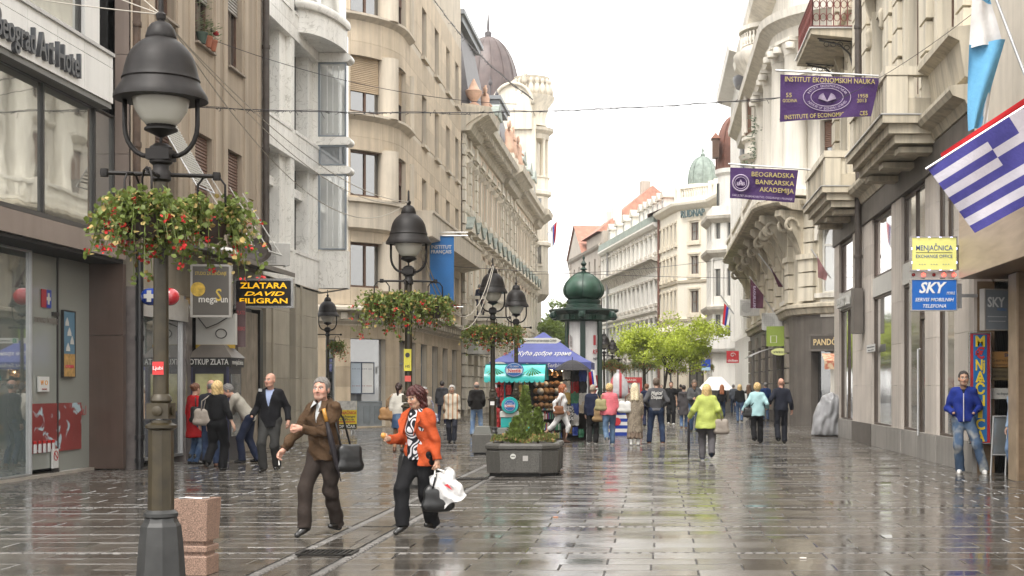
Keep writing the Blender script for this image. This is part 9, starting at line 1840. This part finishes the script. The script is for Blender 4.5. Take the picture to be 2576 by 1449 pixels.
# ==== wires ===============================================================================
m_wire=M('wire',(.03,.028,.03),rough=.6,var=0);m_rope=M('pale_rope',(.36,.33,.28),rough=.8,var=.1)
def wire(nm,label,a,b,sag,r_,mat,bits=0):
    t=thing(nm,label,'cable',a);P=catenary((0,0,0),tuple(Vector(b)-Vector(a)),sag,40);m=MB();m.tube(P,r_,4);m.obj('strand',mat,t)
    if bits:
        m=MB();rr=random.Random(int(a[1]*10))
        for k in range(bits):
            f=rr.random()*39;i=int(f);p=Vector(P[i]).lerp(Vector(P[i+1]),f-i);m.tube([tuple(p),tuple(p+Vector((rr.gauss(0,.05),rr.gauss(0,.03),rr.gauss(-.03,.04))))],.006,3)
        m.tube([(p[0],p[1]+.02,p[2]+.035*math.sin(i*1.1)) for i,p in enumerate(P)],r_*.7,3);tag(m.obj('fairy_lights',mat,t),kind='stuff')
    return t
wire('string_light_cable','cable with fairy lights strung across the street',(-9.9,30.4,ZA(268,30.4)),(4.85,31.0,ZA(222,31)),.30,.010,m_wire,170)
wire('string_light_cable','cable with fairy lights climbing to the sandstone building',PT(1340,250,33.0),(-9.9,62,ZA(-40,62)),.4,.014,m_wire,150)
wire('overhead_wire','thin dark wire from the beige wall towards the academy',(-9.9,32.0,ZA(98,32)),PT(1300,262,34),.3,.007,m_wire);wire('overhead_wire','thin wire crossing above the far street end',PT(1000,660,70),PT(1890,700,72),.15,.012,m_wire);wire('overhead_wire','lower thin wire crossing before the far white house',PT(1330,690,80),PT(1900,640,80),.25,.012,m_wire);wire('overhead_wire','wire falling from the right facade past the striped flag',PT(1960,300,34),PT(2490,0,22),.3,.006,m_wire)
L1t=(LX,11.08,4.46);L2t=(LX,22.3,4.46);L3t=(LX,34.0,4.46)
for k,(dx,sg) in enumerate(((-.02,.55),(0,.75),(.02,1.25))):wire('lamp_rope',['upper','middle','lowest'][k]+' pale rope sagging between the first and second lamp',(L1t[0]+dx,L1t[1],L1t[2]),L2t,sg*.62,.0055,m_rope)
wire('lamp_rope','pale rope sagging between the second and third lamp',L2t,L3t,1.5,.010,m_rope);wire('lamp_rope','pale rope hanging lower between the second and third lamp',L2t,(L3t[0]+.03,L3t[1],L3t[2]),1.75,.010,m_rope)
for k,zz in enumerate((4.75,4.95,5.4)):wire('lamp_rope',['lower','middle','upper'][k]+' pale rope from the nearest lamp to the hotel wall',L1t,(-9.9,19+k*1.5,zz+2.3+.9*k),.05,.005,m_rope)
# ==== side street lamp and its baskets ====================================================
lamp(-10.28,45.2,'half hidden street lamp at the corner behind the marble building')
basket(-9.98,45.2,2.80,1,'basket on the half hidden corner lamp',.9,1)
# ==== bags, umbrellas and small things people carry =======================================
def bagbox(nm,label,c,w,h,d,rot,mat,strap=None,smat=None,cat='bag',sq=.8):
    t=thing(nm,label,cat,c,rot);g=SF(.012,.04);g.rc((-w*.4,0,-h*.38),(w*.4,0,-h*.38),d*.5,d*.5);g.rc((-w*.36,0,h*.30),(w*.36,0,h*.30),d*.36,d*.36);g.rc((-w*.3,0,0),(w*.3,0,0),d*.5*sq+.01,d*.5*sq+.01,V3(0,0,1),2.2);g.disp=cloth_noise(.004,26,1.0);link('body',mesh_np('body',*g.run(),mat),t)
    if strap:
        rz_=-(rot or 0);
        for st in strap:P=[rotz(rz_) @ (np.array(p)-np.array(c)) for p in st];m=MB();m.tube([tuple(p) for p in P],.012,5);m.obj('strap',smat or mat,t,smooth=True)
    return t
m_blkl=M('black_leather',(.012,.012,.012),rough=.35,var=.2);m_tanl=cloth('tan_canvas',(.30,.20,.10));m_gryl=cloth('taupe_leather',(.30,.26,.22),rough=.5)
_,J,wp,up_=PP['brown'];c=wp((.34,.02,.88));bagbox('shoulder_bag','black shoulder bag at the hip of the man in the brown jacket',c,.26,.26,.12,R(40),m_blkl,[[wp((.28,-.06,1.0)),wp((.21,-.06,1.25)),wp((.15,-.02,1.46)),wp((.19,.10,1.30)),wp((.30,.08,1.0))]])
t=thing('folded_umbrella','long folded umbrella with amber handle under the brown jacket arm','umbrella',wp((.15,-.20,1.42)));e=Vector(wp((.30,-.12,.70)))-t.location;m=MB();m.tube([(0,0,0),tuple(e*.2)],.020,8);m.obj('handle',M('amber_handle',(.42,.20,.03),rough=.3,var=.3,scale=30),t,smooth=True);m=MB();m.tube([tuple(e*.2),tuple(e*.5),tuple(e*.85),tuple(e*.98),tuple(e*1.12)],[.018,.034,.026,.010,.004],8);m.obj('furled_cover',cloth('umbrella_dark',(.014,.011,.013),rough=.6),t,smooth=True)
t=thing('cigarette','cigarette end in the hand of the man in the brown jacket','cigarette',wp(J['handR']+np.array([0,-.02,-.05])));m=MB();m.tube([(0,0,0),(.01,-.02,-.05)],.006,6);m.obj('paper',m_wht,t)
_,J,wp,up_=PP['orange'];hL=J['handL'];c=wp(hL+np.array([.0,.02,-.36]));bagbox('handbag','black handbag in the left hand of the orange jacket woman',c,.30,.22,.13,R(20),m_blkl,[[wp(hL+np.array([.0,.10,-.24])),wp(hL+np.array([0,.02,.0])),wp(hL+np.array([0,-.08,-.24]))]])
t=thing('shopping_bag','white paper carrier bag with red print swinging from her hand','shopping bag',wp(hL));Rb=Matrix.Rotation(R(-28),3,'Y')
def sb(p):return tuple(Rb @ Vector(p))
m=MB();w,d,hh=.13,.05,.36

def bagf(sy):
    return lambda a,b:sb(((a-.5)*2*w*(1+.10*(1-b)+.05*math.sin(b*9))+.012*math.sin(b*14+a*3),sy*(d*(.25+.9*math.sin(min(1,(1-b)*1.6+.1)*PI/2))*(math.sin(a*PI)**.35 if 0<a<1 else 0))+.012*math.sin(a*11+b*7+sy)+.008*math.sin(a*23-b*13),-.06-hh*(1-b)+.015*math.sin(a*8+sy)))
m.grid(bagf(-1),16,18);m.grid(bagf(1),16,18);m.obj('paper',M('white_paper',(.58,.57,.56),rough=.5,var=.12,bump=.9,bscale=14),t,smooth=True,fix=False)
m=MB();m.tube([sb((-.06,-d,-.08)),sb((-.02,0,.0)),sb((.06,-d,-.08))],.012,5);m.obj('handle',m_wht,t);m=MB();m.add([sb(p) for p in [(-.01,-d*1.5,-.20),(.03,-d*1.5,-.21),(.05,-d*1.5,-.30),(.03,-d*1.5,-.27)]],[(0,1,2,3)]);m.obj('red_print',m_logor,t)
t=thing('pastry','small golden pastry in the raised hand of the orange jacket woman','pastry',wp(J['handR']+np.array([0,-.03,.03])));m=MB();m.lathe([(.005,-.03),(.026,-.015),(.03,.005),(.02,.03),(.004,.035)],10);m.obj('crust',M('golden_crust',(.55,.26,.06),rough=.6,var=.3,scale=40),t,smooth=True)
def sbag(key,nm,label,off,w,h,d,mat,sm=None,shoulder='R',fz=0):
    _,J,wp,up_=PP[key];sg=-1 if shoulder=='R' else 1;c=wp(off);s0=up_(sg*.13,-.03,1.47);s1=up_(sg*.14,.06,1.46);o=np.array(off)
    return bagbox(nm,label,c,w,h,d,0,mat,[[wp(o+np.array([0,-.04,h*.45])),wp((s0+o)/2+np.array([sg*.05,-.04,.1])),wp(s0),wp(s1),wp((s1+o)/2+np.array([sg*.05,.06,.1])),wp(o+np.array([0,.05,h*.45]))]],sm)
sbag('blond','shoulder_bag','taupe shoulder bag of the blond woman at the gold booth',(.27,.06,1.06),.30,.26,.14,m_gryl,None,'L');sbag('red','shoulder_bag','black shoulder bag of the woman in the red coat',(-.26,.08,1.10),.30,.32,.12,m_blkl,None,'R')
sbag('skirt','shoulder_bag','tan leather bag of the woman in the denim skirt',(.30,.02,.98),.36,.26,.14,cloth('tan_leather',(.36,.20,.085),rough=.5),None,'L');sbag('whitesuit','shoulder_bag','brown satchel of the woman in the white suit',(-.24,.06,.98),.28,.22,.10,cloth('brown_satchel',(.20,.085,.04),rough=.5),None,'R')
sbag('navy','shoulder_bag','large tan canvas bag of the woman in the navy jacket',(-.24,.10,.90),.38,.38,.16,m_tanl,None,'R');sbag('pink','shoulder_bag','olive shoulder bag of the woman in the pink quilted jacket',(.25,.10,1.18),.28,.28,.13,cloth('olive_bag',(.34,.30,.15),rough=.5),None,'L')
sbag('dress','shoulder_bag','white handbag of the woman with long white blond hair',(.27,.08,1.10),.34,.26,.14,M('white_leather',(.66,.65,.62),rough=.4),M('brown_strap',(.16,.07,.04),rough=.5),'L');sbag('lime','shoulder_bag','beige bag at the right hip of the lime jacket woman',(-.34,.10,.80),.26,.28,.14,m_gryl,None,'R')
sbag('redbag','shoulder_bag','bright red shoulder bag of the woman in the grey coat',(-.24,-.02,1.0),.20,.16,.10,cloth('red_bag',(.42,.02,.02),rough=.5),m_gryl,'R');sbag('brownh','shoulder_bag','white bag of the brown haired woman far right',(.22,.06,1.15),.30,.34,.13,M('white_leather',(0,0,0)),None,'L');sbag('aqua','shoulder_bag','black cross body bag of the woman in the pale blue jacket',(.26,.06,.92),.26,.24,.12,m_blkl,m_blkl,'R')
sbag('old','shopping_pouch','small blue patterned pouch held by the old woman in beige',(.24,-.12,.86),.22,.22,.1,cloth('pouch_print',(.5,.5,.56),kind='fleck',col2=(.06,.07,.2),sc=30),None,'L')
_,J,wp,up_=PP['lime'];hL=J['handL'];t=thing('folded_umbrella','black folded umbrella held like a cane by the lime jacket woman','umbrella',wp(hL));k=-t.location.z;m=MB();m.tube([(0,0,.06),(0,0,-.22),(0,0,-.6),(0,0,k+.1),(0,0,k+.005)],[.010,.026,.030,.012,.005],8);m.obj('furled_cover',cloth('umbrella_dark',(0,0,0)),t,smooth=True);m=MB();m.tube([(0,0,.05),(0,0,.09),(-.03,0,.12),(-.06,0,.10)],.011,6);m.obj('handle',m_blkl,t,smooth=True)
_,J,wp,up_=PP['phone'];t=thing('mobile_phone','dark mobile phone in the hands of the man in the grey jacket','phone',wp((J['handR']+J['handL'])/2+np.array([0,-.03,.03])));m=MB();m.bbox(-.035,.035,-.006,.006,-.07,.07,.004);m.obj('case',m_blkl,t)
_,J,wp,up_=PP['varsity'];v0=PP['varsity'][0];q=up_(0,.145,1.30);
for tx,dz in (('Magical',.06),('Disquad',-.05)):text(tx,.13,m_wht,v0,(q[0],q[1]+.035,q[2]+dz),(PI/2+.0,0,PI),width=.30,shear=.35,bold=.02,depth=.004,name='jacket_lettering')
_,J,wp,up_=PP['hood'];v0=PP['hood'][0];zp=[tuple(up_(0.0,-.165-.012*math.sin((z_-.9)*4),z_)) for z_ in (.91,1.0,1.1,1.2,1.3,1.38)];m=MB();m.tube(zp,.008,5);m.obj('zip',m_wht,v0)
_,J,wp,up_=PP['bald'];v0=PP['bald'][0];q=up_(-.16,.0,1.46);m=MB();m.box(q[0]-.03,q[0]+.03,q[1]-.09,q[1]-.07,q[2]-.03,q[2]+.02);m.obj('strap_buckle',m_trim,v0)
# lapels, buttons and pockets of the two near walkers
def flap(key,nm,pts,mat,th=.006):
    _,J,wp,up_=PP[key];v0=PP[key][0];P=[Vector(up_(*p)) for p in pts];n_=(P[1]-P[0]).cross(P[2]-P[0]).normalized()*th;m=MB();k=len(P)
    m.add([tuple(p) for p in P]+[tuple(p+n_) for p in P],[tuple(range(k)),tuple(range(2*k-1,k-1,-1))]+[(i,(i+1)%k,(i+1)%k+k,i+k) for i in range(k)]);return m.obj(nm,mat,v0)
m_or,m_br=_MC['orange_corduroy'],_MC['brown_jacket'];m_brd=cloth('brown_seam',(.03,.017,.010))
for sg in (-1,1):
    flap('orange','lapel',[(sg*.065,-.085,1.475),(sg*.125,-.135,1.42),(sg*.165,-.175,1.36),(sg*.135,-.205,1.32),(sg*.088,-.215,1.18)],m_or);flap('brown','collar_flap',[(sg*.045,-.085,1.50),(sg*.105,-.06,1.495),(sg*.135,-.135,1.40),(sg*.06,-.165,1.38)],m_br)
    flap('brown','shirt_collar',[(sg*.01,-.105,1.47),(sg*.05,-.10,1.50),(sg*.065,-.145,1.42)],_MC['grey_shirt'])
    _,J,wp,up_=PP['brown'];a,b=up_(sg*.07,-.235,1.22),up_(sg*.15,-.205,1.24);m=MB();m.tube([tuple(a),tuple(b)],.006,5);m.obj('pocket_edge',m_brd,PP['brown'][0])
_,J,wp,up_=PP['orange']
for z_ in (1.02,.92):q=up_(.098,-.205,z_);m=MB();m.lathe([(.012,0),(.012,.006)],10);m.obj('button',m_blkl,PP['orange'][0],loc=tuple(q),rot=(PI/2,0,0))
# litter on the paving
for i,(px_,yy,cc,lb) in enumerate(((768,26.0,(.7,.7,.68),'small white paper scrap on the wet paving by the gold booth'),(1398,17.2,(.5,.2,.08),'small orange scrap on the wet paving in front of the planter'),(2020,13.1,(.62,.56,.5),'pale paper scrap on the wet paving at lower right'))):
    o=MB().box(-.03,.03,-.02,.02,0,.008).obj('paper_scrap',M('scrap_%d'%i,cc,rough=.5),None,loc=(XA(px_,yy),yy,.006));tag(o,lb,'litter')

# ==== damp air ============================================================================
m_air=bpy.data.materials.new('damp_air');m_air.use_nodes=True;nt=m_air.node_tree;nt.nodes.clear();out=nd(nt,'ShaderNodeOutputMaterial');pvn=nd(nt,'ShaderNodeVolumePrincipled');pvn.inputs['Color'].default_value=(.93,.94,.95,1);pvn.inputs['Density'].default_value=.00045;pvn.inputs['Anisotropy'].default_value=.3;nt.links.new(pvn.outputs[0],out.inputs['Volume'])
m=MB();m.box(-960,960,-260,1560,-1.2,37);tag(m.obj('haze',m_air),'thin damp air over the street',None,kind='stuff')
